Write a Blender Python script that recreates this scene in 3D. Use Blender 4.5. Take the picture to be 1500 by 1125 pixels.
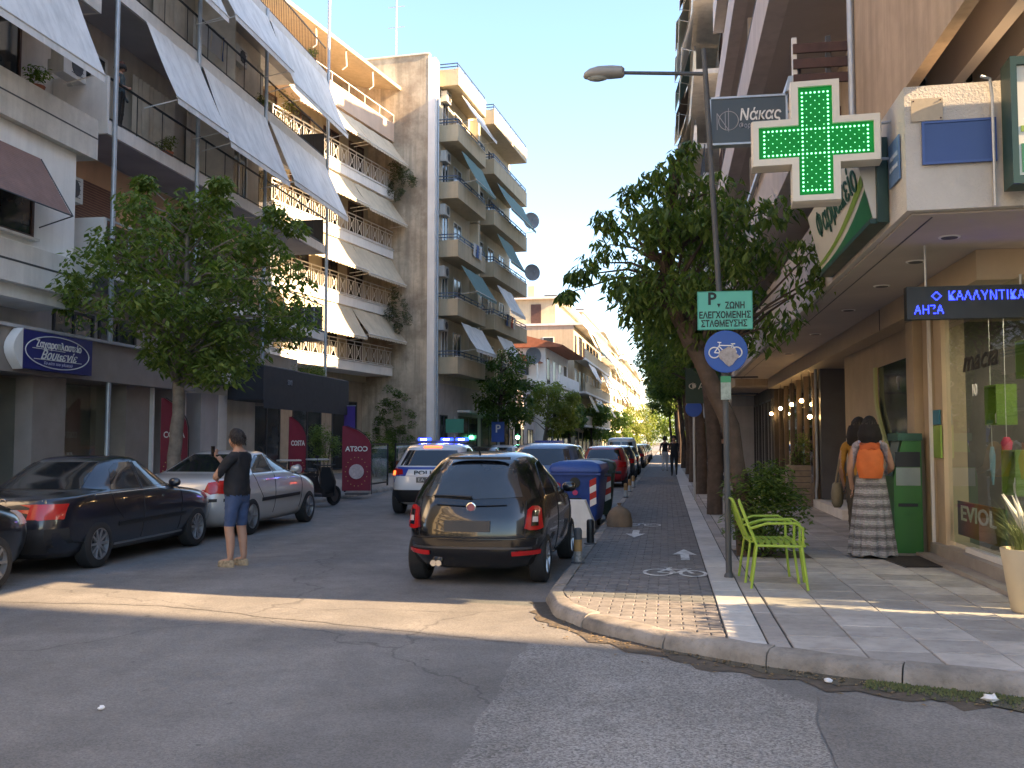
import bpy, bmesh, math, random
from mathutils import Vector, Matrix, Euler
from mathutils.bvhtree import BVHTree
from mathutils import noise as mnoise

R = math.radians
PI = math.pi
scene = bpy.context.scene
for o in list(bpy.data.objects):
    bpy.data.objects.remove(o)

# ------------------------------------------------------------------ camera
cam_data = bpy.data.cameras.new('camera')
cam_data.sensor_width = 36.0
cam_data.lens = 36.0 * 1420 / 1500
cam_data.clip_start = 0.1
cam_data.clip_end = 6000
camera = bpy.data.objects.new('camera', cam_data)
camera.location = (0, 0, 1.6)
camera.rotation_euler = (R(90 + 3.445), 0, R(9.0))
scene.collection.objects.link(camera)
scene.camera = camera

# ------------------------------------------------------------------ sky, sun, exposure
SUN_AZ = 9.5      # degrees the sun stands behind the cross street (+X towards -Y)
SUN_EL = 27.0
world = bpy.data.worlds.new('World')
scene.world = world
world.use_nodes = True
wn = world.node_tree.nodes
wl = world.node_tree.links
bg = wn['Background']
sky = wn.new('ShaderNodeTexSky')
sky.sky_type = 'NISHITA'
sky.sun_disc = False
sky.sun_elevation = R(SUN_EL)
sky.sun_rotation = R(90 + SUN_AZ)
sky.air_density = 1.0
sky.dust_density = 1.0
sky.ozone_density = 1.6
wl.new(sky.outputs[0], bg.inputs[0])
bg.inputs[1].default_value = 0.072
sun_data = bpy.data.lights.new('sun', 'SUN')
sun_data.energy = 4.2
sun_data.angle = R(0.5)
sun_data.color = (1.0, 0.69, 0.39)
sun = bpy.data.objects.new('sun', sun_data)
sdir = Vector((math.cos(R(SUN_AZ)) * math.cos(R(SUN_EL)), -math.sin(R(SUN_AZ)) * math.cos(R(SUN_EL)), math.sin(R(SUN_EL))))
sun.rotation_euler = sdir.to_track_quat('Z', 'Y').to_euler()
sun.location = sdir * 80
scene.collection.objects.link(sun)
vs = scene.view_settings
vs.view_transform = 'Standard'
vs.look = 'None'
vs.gamma = 1
vs.use_curve_mapping = False
vs.exposure = 2.85
scene.cycles.max_bounces = 10
scene.cycles.diffuse_bounces = 8
scene.cycles.transparent_max_bounces = 12

# ------------------------------------------------------------------ helpers
COL = scene.collection
random.seed(7)

def setp(o, label=None, cat=None, group=None, kind=None):
    if label: o['label'] = label
    if cat: o['category'] = cat
    if group: o['group'] = group
    if kind: o['kind'] = kind
    return o

def thing(name, label, cat, loc=(0, 0, 0), rotz=0.0, group=None):
    o = bpy.data.objects.new(name, None)
    o.empty_display_size = 0.2
    COL.objects.link(o)
    o.location = loc
    o.rotation_euler = (0, 0, rotz)
    return setp(o, label, cat, group)

class MB:
    def __init__(s):
        s.v = []
        s.f = []
    def add(s, vs_, fs):
        n = len(s.v)
        s.v += [tuple(p) for p in vs_]
        s.f += [tuple(i + n for i in f) for f in fs]
        return s
    def box(s, x0, x1, y0, y1, z0, z1):
        return s.add([(x0, y0, z0), (x1, y0, z0), (x1, y1, z0), (x0, y1, z0), (x0, y0, z1), (x1, y0, z1), (x1, y1, z1), (x0, y1, z1)],
                     [(0, 3, 2, 1), (4, 5, 6, 7), (0, 1, 5, 4), (1, 2, 6, 5), (2, 3, 7, 6), (3, 0, 4, 7)])
    def obox(s, c, size, rot=None):
        hx, hy, hz = size[0] / 2, size[1] / 2, size[2] / 2
        m = rot if rot is not None else Matrix.Identity(3)
        c = Vector(c)
        P = [c + m @ Vector(p) for p in [(-hx, -hy, -hz), (hx, -hy, -hz), (hx, hy, -hz), (-hx, hy, -hz), (-hx, -hy, hz), (hx, -hy, hz), (hx, hy, hz), (-hx, hy, hz)]]
        return s.add(P, [(0, 3, 2, 1), (4, 5, 6, 7), (0, 1, 5, 4), (1, 2, 6, 5), (2, 3, 7, 6), (3, 0, 4, 7)])
    def bar(s, a, b, w, h):
        a, b = Vector(a), Vector(b)
        d = b - a
        q = d.to_track_quat('Y', 'Z').to_matrix()
        return s.obox((a + b) / 2, (w, d.length, h), q)
    def tube(s, pts, r, n=8, closed=False):
        pts = [Vector(p) for p in pts]
        rs = r if isinstance(r, (list, tuple)) else [r] * len(pts)
        rings = []
        up = Vector((0, 0, 1))
        for i, p in enumerate(pts):
            if closed:
                d = pts[(i + 1) % len(pts)] - pts[i - 1]
            else:
                d = pts[min(i + 1, len(pts) - 1)] - pts[max(i - 1, 0)]
            d.normalize()
            if i == 0:
                a = d.cross(up)
                if a.length < 0.05:
                    a = d.cross(Vector((1, 0, 0)))
            else:
                a = pa - d * pa.dot(d)
                if a.length < 1e-3:
                    a = d.orthogonal()
            a.normalize()
            pa = a
            b = a.cross(d)
            rings.append([p + (a * math.cos(2 * PI * k / n) + b * math.sin(2 * PI * k / n)) * rs[i] for k in range(n)])
        s.loft(rings, caps=not closed, closed=closed)
        return s
    def loft(s, rings, caps=True, closed=False):
        n = len(rings[0])
        base = len(s.v)
        for r in rings:
            s.v += [tuple(p) for p in r]
        m = len(rings)
        for i in range(m if closed else m - 1):
            j = (i + 1) % m
            for k in range(n):
                l = (k + 1) % n
                s.f.append((base + i * n + k, base + i * n + l, base + j * n + l, base + j * n + k))
        if caps:
            s.f.append(tuple(base + k for k in range(n))[::-1])
            s.f.append(tuple(base + (m - 1) * n + k for k in range(n)))
        return s
    def lathe(s, prof, n=16, c=(0, 0, 0), axis='Z', caps=True):
        rings = []
        for r, z in prof:
            ring = []
            for k in range(n):
                a = 2 * PI * k / n
                p = (r * math.cos(a), r * math.sin(a), z)
                if axis == 'X': p = (p[2], p[0], p[1])
                elif axis == 'Y': p = (p[1], p[2], p[0])
                ring.append((p[0] + c[0], p[1] + c[1], p[2] + c[2]))
            rings.append(ring)
        return s.loft(rings, caps)
    def prism(s, poly, a, b, axis='X'):
        def m(p, t):
            if axis == 'X': return (t, p[0], p[1])
            if axis == 'Y': return (p[0], t, p[1])
            return (p[0], p[1], t)
        n = len(poly)
        vs_ = [m(p, a) for p in poly] + [m(p, b) for p in poly]
        fs = [tuple(range(n))[::-1], tuple(range(n, 2 * n))]
        fs += [(i, (i + 1) % n, n + (i + 1) % n, n + i) for i in range(n)]
        return s.add(vs_, fs)
    def poly(s, pts):
        return s.add(pts, [tuple(range(len(pts)))])
    def grid(s, rows):
        n = len(rows[0])
        base = len(s.v)
        for r in rows: s.v += [tuple(p) for p in r]
        for i in range(len(rows) - 1):
            for k in range(n - 1):
                s.f.append((base + i * n + k, base + i * n + k + 1, base + (i + 1) * n + k + 1, base + (i + 1) * n + k))
        return s
    def sphere(s, c, r, n=10, m=7):
        rx, ry, rz = r if isinstance(r, (tuple, list)) else (r, r, r)
        rings = []
        for i in range(1, m):
            t = PI * i / m
            rings.append([(c[0] + rx * math.sin(t) * math.cos(2 * PI * k / n), c[1] + ry * math.sin(t) * math.sin(2 * PI * k / n), c[2] - rz * math.cos(t)) for k in range(n)])
        return s.loft(rings, True)
    def mesh(s, name, mat=None, smooth=None, fix=True):
        me = bpy.data.meshes.new(name)
        me.from_pydata(s.v, [], s.f)
        if fix:
            bm = bmesh.new(); bm.from_mesh(me)
            bmesh.ops.recalc_face_normals(bm, faces=bm.faces)
            bm.to_mesh(me); bm.free()
        if mat: me.materials.append(mat)
        if smooth:
            me.polygons.foreach_set('use_smooth', [True] * len(me.polygons))
            me.set_sharp_from_angle(angle=R(smooth))
        me.update()
        return me
    def build(s, name, mat=None, parent=None, smooth=None, loc=None, rot=None, fix=True):
        o = bpy.data.objects.new(name, s.mesh(name, mat, smooth, fix))
        COL.objects.link(o)
        if parent is not None: o.parent = parent
        if loc is not None: o.location = loc
        if rot is not None: o.rotation_euler = rot
        return o

def copy_tree(o, parent=None):
    c = o.copy()
    COL.objects.link(c)
    c.parent = parent
    for ch in list(o.children):
        copy_tree(ch, c)
    return c

def link_mesh(name, me, parent=None, loc=(0, 0, 0), rot=(0, 0, 0), scale=None):
    o = bpy.data.objects.new(name, me)
    COL.objects.link(o)
    o.parent = parent
    o.location = loc
    o.rotation_euler = rot
    if scale is not None: o.scale = scale
    return o

def eval_mesh(o, name):
    dg = bpy.context.evaluated_depsgraph_get()
    dg.update()
    me = bpy.data.meshes.new_from_object(o.evaluated_get(dg))
    me.name = name
    return me

def text(name, body, size, mat, parent, loc, rot, ext=0.004, shear=0.0, sx=1.0, mirror=False, bold=0.0, width=None, align='CENTER'):
    cu = bpy.data.curves.new('letters', 'FONT')
    cu.body = body
    cu.size = size
    cu.extrude = ext
    cu.shear = shear
    cu.offset = bold
    cu.align_x = align
    cu.align_y = 'CENTER'
    cu.resolution_u = 3
    t = bpy.data.objects.new('letters', cu)
    COL.objects.link(t)
    me = eval_mesh(t, name)
    bpy.data.objects.remove(t)
    bpy.data.curves.remove(cu)
    if width is not None and len(me.vertices):
        xs = [v.co.x for v in me.vertices]
        sx = width / max(1e-4, max(xs) - min(xs))
    me.transform(Matrix.Diagonal((sx * (-1 if mirror else 1), 1, 1, 1)))
    if mirror: me.flip_normals()
    me.materials.clear()
    me.materials.append(mat)
    return link_mesh(name, me, parent, loc, rot)

# ------------------------------------------------------------------ materials
MATS = {}
def M(name, c, rough=0.7, var=0.15, scale=2.0, bump=0.0, bscale=40.0, metal=0.0, streak=0.0, c2=None, spec=0.5, coat=0.0, rand=0.0, emit=None, estr=0.0, trans=0.0, speck=0.0, world_=False, dirt=0.0):
    if name in MATS: return MATS[name]
    m = bpy.data.materials.new(name)
    m.use_nodes = True
    nt = m.node_tree
    N, L = nt.nodes, nt.links
    b = N['Principled BSDF']
    b.inputs['Roughness'].default_value = rough
    b.inputs['Metallic'].default_value = metal
    b.inputs['Specular IOR Level'].default_value = spec
    if coat:
        b.inputs['Coat Weight'].default_value = coat
        b.inputs['Coat Roughness'].default_value = 0.04
    if trans: b.inputs['Transmission Weight'].default_value = trans
    if emit:
        b.inputs['Emission Color'].default_value = (*emit, 1)
        b.inputs['Emission Strength'].default_value = estr
    c = (*c, 1)
    MATS[name] = m
    if var <= 0 and not bump and not streak and not rand and not speck and not c2:
        b.inputs['Base Color'].default_value = c
        return m
    if world_:
        g = N.new('ShaderNodeNewGeometry'); co = g.outputs['Position']
    else:
        g = N.new('ShaderNodeTexCoord'); co = g.outputs['Object']
    def noise(sc, detail=6, rough_=0.6, vec=None):
        t = N.new('ShaderNodeTexNoise')
        t.inputs['Scale'].default_value = sc
        t.inputs['Detail'].default_value = detail
        t.inputs['Roughness'].default_value = rough_
        L.new(vec if vec is not None else co, t.inputs['Vector'])
        return t.outputs['Fac']
    def ramp(fac, a, bb):
        r = N.new('ShaderNodeMapRange')
        r.inputs['From Min'].default_value = a
        r.inputs['From Max'].default_value = bb
        L.new(fac, r.inputs['Value'])
        return r.outputs['Result']
    def mix(fac, A, B, mode='MIX'):
        x = N.new('ShaderNodeMix')
        x.data_type = 'RGBA'
        x.blend_type = mode
        if isinstance(fac, float): x.inputs['Factor'].default_value = fac
        else: L.new(fac, x.inputs['Factor'])
        for k, val in ((6, A), (7, B)):
            if isinstance(val, tuple): x.inputs[k].default_value = val
            else: L.new(val, x.inputs[k])
        return x.outputs[2]
    lo = tuple(max(0, v * (1 - var)) for v in c[:3]) + (1,)
    hi = tuple(min(1, v * (1 + var)) for v in c[:3]) + (1,)
    col = mix(ramp(noise(scale), 0.3, 0.7), lo, hi)
    if c2:
        col = mix(ramp(noise(scale * 0.45, 8, 0.7), 0.48, 0.62), col, (*c2, 1))
    if streak:
        mp = N.new('ShaderNodeMapping')
        mp.inputs['Scale'].default_value = (2.2, 2.2, 0.16)
        L.new(co, mp.inputs['Vector'])
        d = tuple(v * 0.42 for v in c[:3]) + (1,)
        fac = N.new('ShaderNodeMath'); fac.operation = 'MULTIPLY'
        L.new(ramp(noise(1.6, 8, 0.65, mp.outputs[0]), 0.45, 0.75), fac.inputs[0])
        fac.inputs[1].default_value = streak
        col = mix(fac.outputs[0], col, d)
    if dirt:
        fac = N.new('ShaderNodeMath'); fac.operation = 'MULTIPLY'
        L.new(ramp(noise(scale * 3.1, 10, 0.75), 0.5, 0.72), fac.inputs[0])
        fac.inputs[1].default_value = dirt
        col = mix(fac.outputs[0], col, tuple(v * 0.35 for v in c[:3]) + (1,))
    if speck:
        v = N.new('ShaderNodeTexVoronoi')
        v.inputs['Scale'].default_value = 130
        L.new(co, v.inputs['Vector'])
        s2 = N.new('ShaderNodeSeparateColor')
        L.new(v.outputs['Color'], s2.inputs[0])
        rr = ramp(s2.outputs[0], 0.0, 1.0)
        k = N.new('ShaderNodeMapRange')
        k.inputs['To Min'].default_value = 1 - speck
        k.inputs['To Max'].default_value = 1 + speck
        L.new(rr, k.inputs['Value'])
        cc = N.new('ShaderNodeCombineColor')
        for i in range(3): L.new(k.outputs[0], cc.inputs[i])
        col = mix(1.0, col, cc.outputs[0], 'MULTIPLY')
    if rand:
        oi = N.new('ShaderNodeObjectInfo')
        k = N.new('ShaderNodeMapRange')
        k.inputs['To Min'].default_value = 1 - rand
        k.inputs['To Max'].default_value = 1 + rand
        L.new(oi.outputs['Random'], k.inputs['Value'])
        cc = N.new('ShaderNodeCombineColor')
        for i in range(3): L.new(k.outputs[0], cc.inputs[i])
        col = mix(1.0, col, cc.outputs[0], 'MULTIPLY')
    L.new(col, b.inputs['Base Color'])
    if bump:
        bp = N.new('ShaderNodeBump')
        bp.inputs['Strength'].default_value = min(1.0, bump)
        bp.inputs['Distance'].default_value = 0.01
        L.new(noise(bscale, 8, 0.65), bp.inputs['Height'])
        L.new(bp.outputs[0], b.inputs['Normal'])
    if rough < 0.95 and not coat:
        rv = N.new('ShaderNodeMapRange')
        rv.inputs['To Min'].default_value = max(0.02, rough - 0.08)
        rv.inputs['To Max'].default_value = min(1, rough + 0.1)
        L.new(noise(scale * 2.3), rv.inputs['Value'])
        L.new(rv.outputs[0], b.inputs['Roughness'])
    return m

def glass(name, tint=(0.9, 0.95, 0.93), alpha=0.25, rough=0.02):
    if name in MATS: return MATS[name]
    m = bpy.data.materials.new(name)
    m.use_nodes = True
    N, L = m.node_tree.nodes, m.node_tree.links
    for n in list(N): N.remove(n)
    out = N.new('ShaderNodeOutputMaterial')
    gl = N.new('ShaderNodeBsdfGlossy'); gl.inputs['Roughness'].default_value = rough
    gl.inputs['Color'].default_value = (0.9, 0.93, 0.95, 1)
    tr = N.new('ShaderNodeBsdfTransparent'); tr.inputs['Color'].default_value = (*tint, 1)
    fr = N.new('ShaderNodeFresnel'); fr.inputs['IOR'].default_value = 1.5
    mr = N.new('ShaderNodeMapRange')
    mr.inputs['To Min'].default_value = alpha * 0.3
    mr.inputs['To Max'].default_value = 1.0
    L.new(fr.outputs[0], mr.inputs['Value'])
    ge = N.new('ShaderNodeNewGeometry'); iv = N.new('ShaderNodeMath'); iv.operation = 'SUBTRACT'; iv.inputs[0].default_value = 1.0
    L.new(ge.outputs['Backfacing'], iv.inputs[1])
    ml = N.new('ShaderNodeMath'); ml.operation = 'MULTIPLY'; L.new(mr.outputs[0], ml.inputs[0]); L.new(iv.outputs[0], ml.inputs[1])
    mx = N.new('ShaderNodeMixShader')
    L.new(ml.outputs[0], mx.inputs[0]); L.new(tr.outputs[0], mx.inputs[1]); L.new(gl.outputs[0], mx.inputs[2])
    L.new(mx.outputs[0], out.inputs[0])
    MATS[name] = m
    return m

def leafmat(name, c, c2, rnd=0.35):
    m = bpy.data.materials.new(name)
    m.use_nodes = True
    N, L = m.node_tree.nodes, m.node_tree.links
    b = N['Principled BSDF']
    b.inputs['Roughness'].default_value = 0.5
    b.inputs['Specular IOR Level'].default_value = 0.35
    g = N.new('ShaderNodeNewGeometry')
    mx = N.new('ShaderNodeMix'); mx.data_type = 'RGBA'
    mx.inputs[6].default_value = (*c, 1); mx.inputs[7].default_value = (*c2, 1)
    L.new(g.outputs['Random Per Island'], mx.inputs['Factor'])
    L.new(mx.outputs[2], b.inputs['Base Color'])
    out = N['Material Output']
    tl = N.new('ShaderNodeBsdfTranslucent')
    k = N.new('ShaderNodeMix'); k.data_type = 'RGBA'; k.blend_type = 'MULTIPLY'; k.inputs['Factor'].default_value = 1
    L.new(mx.outputs[2], k.inputs[6]); k.inputs[7].default_value = (1.3, 1.6, 0.6, 1)
    L.new(k.outputs[2], tl.inputs[0])
    ms = N.new('ShaderNodeMixShader'); ms.inputs[0].default_value = 0.42
    L.new(b.outputs[0], ms.inputs[1]); L.new(tl.outputs[0], ms.inputs[2])
    L.new(ms.outputs[0], out.inputs[0])
    MATS[name] = m
    return m

plaster_white = M('plaster_white', (0.86, 0.85, 0.82), 0.85, 0.06, 1.2, 0.25, 30, streak=0.2, dirt=0.08)
concrete = M('concrete', (0.66, 0.63, 0.57), 0.9, 0.14, 1.5, 0.4, 25, streak=0.35, dirt=0.2)
concrete_light = M('concrete_light', (0.74, 0.72, 0.68), 0.88, 0.1, 1.5, 0.3, 25, streak=0.25, dirt=0.12)
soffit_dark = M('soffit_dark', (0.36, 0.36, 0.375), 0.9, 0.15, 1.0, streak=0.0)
plaster_cream = M('plaster_cream', (0.60, 0.55, 0.43), 0.9, 0.1, 1.1, 0.3, 25, streak=0.45, dirt=0.15)
plaster_yellow = M('plaster_yellow', (0.50, 0.43, 0.30), 0.9, 0.08, 1.1, 0.3, 25, streak=0.35, dirt=0.1)
plaster_orange = M('plaster_orange', (0.68, 0.47, 0.30), 0.9, 0.1, 1.1, 0.2, 25, streak=0.2)
plaster_brown = M('plaster_brown', (0.46, 0.375, 0.285), 0.9, 0.12, 2.5, 0.3, 30, streak=0.5)
plaster_grey = M('plaster_grey', (0.46, 0.45, 0.45), 0.9, 0.12, 1.5, 0.2, 30, streak=0.3)
stained_wall = M('stained_wall', (0.56, 0.48, 0.36), 0.92, 0.25, 0.6, 0.5, 18, streak=0.9, c2=(0.30, 0.235, 0.17), dirt=0.45)
taupe = M('taupe_cladding', (0.27, 0.235, 0.205), 0.75, 0.12, 2, 0.1)
tan_panel = M('tan_panel', (0.45, 0.355, 0.24), 0.55, 0.08, 2, 0.05)
white_metal = M('white_metal', (0.72, 0.71, 0.68), 0.45, 0.06, 3)
galv = M('galvanised', (0.42, 0.46, 0.50), 0.45, 0.12, 4, metal=0.5)
black_metal = M('black_metal', (0.014, 0.014, 0.016), 0.45, 0.2, 5)
dark_grey = M('dark_grey', (0.06, 0.062, 0.068), 0.6, 0.15, 4)
blue_rail = M('blue_rail', (0.05, 0.09, 0.16), 0.5, 0.15, 4)
brown_wood = M('brown_wood', (0.075, 0.035, 0.025), 0.55, 0.25, 6, 0.1)
shutter_brown = M('shutter_brown', (0.24, 0.14, 0.11), 0.7, 0.15, 4)
reed_brown = M('reed_brown', (0.13, 0.085, 0.055), 0.85, 0.3, 15, 0.3)
awn_grey = M('awning_grey', (0.78, 0.77, 0.74), 0.85, 0.1, 1.2, streak=0.5)
awn_cream = M('awning_cream', (0.58, 0.51, 0.38), 0.85, 0.1, 1.2, streak=0.4)
awn_green = M('awning_green', (0.13, 0.22, 0.21), 0.85, 0.1, 1.2, streak=0.2)
curtain_mat = M('curtain', (0.68, 0.62, 0.53), 0.9, 0.12, 3)
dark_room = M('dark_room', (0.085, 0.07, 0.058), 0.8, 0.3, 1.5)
wall_shade = M('wall_beige_grey', (0.56, 0.515, 0.45), 0.9, 0.12, 1.5, streak=0.3)
win_glass = M('window_glass', (0.03, 0.035, 0.04), 0.06, 0.3, 0.7, spec=0.8)
clear_glass = glass('clear_glass', (0.84, 0.88, 0.86), 0.25)
white_paint = M('white_paint', (0.74, 0.74, 0.72), 0.6, 0.06, 3)
terracotta = M('terracotta', (0.36, 0.13, 0.07), 0.85, 0.2, 5)
bark = M('bark', (0.085, 0.062, 0.048), 0.95, 0.35, 6, 0.9, 30)
bark_pale = M('bark_pale', (0.20, 0.17, 0.14), 0.95, 0.35, 6, 0.9, 30)
leaf_a = leafmat('leaf_mid', (0.075, 0.125, 0.025), (0.20, 0.25, 0.06))
leaf_b = leafmat('leaf_dark', (0.05, 0.09, 0.022), (0.145, 0.20, 0.045))
leaf_y = leafmat('leaf_yellow', (0.12, 0.15, 0.035), (0.22, 0.23, 0.06))
leaf_g = leafmat('leaf_grey', (0.07, 0.085, 0.05), (0.13, 0.14, 0.09))
# ------------------------------------------------------------------ ground, road, pavements
def asphalt(name, c, speck, crack=True, dark=0.55):
    m = bpy.data.materials.new(name)
    m.use_nodes = True
    N, L = m.node_tree.nodes, m.node_tree.links
    b = N['Principled BSDF']
    g = N.new('ShaderNodeNewGeometry'); P = g.outputs['Position']
    def noise(sc, d=8, r=0.65):
        t = N.new('ShaderNodeTexNoise'); t.inputs['Scale'].default_value = sc
        t.inputs['Detail'].default_value = d; t.inputs['Roughness'].default_value = r
        L.new(P, t.inputs['Vector']); return t.outputs['Fac']
    def rng(f, a, bb, ta=0.0, tb=1.0):
        r = N.new('ShaderNodeMapRange'); r.inputs['From Min'].default_value = a; r.inputs['From Max'].default_value = bb
        r.inputs['To Min'].default_value = ta; r.inputs['To Max'].default_value = tb
        L.new(f, r.inputs['Value']); return r.outputs[0]
    def mul(a, bb):
        x = N.new('ShaderNodeMath'); x.operation = 'MULTIPLY'
        L.new(a, x.inputs[0])
        if isinstance(bb, float): x.inputs[1].default_value = bb
        else: L.new(bb, x.inputs[1])
        return x.outputs[0]
    f = rng(noise(0.35), 0.3, 0.7, 0.72, 1.2)
    f = mul(f, rng(noise(2.1), 0.35, 0.7, 0.86, 1.1))
    v = N.new('ShaderNodeTexVoronoi'); v.inputs['Scale'].default_value = 95
    L.new(P, v.inputs['Vector'])
    s = N.new('ShaderNodeSeparateColor'); L.new(v.outputs['Color'], s.inputs[0])
    f = mul(f, rng(s.outputs[0], 0, 1, 1 - speck, 1 + speck))
    f = mul(f, rng(noise(0.09, 3), 0.35, 0.65, 0.8, 1.12))
    mpn = N.new('ShaderNodeMapping'); mpn.inputs['Scale'].default_value = (1.1, 0.12, 1); L.new(P, mpn.inputs['Vector'])
    tn = N.new('ShaderNodeTexNoise'); tn.inputs['Scale'].default_value = 1.0; tn.inputs['Detail'].default_value = 5; L.new(mpn.outputs[0], tn.inputs['Vector'])
    f = mul(f, rng(tn.outputs['Fac'], 0.4, 0.66, 1.06, 0.84))
    vs_ = N.new('ShaderNodeTexVoronoi'); vs_.inputs['Scale'].default_value = 2.9; L.new(P, vs_.inputs['Vector'])
    f = mul(f, rng(vs_.outputs['Distance'], 0.035, 0.06, 0.5, 1.0))
    # scattered dark oil spots
    v2 = N.new('ShaderNodeTexVoronoi'); v2.inputs['Scale'].default_value = 1.3; v2.inputs['Randomness'].default_value = 1.0
    wob = N.new('ShaderNodeVectorMath'); wob.operation = 'ADD'
    nz = N.new('ShaderNodeTexNoise'); nz.inputs['Scale'].default_value = 9; L.new(P, nz.inputs['Vector'])
    sc = N.new('ShaderNodeVectorMath'); sc.operation = 'SCALE'; sc.inputs['Scale'].default_value = 0.12
    L.new(nz.outputs['Color'], sc.inputs[0]); L.new(P, wob.inputs[0]); L.new(sc.outputs[0], wob.inputs[1])
    L.new(wob.outputs[0], v2.inputs['Vector'])
    f = mul(f, rng(v2.outputs['Distance'], 0.03, 0.075, dark, 1.0))
    if crack:
        v3 = N.new('ShaderNodeTexVoronoi'); v3.feature = 'DISTANCE_TO_EDGE'; v3.inputs['Scale'].default_value = 0.17
        n3 = N.new('ShaderNodeTexNoise'); n3.inputs['Scale'].default_value = 1.6; n3.inputs['Detail'].default_value = 8
        L.new(P, n3.inputs['Vector'])
        s3 = N.new('ShaderNodeVectorMath'); s3.operation = 'SCALE'; s3.inputs['Scale'].default_value = 0.7
        a3 = N.new('ShaderNodeVectorMath'); a3.operation = 'ADD'
        L.new(n3.outputs['Color'], s3.inputs[0]); L.new(P, a3.inputs[0]); L.new(s3.outputs[0], a3.inputs[1])
        L.new(a3.outputs[0], v3.inputs['Vector'])
        f = mul(f, rng(v3.outputs['Distance'], 0.0008, 0.003, 0.62, 1.0))
    cc = N.new('ShaderNodeCombineColor')
    for i in range(3): L.new(mul(f, c[i]), cc.inputs[i])
    L.new(cc.outputs[0], b.inputs['Base Color'])
    L.new(rng(noise(3.0), 0.3, 0.7, 0.62, 0.85), b.inputs['Roughness'])
    bp = N.new('ShaderNodeBump'); bp.inputs['Strength'].default_value = 0.55; bp.inputs['Distance'].default_value = 0.006
    L.new(noise(120, 3), bp.inputs['Height']); L.new(bp.outputs[0], b.inputs['Normal'])
    return m

asph = asphalt('asphalt', (0.19, 0.182, 0.172), 0.25)
asph_new = asphalt('asphalt_coarse', (0.24, 0.23, 0.217), 0.55, False, 0.8)
asph_dark = asphalt('asphalt_dark', (0.18, 0.172, 0.163), 0.3, False, 0.7)
soil = M('soil', (0.10, 0.08, 0.06), 0.95, 0.3, 8, 0.8, world_=True)
slab_mat = M('paving_concrete', (0.36, 0.335, 0.305), 0.8, 0.2, 3.5, 0.35, 60, rand=0.24, world_=True, dirt=0.4)
brick_mat = M('brick_grey', (0.16, 0.15, 0.145), 0.85, 0.25, 9, 0.5, 90, rand=0.2, world_=True)
joint_mat = M('joint_grey', (0.07, 0.066, 0.062), 0.95, 0.25, 6, 0.4, world_=True)
marble_strip = M('marble_strip', (0.47, 0.455, 0.43), 0.7, 0.15, 5, 0.2, 60, rand=0.12, world_=True, dirt=0.3)
pink_strip = M('pink_strip', (0.33, 0.30, 0.275), 0.8, 0.12, 5, 0.3, 60, rand=0.15, world_=True, dirt=0.3)
kerb_mat = M('kerb_stone', (0.25, 0.228, 0.20), 0.88, 0.35, 4, 0.7, 50, rand=0.12, world_=True, dirt=0.6)

g = MB(); g.poly([(-3000, -3000, -0.06), (3000, -3000, -0.06), (3000, 3000, -0.06), (-3000, 3000, -0.06)])
setp(g.build('ground', soil, fix=False), kind='structure')
g = MB(); g.poly([(-60, -60, 0), (70, -60, 0), (70, 420, 0), (-60, 420, 0)])
setp(g.build('road', asph, fix=False), kind='structure')

KERB = [(-1.2, 60.0), (-1.2, 9.75), (-1.02, 8.95), (-0.62, 8.28), (0.0, 7.66), (0.62, 7.24), (1.32, 6.9), (2.2, 6.58), (4.0, 6.05), (12.0, 5.2), (50.0, 5.0)]
def offset_poly(pts, d):
    out = []
    for i, p in enumerate(pts):
        a = Vector(pts[max(i - 1, 0)]); b = Vector(pts[min(i + 1, len(pts) - 1)])
        t = (b - a).normalized()
        n = Vector((-t.y, t.x))
        out.append((p[0] + n.x * d, p[1] + n.y * d))
    return out
KIN = offset_poly(KERB, 0.17)
def clip_poly(poly, line):
    for i in range(len(line) - 1):
        a, b = Vector(line[i]), Vector(line[i + 1])
        t = (b - a); n = Vector((-t.y, t.x)).normalized()
        out = []
        for k in range(len(poly)):
            p, q = Vector(poly[k]), Vector(poly[(k + 1) % len(poly)])
            dp, dq = (p - a).dot(n), (q - a).dot(n)
            if dp >= 0: out.append((p.x, p.y))
            if (dp >= 0) != (dq >= 0):
                u = dp / (dp - dq); w = p + (q - p) * u
                out.append((w.x, w.y))
        poly = out
        if len(poly) < 3: return []
    return poly

# pavement body (raised 0.115): joints show between the stones laid on it
m = MB()
outer = [(p[0], p[1]) for p in KIN] + [(50, 60.0)]
m.prism(outer[::-1], -0.05, 0.108, 'Z')
pave = setp(m.build('pavement_right', joint_mat), kind='structure')
# far continuation of that pavement (stones too small to tell apart)
m = MB(); m.box(-1.2, 6, 60.002, 320, -0.05, 0.115)
setp(m.build('pavement_far', slab_mat), kind='structure')

def stone(poly, z0, z1, bev=0.006):
    mb = MB(); n = len(poly)
    cx = sum(p[0] for p in poly) / n; cy = sum(p[1] for p in poly) / n
    def inset(p):
        dx, dy = cx - p[0], cy - p[1]; l = math.hypot(dx, dy) or 1
        return (p[0] + dx / l * bev * 1.4, p[1] + dy / l * bev * 1.4)
    r0 = [(p[0] - cx, p[1] - cy, z0) for p in poly]
    r1 = [(p[0] - cx, p[1] - cy, z1 - bev) for p in poly]
    r2 = [(inset(p)[0] - cx, inset(p)[1] - cy, z1) for p in poly]
    mb.loft([r0, r1, r2], True)
    return mb, (cx, cy)

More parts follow.
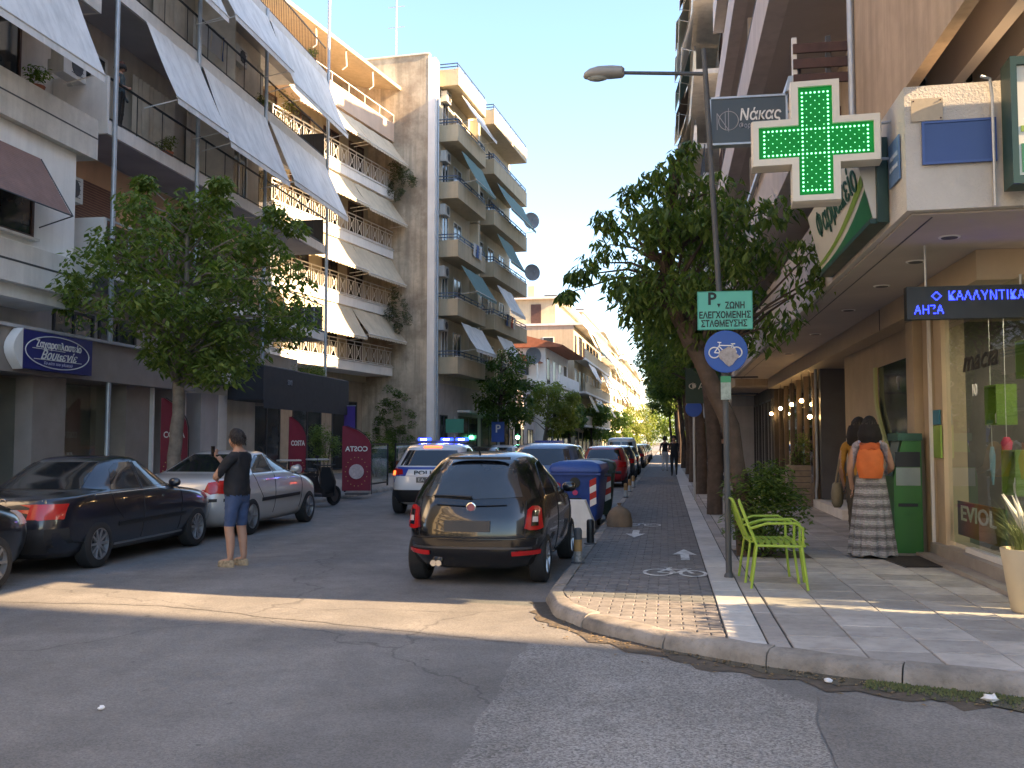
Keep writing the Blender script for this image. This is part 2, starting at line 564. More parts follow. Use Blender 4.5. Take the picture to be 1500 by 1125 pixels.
# bricks of the cycle lane
full = None
cells = []
ry = 7.4; row = 0
while ry < 42:
    x = -1.03 - (0.105 if row % 2 else 0)
    while x < 0.44:
        x0, x1 = max(x, -1.03), min(x + 0.204, 0.44)
        if x1 - x0 > 0.03:
            cells.append((ry, x0, x1, ry + 0.099))
        x += 0.21
    ry += 0.105; row += 1
shared_brick = stone([(-0.102, -0.0495), (0.102, -0.0495), (0.102, 0.0495), (-0.102, 0.0495)], 0.09, 0.12)[0].mesh('brick', brick_mat)
far = MB(); nb = 0
for (y0, x0, x1, y1) in cells:
    poly = [(x0, y0), (x1, y0), (x1, y1), (x0, y1)]
    cp = clip_poly(poly, KIN[:6])
    if not cp: continue
    z = random.uniform(-0.0025, 0.003)
    if nb < 300:
        nb += 1
        if len(cp) == 4 and abs(x1 - x0 - 0.204) < 1e-4 and all(abs(cp[i][0] - poly[i][0]) + abs(cp[i][1] - poly[i][1]) < 1e-5 for i in range(4)):
            link_mesh('brick', shared_brick, pave, ((x0 + x1) / 2, (y0 + y1) / 2, z), (random.uniform(-.01, .01), random.uniform(-.006, .006), 0))
        else:
            mb, c = stone(cp, 0.09, 0.12)
            mb.build('brick', brick_mat, pave, loc=(c[0], c[1], z))
    else:
        far.box(x0 + 0.002, x1 - 0.002, y0 + 0.002, y1 - 0.002, 0.09, 0.12 + z)
setp(far.build('brick_field', M('brick_field', (0.16, 0.15, 0.145), 0.85, 0.28, 7, 0.5, 90, world_=True), pave), kind='stuff')
m = MB(); m.box(-1.03, 0.44, 42.0, 60, 0.1, 0.118); m.build('lane_surface', MATS['brick_field'], pave)

# pale edge strip and pink strip beside the cycle lane
y = 6.9; k = 0
while y < 34:
    l = 0.62 + random.uniform(-0.01, 0.01)
    for (xa, xb, mt, nm) in ((0.455, 0.725, marble_strip, 'edge_stone'), (0.74, 0.885, pink_strip, 'border_stone')):
        cp = clip_poly([(xa, y + 0.004), (xb, y + 0.004), (xb, y + l - 0.006), (xa, y + l - 0.006)], KIN[:8])
        if cp:
            mb, c = stone(cp, 0.09, 0.122)
            mb.build(nm, mt, pave, loc=(c[0], c[1], random.uniform(-0.003, 0.003)))
    y += l
m = MB(); m.box(0.455, 0.885, y, 60, 0.1, 0.121); m.build('edge_strip', marble_strip, pave)

# paving slabs
S = 0.47
shared_slab = stone([(-0.231, -0.231), (0.231, -0.231), (0.231, 0.231), (-0.231, 0.231)], 0.09, 0.122, 0.005)[0].mesh('paving_slab', slab_mat)
y = 5.9; r = 0
while y < 28.0:
    x = 0.9
    while x < 3.6:
        poly = [(x + .004, y + .004), (x + S - .004, y + .004), (x + S - .004, y + S - .004), (x + .004, y + S - .004)]
        cp = clip_poly(poly, KIN[:9])
        tree_pit = (x < 1.55 and 12.75 < y + S / 2 < 13.75)
        if cp and not tree_pit:
            z = random.uniform(-0.004, 0.003)
            if len(cp) == 4 and all(abs(cp[i][0] - poly[i][0]) + abs(cp[i][1] - poly[i][1]) < 1e-5 for i in range(4)):
                link_mesh('paving_slab', shared_slab, pave, (x + S / 2, y + S / 2, z), (random.uniform(-.011, .011), random.uniform(-.011, .011), random.uniform(-.004, .004)))
            else:
                mb, c = stone(cp, 0.09, 0.122, 0.005)
                mb.build('paving_slab', slab_mat, pave, loc=(c[0], c[1], z))
        x += S
    y += S; r += 1
m = MB(); m.box(0.9, 6, 28.06, 60, 0.1, 0.12); m.build('paved_area', slab_mat, pave)
m = MB(); m.box(3.72, 30, 6.6, 28.0, 0.1, 0.119); m.build('paved_area', slab_mat, pave)
m = MB(); m.box(0.9, 1.83, 12.75, 13.8, 0.09, 0.116); m.build('tree_pit', soil, pave)

# kerb stones
def kerb_run(line, width, ztop, parent, L0=0.95, mat=kerb_mat):
    seg = []
    pts = [Vector(p) for p in line]
    cum = [0]
    for i in range(len(pts) - 1): cum.append(cum[-1] + (pts[i + 1] - pts[i]).length)
    def at(d):
        for i in range(len(pts) - 1):
            if d <= cum[i + 1] + 1e-6:
                return pts[i].lerp(pts[i + 1], (d - cum[i]) / (cum[i + 1] - cum[i]))
        return pts[-1]
    d = 0
    while d < cum[-1] - 0.05:
        l = min(L0 + random.uniform(-0.12, 0.12), cum[-1] - d)
        k = max(2, int(l / 0.16) + 1)
        ps = [at(d + 0.006 + (l - 0.012) * i / (k - 1)) for i in range(k)]
        c = ps[len(ps) // 2]
        dz = random.uniform(-0.012, 0.004)
        rings = []
        for i, p in enumerate(ps):
            t = (ps[min(i + 1, k - 1)] - ps[max(i - 1, 0)]).normalized()
            n = Vector((-t.y, t.x))
            prof = [(-0.012, -0.06), (0.0, ztop - 0.075 + dz), (0.022, ztop - 0.028 + dz), (0.065, ztop - .004 + dz), (width, ztop + dz + 0.002), (width, -0.06)]
            j = [random.uniform(-0.011, 0.011) for _ in range(6)]
            rings.append([(p.x + n.x * (a + jj) - c.x, p.y + n.y * (a + jj) - c.y, b + jj * 0.6) for (a, b), jj in zip(prof, j)])
        mb = MB(); mb.loft(rings, True)
        mb.build('kerb_stone', mat, parent, smooth=50, loc=(c.x, c.y, 0))
        d += l
kerb_run([(-1.2, 40.0)] + KERB[1:9], 0.165, 0.125, pave)
m = MB(); m.box(-1.2, -1.04, 40.0, 60, -0.05, 0.12); m.build('kerb_line', kerb_mat, pave)

# asphalt repairs, gutter
def sheet(name, pts, z, mat, kind='structure'):
    rp_ = []
    for i, p in enumerate(pts):
        a, b = Vector(p), Vector(pts[(i + 1) % len(pts)])
        n = max(1, int((b - a).length / .09))
        for k in range(n):
            q_ = a.lerp(b, k / n)
            w = mnoise.noise(Vector((q_.x * 3.1, q_.y * 3.1, 4.2))) * .05 + mnoise.noise(Vector((q_.x * 14, q_.y * 14, 1.2))) * .018
            rp_.append((q_.x + w, q_.y + w * .7, z))
    mb = MB(); mb.poly(rp_)
    return setp(mb.build(name, mat, fix=False), kind=kind)
sheet('asphalt_repair', [(-1.12, 7.75), (-1.02, 2.0), (0.6, 2.0), (0.78, 4.7), (0.86, 6.2), (0.55, 6.95), (-0.15, 7.35), (-0.7, 7.68)], 0.004, asph_new)
sheet('asphalt_repair', [(0.95, 6.55), (0.86, 6.0), (0.8, 4.7), (0.64, 2.0), (6, 2.0), (6, 5.2), (2.2, 6.2)], 0.004, asph_dark)
sheet('asphalt_seam', [(-9.0, 8.9), (-4.9, 8.95), (-1.35, 7.8), (-1.14, 7.72), (-1.14, 7.78), (-4.9, 9.05), (-9, 9.02)], 0.004, asph_dark)
wet = M('wet_gutter', (0.035, 0.035, 0.025), 0.12, 0.5, 5, 0.2, 30, world_=True, c2=(0.06, 0.055, 0.04))
gl = offset_poly(KERB, -0.10)
def gutter(i0, i1, w0, w1, z, mat, name, kind):
    mb = MB(); rows = []
    line = [Vector(p) for p in KERB[i0:i1 + 1]]
    pts = []
    for a, b in zip(line[:-1], line[1:]):
        for k in range(6): pts.append(a.lerp(b, k / 6))
    pts.append(line[-1])
    for i, p in enumerate(pts):
        t = (pts[min(i + 1, len(pts) - 1)] - pts[max(i - 1, 0)]).normalized(); n = Vector((-t.y, t.x))
        w = w0 + (w1 - w0) * i / len(pts); w *= random.uniform(0.6, 1.25)
        rows.append([(p.x + n.x * 0.01, p.y + n.y * 0.01, z), (p.x - n.x * w, p.y - n.y * w, z)])
    mb.grid(rows)
    return setp(mb.build(name, mat, fix=False), kind=kind)
gdirt = M('gutter_dirt', (0.075, 0.06, 0.045), 0.9, 0.4, 12, 0.6, 60, world_=True)
gutter(1, 8, 0.14, 0.5, 0.006, gdirt, 'gutter_dirt', 'structure')
gutter(4, 8, 0.10, 0.40, 0.009, wet, 'gutter_water', 'structure')
# algae and litter in the gutter
mb = MB()
rnd = random.Random(3)
for i in range(1700):
    t = rnd.random(); a, b = Vector(KERB[6]), Vector(KERB[8]); p = a.lerp(b, t)
    n = Vector((-(b - a).y, (b - a).x)).normalized(); p = p - n * abs(rnd.gauss(0.08, 0.09)); s = rnd.uniform(.006, .016)
    h = rnd.uniform(.008, .02); an = rnd.uniform(0, 6)
    mb.add([(p.x + s * math.cos(an), p.y + s * math.sin(an), .009), (p.x + s * math.cos(an + 2.1), p.y + s * math.sin(an + 2.1), .009), (p.x + s * math.cos(an + 4.2), p.y + s * math.sin(an + 4.2), .009), (p.x, p.y, .009 + h)], [(0, 1, 3), (1, 2, 3), (2, 0, 3)])
setp(mb.build('algae', M('algae', (0.08, 0.095, 0.03), 0.8, 0.3, 20), fix=False), 'green algae growing in the wet gutter along the kerb', 'algae', kind='stuff')
def crumple(name, loc, s, mat, label):
    mb = MB(); q = random.Random(int(loc[0] * 1000)); rings = []
    for i in range(1, 5):
        t = PI * i / 5
        rings.append([(s * math.sin(t) * math.cos(k * .9) * q.uniform(.6, 1.3), s * math.sin(t) * math.sin(k * .9) * q.uniform(.6, 1.2), s * .55 * (1 - math.cos(t)) * q.uniform(.7, 1.1)) for k in range(7)])
    mb.loft(rings)
    o = mb.build(name, mat, loc=loc); setp(o, label, 'litter')
litter = M('litter_white', (0.7, 0.7, 0.7), 0.7, 0.05)
crumple('paper_litter', (1.95, 6.45, 0.008), 0.05, litter, 'crumpled white tissue lying in the wet gutter by the kerb')
crumple('paper_litter', (1.05, 6.78, 0.008), 0.03, litter, 'small white scrap of paper at the dark end of the gutter')
crumple('paper_litter', (-3.35, 5.45, 0.004), 0.022, litter, 'tiny white scrap lying alone on the open asphalt')
mb = MB()
for i in range(220):
    t = rnd.random(); k = rnd.choice([2, 3, 3, 4, 4, 5, 5, 6]); a, b = Vector(KERB[k]), Vector(KERB[k + 1]); p = a.lerp(b, t)
    n = Vector((-(b - a).y, (b - a).x)).normalized(); p = p - n * abs(rnd.gauss(0.1, 0.16)); s = rnd.uniform(.008, .025); an = rnd.uniform(0, 6)
    mb.add([(p.x - s * math.cos(an), p.y - s * math.sin(an), .011), (p.x + s * .4 * math.sin(an), p.y - s * .4 * math.cos(an), .018), (p.x + s * math.cos(an), p.y + s * math.sin(an), .012), (p.x - s * .4 * math.sin(an), p.y + s * .4 * math.cos(an), .016)], [(0, 1, 2, 3)])
setp(mb.build('fallen_leaves', M('dry_leaf', (0.20, 0.14, 0.07), 0.9, 0.4, 20), fix=False), 'dry leaves and crumbs scattered along the kerb', 'leaves', kind='stuff')

# lane markings in white paint
paint = M('lane_paint', (0.62, 0.62, 0.60), 0.7, 0.12, 14, 0.2, 60, world_=True, c2=(0.24, 0.235, 0.23))
def ring_pts(cx, cy, r0, r1, z, n=28, a0=0, a1=2 * PI):
    mb = MB(); rows = [[], []]
    for i in range(n + 1):
        a = a0 + (a1 - a0) * i / n
        rows[0].append((cx + r0 * math.cos(a), cy + r0 * math.sin(a) * 1.75, z)); rows[1].append((cx + r1 * math.cos(a), cy + r1 * math.sin(a) * 1.75, z))
    mb.grid(rows); return mb
def stroke(mb, a, b, w, z):
    a, b = Vector(a), Vector(b); d = (b - a).normalized(); n = Vector((-d.y, d.x)) * w / 2
    mb.poly([(a.x + n.x, a.y + n.y, z), (b.x + n.x, b.y + n.y, z), (b.x - n.x, b.y - n.y, z), (a.x - n.x, a.y - n.y, z)])
ZM = 0.1285
bk = ring_pts(-0.10, 11.25, 0.135, 0.175, ZM)
w2 = ring_pts(0.29, 11.2, 0.12, 0.16, ZM); bk.add(w2.v, w2.f)
for a, b in (((-0.1, 11.25), (0.02, 11.55)), ((0.02, 11.55), (0.2, 11.5)), ((0.2, 11.5), (0.29, 11.2)), ((0.02, 11.55), (0.1, 11.2)), ((0.1, 11.2), (0.2, 11.5)), ((-0.1, 11.25), (0.1, 11.2)), ((0.18, 11.62), (0.28, 11.62)), ((-0.03, 11.66), (0.06, 11.66)), ((0.2, 11.5), (0.23, 11.62)), ((0.02, 11.55), (0.01, 11.66))):
    stroke(bk, a, b, 0.045, ZM + 0.0008 * random.random())
setp(bk.build('bicycle_marking', paint, fix=False), kind='structure')
def arrow(x, y, d, name='arrow_marking', s=1.0):
    P = [(-.055, 0), (.055, 0), (.055, .62), (.16, .58), (0, 1.25), (-.16, .58), (-.055, .62)]
    P = [(x + px * s, y + d * py * s, ZM) for px, py in P]
    if d < 0: P = P[::-1]
    mb = MB(); mb.poly(P); setp(mb.build(name, paint, fix=False), kind='structure')
arrow(0.23, 12.45, 1)
arrow(-0.5, 16.5, -1)
b2 = ring_pts(-0.62, 17.6, 0.12, 0.155, ZM); w2 = ring_pts(-0.25, 17.6, 0.12, 0.155, ZM); b2.add(w2.v, w2.f)
stroke(b2, (-0.62, 17.6), (-0.4, 18.0), .04, ZM); stroke(b2, (-0.5, 17.95), (-0.25, 17.6), .04, ZM + .0006)
setp(b2.build('bicycle_marking', paint, fix=False), kind='structure')

# left pavement
m = MB(); m.box(-40, -9.25, -10, 33.6, -0.05, 0.12); m.box(-40, -9.25, 33.602, 420, -0.05, 0.118)
pl = setp(m.build('pavement_left', M('pavement_left', (0.24, 0.23, 0.22), 0.85, 0.18, 3, 0.3, 40, world_=True)), kind='structure')
kerb_run([(-9.1, 60), (-9.1, 9)][::-1], 0.15, 0.125, pl)
# ------------------------------------------------------------------ facade helpers (local x = out of the facade, y = along it)
def box(name, mat, parent, x0, x1, y0, y1, z0, z1):
    mb = MB(); mb.box(x0, x1, y0, y1, z0, z1)
    return mb.build(name, mat, parent)

def rail_bars(parent, x, y0, y1, z0, z1, mat, step=0.12, r=0.008, name='railing', top=0.02):
    mb = MB()
    mb.box(x - top, x + top, y0, y1, z1 - 0.04, z1)
    mb.box(x - 0.012, x + 0.012, y0, y1, z0 + 0.06, z0 + 0.085)
    n = max(1, int((y1 - y0) / step))
    for i in range(n + 1):
        y = y0 + (y1 - y0) * i / n
        mb.box(x - r, x + r, y - r, y + r, z0, z1 - 0.02)
    return mb.build(name, mat, parent)

def rail_horizontal(parent, x, y0, y1, z0, z1, mat, n=3, name='railing'):
    mb = MB()
    for i in range(n):
        z = z0 + (z1 - z0) * (i + 1) / n
        mb.box(x - 0.02, x + 0.02, y0, y1, z - 0.035, z)
    k = max(1, int((y1 - y0) / 1.4))
    for i in range(k + 1):
        y = y0 + (y1 - y0) * i / k
        mb.box(x - 0.016, x + 0.016, y - 0.016, y + 0.016, z0, z1 - .036)
    return mb.build(name, mat, parent)

def rail_cross(parent, x, y0, y1, z0, z1, mat, w=0.75):
    mb = MB()
    mb.box(x - 0.02, x + 0.02, y0, y1, z1 - 0.04, z1)
    mb.box(x - 0.014, x + 0.014, y0, y1, z1 - 0.2, z1 - 0.175)
    mb.box(x - 0.014, x + 0.014, y0, y1, z0 + 0.05, z0 + 0.08)
    n = max(1, round((y1 - y0) / w)); d = (y1 - y0) / n
    za, zb = z0 + 0.08, z1 - 0.2
    for i in range(n):
        ya = y0 + d * i; yb = ya + d; c = (ya + yb) / 2; zc = (za + zb) / 2
        mb.box(x - 0.014, x + 0.014, ya - 0.014, ya + 0.014, z0, z1 - .03)
        mb.box(x - 0.01, x + 0.01, c - d * .28 - .01, c - d * .28 + .01, za, zb)
        mb.box(x - 0.01, x + 0.01, c + d * .28 - .01, c + d * .28 + .01, za, zb)
        mb.bar((x, c - d * .28, za), (x, c + d * .28, zb), 0.02, 0.02)
        mb.bar((x + .001, c + d * .28, za), (x + .001, c - d * .28, zb), 0.018, 0.018)
        mb.tube([(x, c + .09 * math.cos(a * PI / 5), zc + .09 * math.sin(a * PI / 5)) for a in range(10)], 0.009, 4, True)
    return mb.build('railing', mat, parent)

def awning(parent, xt, zt, xb, zb, y0, y1, mat, scallop=False, val=0.16, arms=True, sag=0.03, barmat=None):
    zj = random.uniform(-.13, .13); zb += zj; xb += zj * .25; sag += random.uniform(0, .05); ph = random.uniform(0, 6)
    mb = MB(); rows = []
    for i in range(7):
        t = i / 6
        s = -sag * math.sin(PI * t)
        rows.append([(xt + (xb - xt) * t, y0 + (y1 - y0) * k / 8, zt + (zb - zt) * t + s + 0.018 * math.sin(k * 2.2 + i * .7 + ph)) for k in range(9)])
    mb.grid(rows)
    # valance
    n = max(8, int((y1 - y0) / 0.09))
    top = []; bot = []
    for k in range(n + 1):
        y = y0 + (y1 - y0) * k / n
        top.append((xb + .002, y, zb)); bot.append((xb + 0.012, y, zb - val + (0.045 * abs(math.sin(k * PI / 3)) if scallop else 0)))
    mb.grid([top, bot])
    o = mb.build('awning', mat, parent, smooth=40, fix=False)
    b = MB(); b.tube([(xb, y0 - .02, zb), (xb, y1 + .02, zb)], 0.022, 6); b.build('front_bar', barmat or white_metal, o)
    if arms:
        for y in (y0 + 0.12, y1 - 0.12):
            a = MB(); a.tube([(xt - 0.05, y, zb + 0.05 - (zt - zb) * 0.12), (xb - .2, y, zb - .05), (xb, y, zb)], 0.014, 5); a.build('arm', white_metal, o)
    return o

def window(parent, x, y0, y1, z0, z1, fm, gm=None, mull=1, name='window', t=0.06, sill=False, d=0.05):
    gm = gm or win_glass
    mb = MB()
    mb.box(x, x + d, y0, y1, z0, z0 + t); mb.box(x, x + d, y0, y1, z1 - t, z1)
    mb.box(x, x + d, y0, y0 + t, z0 + t, z1 - t); mb.box(x, x + d, y1 - t, y1, z0 + t, z1 - t)
    for i in range(mull):
        y = y0 + (y1 - y0) * (i + 1) / (mull + 1)
        mb.box(x, x + d - .006, y - t / 2, y + t / 2, z0 + t, z1 - t)
    o = mb.build(name, fm, parent)
    for i in range(mull + 1):
        a = y0 + (y1 - y0) * i / (mull + 1) + t * (1 if i == 0 else .5); b = y0 + (y1 - y0) * (i + 1) / (mull + 1) - t * (1 if i == mull else .5)
        box('pane', gm, o, x + 0.006, x + 0.018, a, b, z0 + t, z1 - t)
    if sill: box('sill', concrete_light, o, x, x + 0.14, y0 - .06, y1 + .06, z0 - .05, z0)
    return o

def shutter(parent, x, y0, y1, z0, z1, mat, name='shutter'):
    mb = MB(); n = int((z1 - z0) / 0.06)
    for i in range(n):
        z = z0 + (z1 - z0) * i / n
        mb.add([(x + .03, y0, z), (x + .03, y1, z), (x + .012, y1, z + (z1 - z0) / n), (x + .012, y0, z + (z1 - z0) / n)], [(0, 1, 2, 3)])
    mb.box(x, x + .035, y0 - .04, y0, z0, z1); mb.box(x, x + .035, y1, y1 + .04, z0, z1)
    return mb.build(name, mat, parent)

def curtain(parent, x, y0, y1, z0, z1, mat):
    mb = MB(); n = int((y1 - y0) / 0.05)
    mb.grid([[(x + 0.03 * math.sin(k * 1.7), y0 + (y1 - y0) * k / n, z) for k in range(n + 1)] for z in (z0, z1)])
    return mb.build('curtain', mat, parent, smooth=60, fix=False)

ac_meshes = {}
def ac_unit(parent, x, y, z, rz=0.0):
    if 'b' not in ac_meshes:
        b = MB(); b.box(0, .3, -.4, .4, 0, .55); b.box(-.1, .02, -.36, -.32, -.03, .3); b.box(-.1, .02, .32, .36, -.03, .3); ac_meshes['b'] = b.mesh('casing', M('ac_white', (.55, .55, .52), .6, .1, 4, streak=.3))
        f = MB(); f.lathe([(.2, 0), (.2, .012), (.16, .014)], 16, (.302, .08, .28), 'X')
        for k in range(5): f.box(.314, .32, -.13, .29, .1 + k * .09 - .006, .1 + k * .09 + .006)
        ac_meshes['f'] = f.mesh('fan_grille', dark_grey)
    o = link_mesh('air_conditioner', ac_meshes['b'], parent, (x, y, z), (0, 0, rz))
    link_mesh('fan_grille', ac_meshes['f'], o)
    return o

# ------------------------------------------------------------------ grey apartment block on the left
A = thing('apartment_block', 'grey apartment block with slanting grey awnings over the pastry shop', 'building', (-12, 0, 0))
ZS = [5.2, 8.35, 11.5, 14.65]
box('wall', wall_shade, A, -12, -1.35, 18.2, 30.2, 0, 14.65)
box('wall_finish', plaster_orange, A, -1.36, -1.33, 18.3, 30.21, 5.55, 8.3)
for k, z in enumerate(ZS):
    box('balcony_slab', concrete_light, A, -12, 0, 19.2, 33.0, z, z + 0.3)
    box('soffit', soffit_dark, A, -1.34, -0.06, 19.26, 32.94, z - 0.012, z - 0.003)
    if k < 3:
        # end wall towards the near side
        box('end_panel', concrete_light if k else white_metal, A, -1.34, -0.03, 19.2, 19.3, z + 0.301, z + 1.3)
        if k:
            rail_bars(A, -0.05, 19.32, 32.95, z + .3, z + 1.3, black_metal, 1.1, 0.008)
            mb = MB(); mb.box(-1.3, -.08, 32.93, 32.96, z + .3, z + 1.25); mb.build('end_panel', dark_grey, A)
        else:
            rail_bars(A, -0.05, 19.32, 32.95, z + .3, z + 1.3, galv, 0.9, 0.012)
            box('reed_screen', reed_brown, A, -0.11, -0.08, 19.4, 24.5, z + .32, z + 1.22)
            mb = MB(); mb.box(-1.3, -.08, 32.93, 32.96, z + .3, z + 1.25); mb.build('end_panel', dark_grey, A)
        # doors, curtains on the back wall
        yy = 20.0; i = 0
        while yy < 29:
            w = (1.7, 1.2, 2.1)[(i + k) % 3]
            if k == 0:
                shutter(A, -1.33, yy, yy + w, z + .4, z + 2.5, shutter_brown)
            else:
                if (i + k) % 3 != 1: curtain(A, -1.22, yy, yy + w, z + .35, z + 2.55, curtain_mat)
                else: window(A, -1.34, yy, yy + w, z + .35, z + 2.5, white_metal, win_glass, 1, 'balcony_door')
            yy += w + (1.0, .7, 1.3)[i % 3]; i += 1
        ac_unit(A, -1.3, 26.0 + k, z + 1.9)
        if k: box('party_screen', curtain_mat, A, -1.34, -0.1, 25.6, 25.66, z + .31, z + 2.9)
for i, y in enumerate((19.4, 23.2, 27.5, 32.95)):
    mb = MB(); mb.tube([(0.05, y, 0.1 if i == 0 else 3.6), (0.05, y, 18.0 if i == 3 else 14.9)], 0.055, 10); mb.build('downpipe' if i == 0 else 'post', galv, A, smooth=60)
for k in (1, 2):
    z = ZS[k + 1] - 0.05
    for (a, b) in ((20.5, 23.1), (23.35, 27.4), (27.65, 32.7)):
        awning(A, 0.08, z, 0.92, z - 1.9, a, b, awn_grey)
# penthouse
box('penthouse', plaster_orange, A, -12, -2.2, 19, 31, 14.951, 17.7)
box('penthouse_door', white_metal, A, -2.2, -2.14, 28.6, 29.9, 15.0, 17.0)
for y in (22.0, 25.2, 27.4): window(A, -2.2, y, y + 1.3, 14.98, 17.1, brown_wood, win_glass, 1, 'balcony_door')
box('roof_slab', concrete_light, A, -12.3, -1.2, 18.8, 31.4, 17.701, 17.95)
rail_bars(A, -0.06, 19.3, 32.9, 14.95, 15.9, black_metal, 0.14, .006)
# near bay: white wall with a brown roller blind, concrete bands
box('wall', plaster_white, A, -12, 0, 6, 18.1, 4.3, 7.56)
box('parapet', concrete, A, -1.3, .16, 6, 18.6, 7.562, 8.42)
box('band_groove', dark_grey, A, .1, .164, 6, 18.6, 8.0, 8.03)
box('wall', wall_shade, A, -12, -1.3, 6, 18.2, 7.563, 15)
box('ceiling_slab', concrete, A, -1.3, .16, 6, 18.6, 10.75, 11.5)
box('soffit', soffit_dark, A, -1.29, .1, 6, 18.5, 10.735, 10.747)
window(A, -1.3, 14.6, 16.6, 8.5, 10.5, brown_wood, win_glass, 1, 'balcony_door')
window(A, -1.3, 17.2, 18.0, 8.5, 10.5, brown_wood, win_glass, 0, 'balcony_door')
awning(A, 0.2, 10.9, 0.95, 8.85, 10, 17.5, awn_grey)
box('parapet', concrete, A, -1.3, .16, 6, 18.6, 11.501, 12.3)
awning(A, 0.2, 14.2, 0.95, 12.6, 10, 17.5, awn_grey)
box('parapet', concrete_light, A, -1.3, .18, 6, 18.5, 4.55, 5.3)
box('band_groove', dark_grey, A, .1, .184, 6, 18.5, 4.93, 4.97)
window(A, 0.0, 14.0, 16.75, 5.5, 7.05, brown_wood, win_glass, 1, sill=True)
# slanted roller blind
mb = MB(); n = 26
for i in range(n):
    t0, t1 = i / n, (i + 1) / n
    xa, za = 0.06 + .7 * t0, 7.1 - 1.15 * t0; xb, zb = 0.06 + .7 * t1, 7.1 - 1.15 * t1
    mb.add([(xa, 13.9, za), (xa, 16.85, za), (xa + .018, 16.85, (za + zb) / 2), (xa + .018, 13.9, (za + zb) / 2), (xb, 16.85, zb), (xb, 13.9, zb)], [(0, 1, 2, 3), (3, 2, 4, 5)])
rb = mb.build('roller_blind', shutter_brown, A, fix=False)
mb = MB(); mb.tube([(.05, 16.9, 5.75), (.76, 16.9, 5.95), (.76, 13.8, 5.95)], .014, 5); mb.tube([(.05, 16.9, 7.1), (.76, 16.9, 5.95)], .012, 5); mb.build('blind_arm', dark_grey, rb)
ac_unit(A, -0.75, 18.65, 6.75, 0)
ac_unit(A, -0.75, 18.65, 9.4, 0)
box('wall', plaster_grey, A, -12, -1.0, 6, 33, 3.5, 4.549)
for (a, b) in ((14.6, 16.6), (18.9, 20.4), (20.6, 22.2)):
    window(A, -1.0, a, b, 3.72, 4.5, dark_grey, win_glass, 1)

# pastry shop on the ground floor
box('shop_fascia', taupe, A, -1.0, 0.12, 6, 23.2, 2.9, 3.72)
box('fascia_cap', plaster_grey, A, -1.0, 0.2, 6, 23.2, 3.721, 3.78)
box('shop_ceiling', taupe, A, -4, -1.0, 6, 33, 2.9, 2.98)
for (a, b) in ((13.0, 15.9), (17.1, 18.15), (20.4, 21.5), (22.6, 23.2), (24.0, 25.0)):
    box('shop_pillar', taupe if a < 22 else plaster_grey, A, -1.0, -.12, a, b, 0.12, 2.9)
box('pillar_trim', white_metal, A, -.12, -.04, 21.42, 21.5, 0.12, 2.9)
box('white_column', white_paint, A, -.5, -.1, 25.0, 25.5, 0.12, 2.9)
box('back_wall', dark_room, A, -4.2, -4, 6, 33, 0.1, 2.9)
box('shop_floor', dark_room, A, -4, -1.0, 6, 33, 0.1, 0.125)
for (a, b) in ((15.9, 17.1), (18.15, 20.4)):
    w = MB(); w.box(-.5, -.49, a, b, .5, 2.85); w.build('shop_glass', clear_glass, A)
    box('window_plinth', taupe, A, -.6, -.35, a, b, .12, .5)
for z in (0.95, 1.15):
    box('cake_shelf', M('shelf_wood', (.42, .30, .17), .6), A, -1.6, -.7, 18.3, 20.2, z, z + .03)
warm = M('warm_light', (1, .9, .7), emit=(1, .82, .55), estr=3.0, var=0)
box('shelf_light', warm, A, -1.0, -.96, 18.6, 19.9, 1.02, 1.04)
for i, y in enumerate((18.4, 18.55, 19.35, 19.5, 19.62)):
    mb = MB(); mb.lathe([(.04, 0), (.055, .12), (.03, .16), (.03, .2)], 10, (-.95, y, 1.18)); mb.build('jar', white_paint if i > 1 else brown_wood, A, smooth=40)
box('poster', M('poster_dark', (.08, .05, .07), .5), A, -.1, -.08, 14.9, 15.75, .3, 2.1)
box('poster_figure', M('poster_skin', (.35, .21, .15), .6, .4, 6), A, -.079, -.075, 15.2, 15.6, .4, 1.6)
cl_ = bpy.data.lights.new('shelf_lamp', 'AREA'); cl_.shape = 'RECTANGLE'; cl_.size = .3; cl_.size_y = 1.6; cl_.energy = 45; cl_.color = (1, .8, .55)
co_ = bpy.data.objects.new('shelf_lamp', cl_); COL.objects.link(co_); co_.parent = A; co_.location = (-1.6, 19.2, 2.85)
box('lamp_strip', warm, A, -1.75, -1.45, 18.4, 20.0, 2.86, 2.89)
for i, z in enumerate((1.5, 1.85, 2.2)):
    box('cake_shelf', MATS['shelf_wood'], A, -3.2, -2.9, 18.0, 20.4, z, z + .03)
    for j in range(6): box('cake_box', (white_paint, brown_wood, tan_panel, terracotta)[(i + j) % 4], A, -3.15, -2.95, 18.1 + j * .38, 18.1 + j * .38 + .2, z + .031, z + .14 + .05 * ((i * j) % 3))
# pastry shop sign
S_ = thing('shop_sign', 'navy blue pastry shop sign with white oval and script on taupe fascia', 'sign', (-11.86, 17.25, 3.33))
navy = M('navy_sign', (0.02, 0.022, 0.16), 0.4, 0.05)
mb = MB(); mb.box(0, .16, -1.12, 1.12, -.36, .36); mb.build('sign_box', navy, S_)
mb = MB(); prof = [(-1.12 - .26 * math.sin(PI * i / 8) - .0, -.38 + .76 * i / 8) for i in range(9)]
mb.prism(prof + [(-1.121, .38), (-1.121, -.38)], 0, .2, 'X'); mb.build('sign_end', white_metal, S_, smooth=40)
mb = MB(); mb.tube([(.165, 1.0 * math.cos(2 * PI * k / 48), .31 * math.sin(2 * PI * k / 48)) for k in range(48)], .011, 5, True); mb.build('oval_line', white_paint, S_)
RX = (R(90), 0, R(90))
text('letters', 'Ζαχαροπλαστείο', .19, white_paint, S_, (.168, .02, .13), RX, bold=.004, width=1.42)
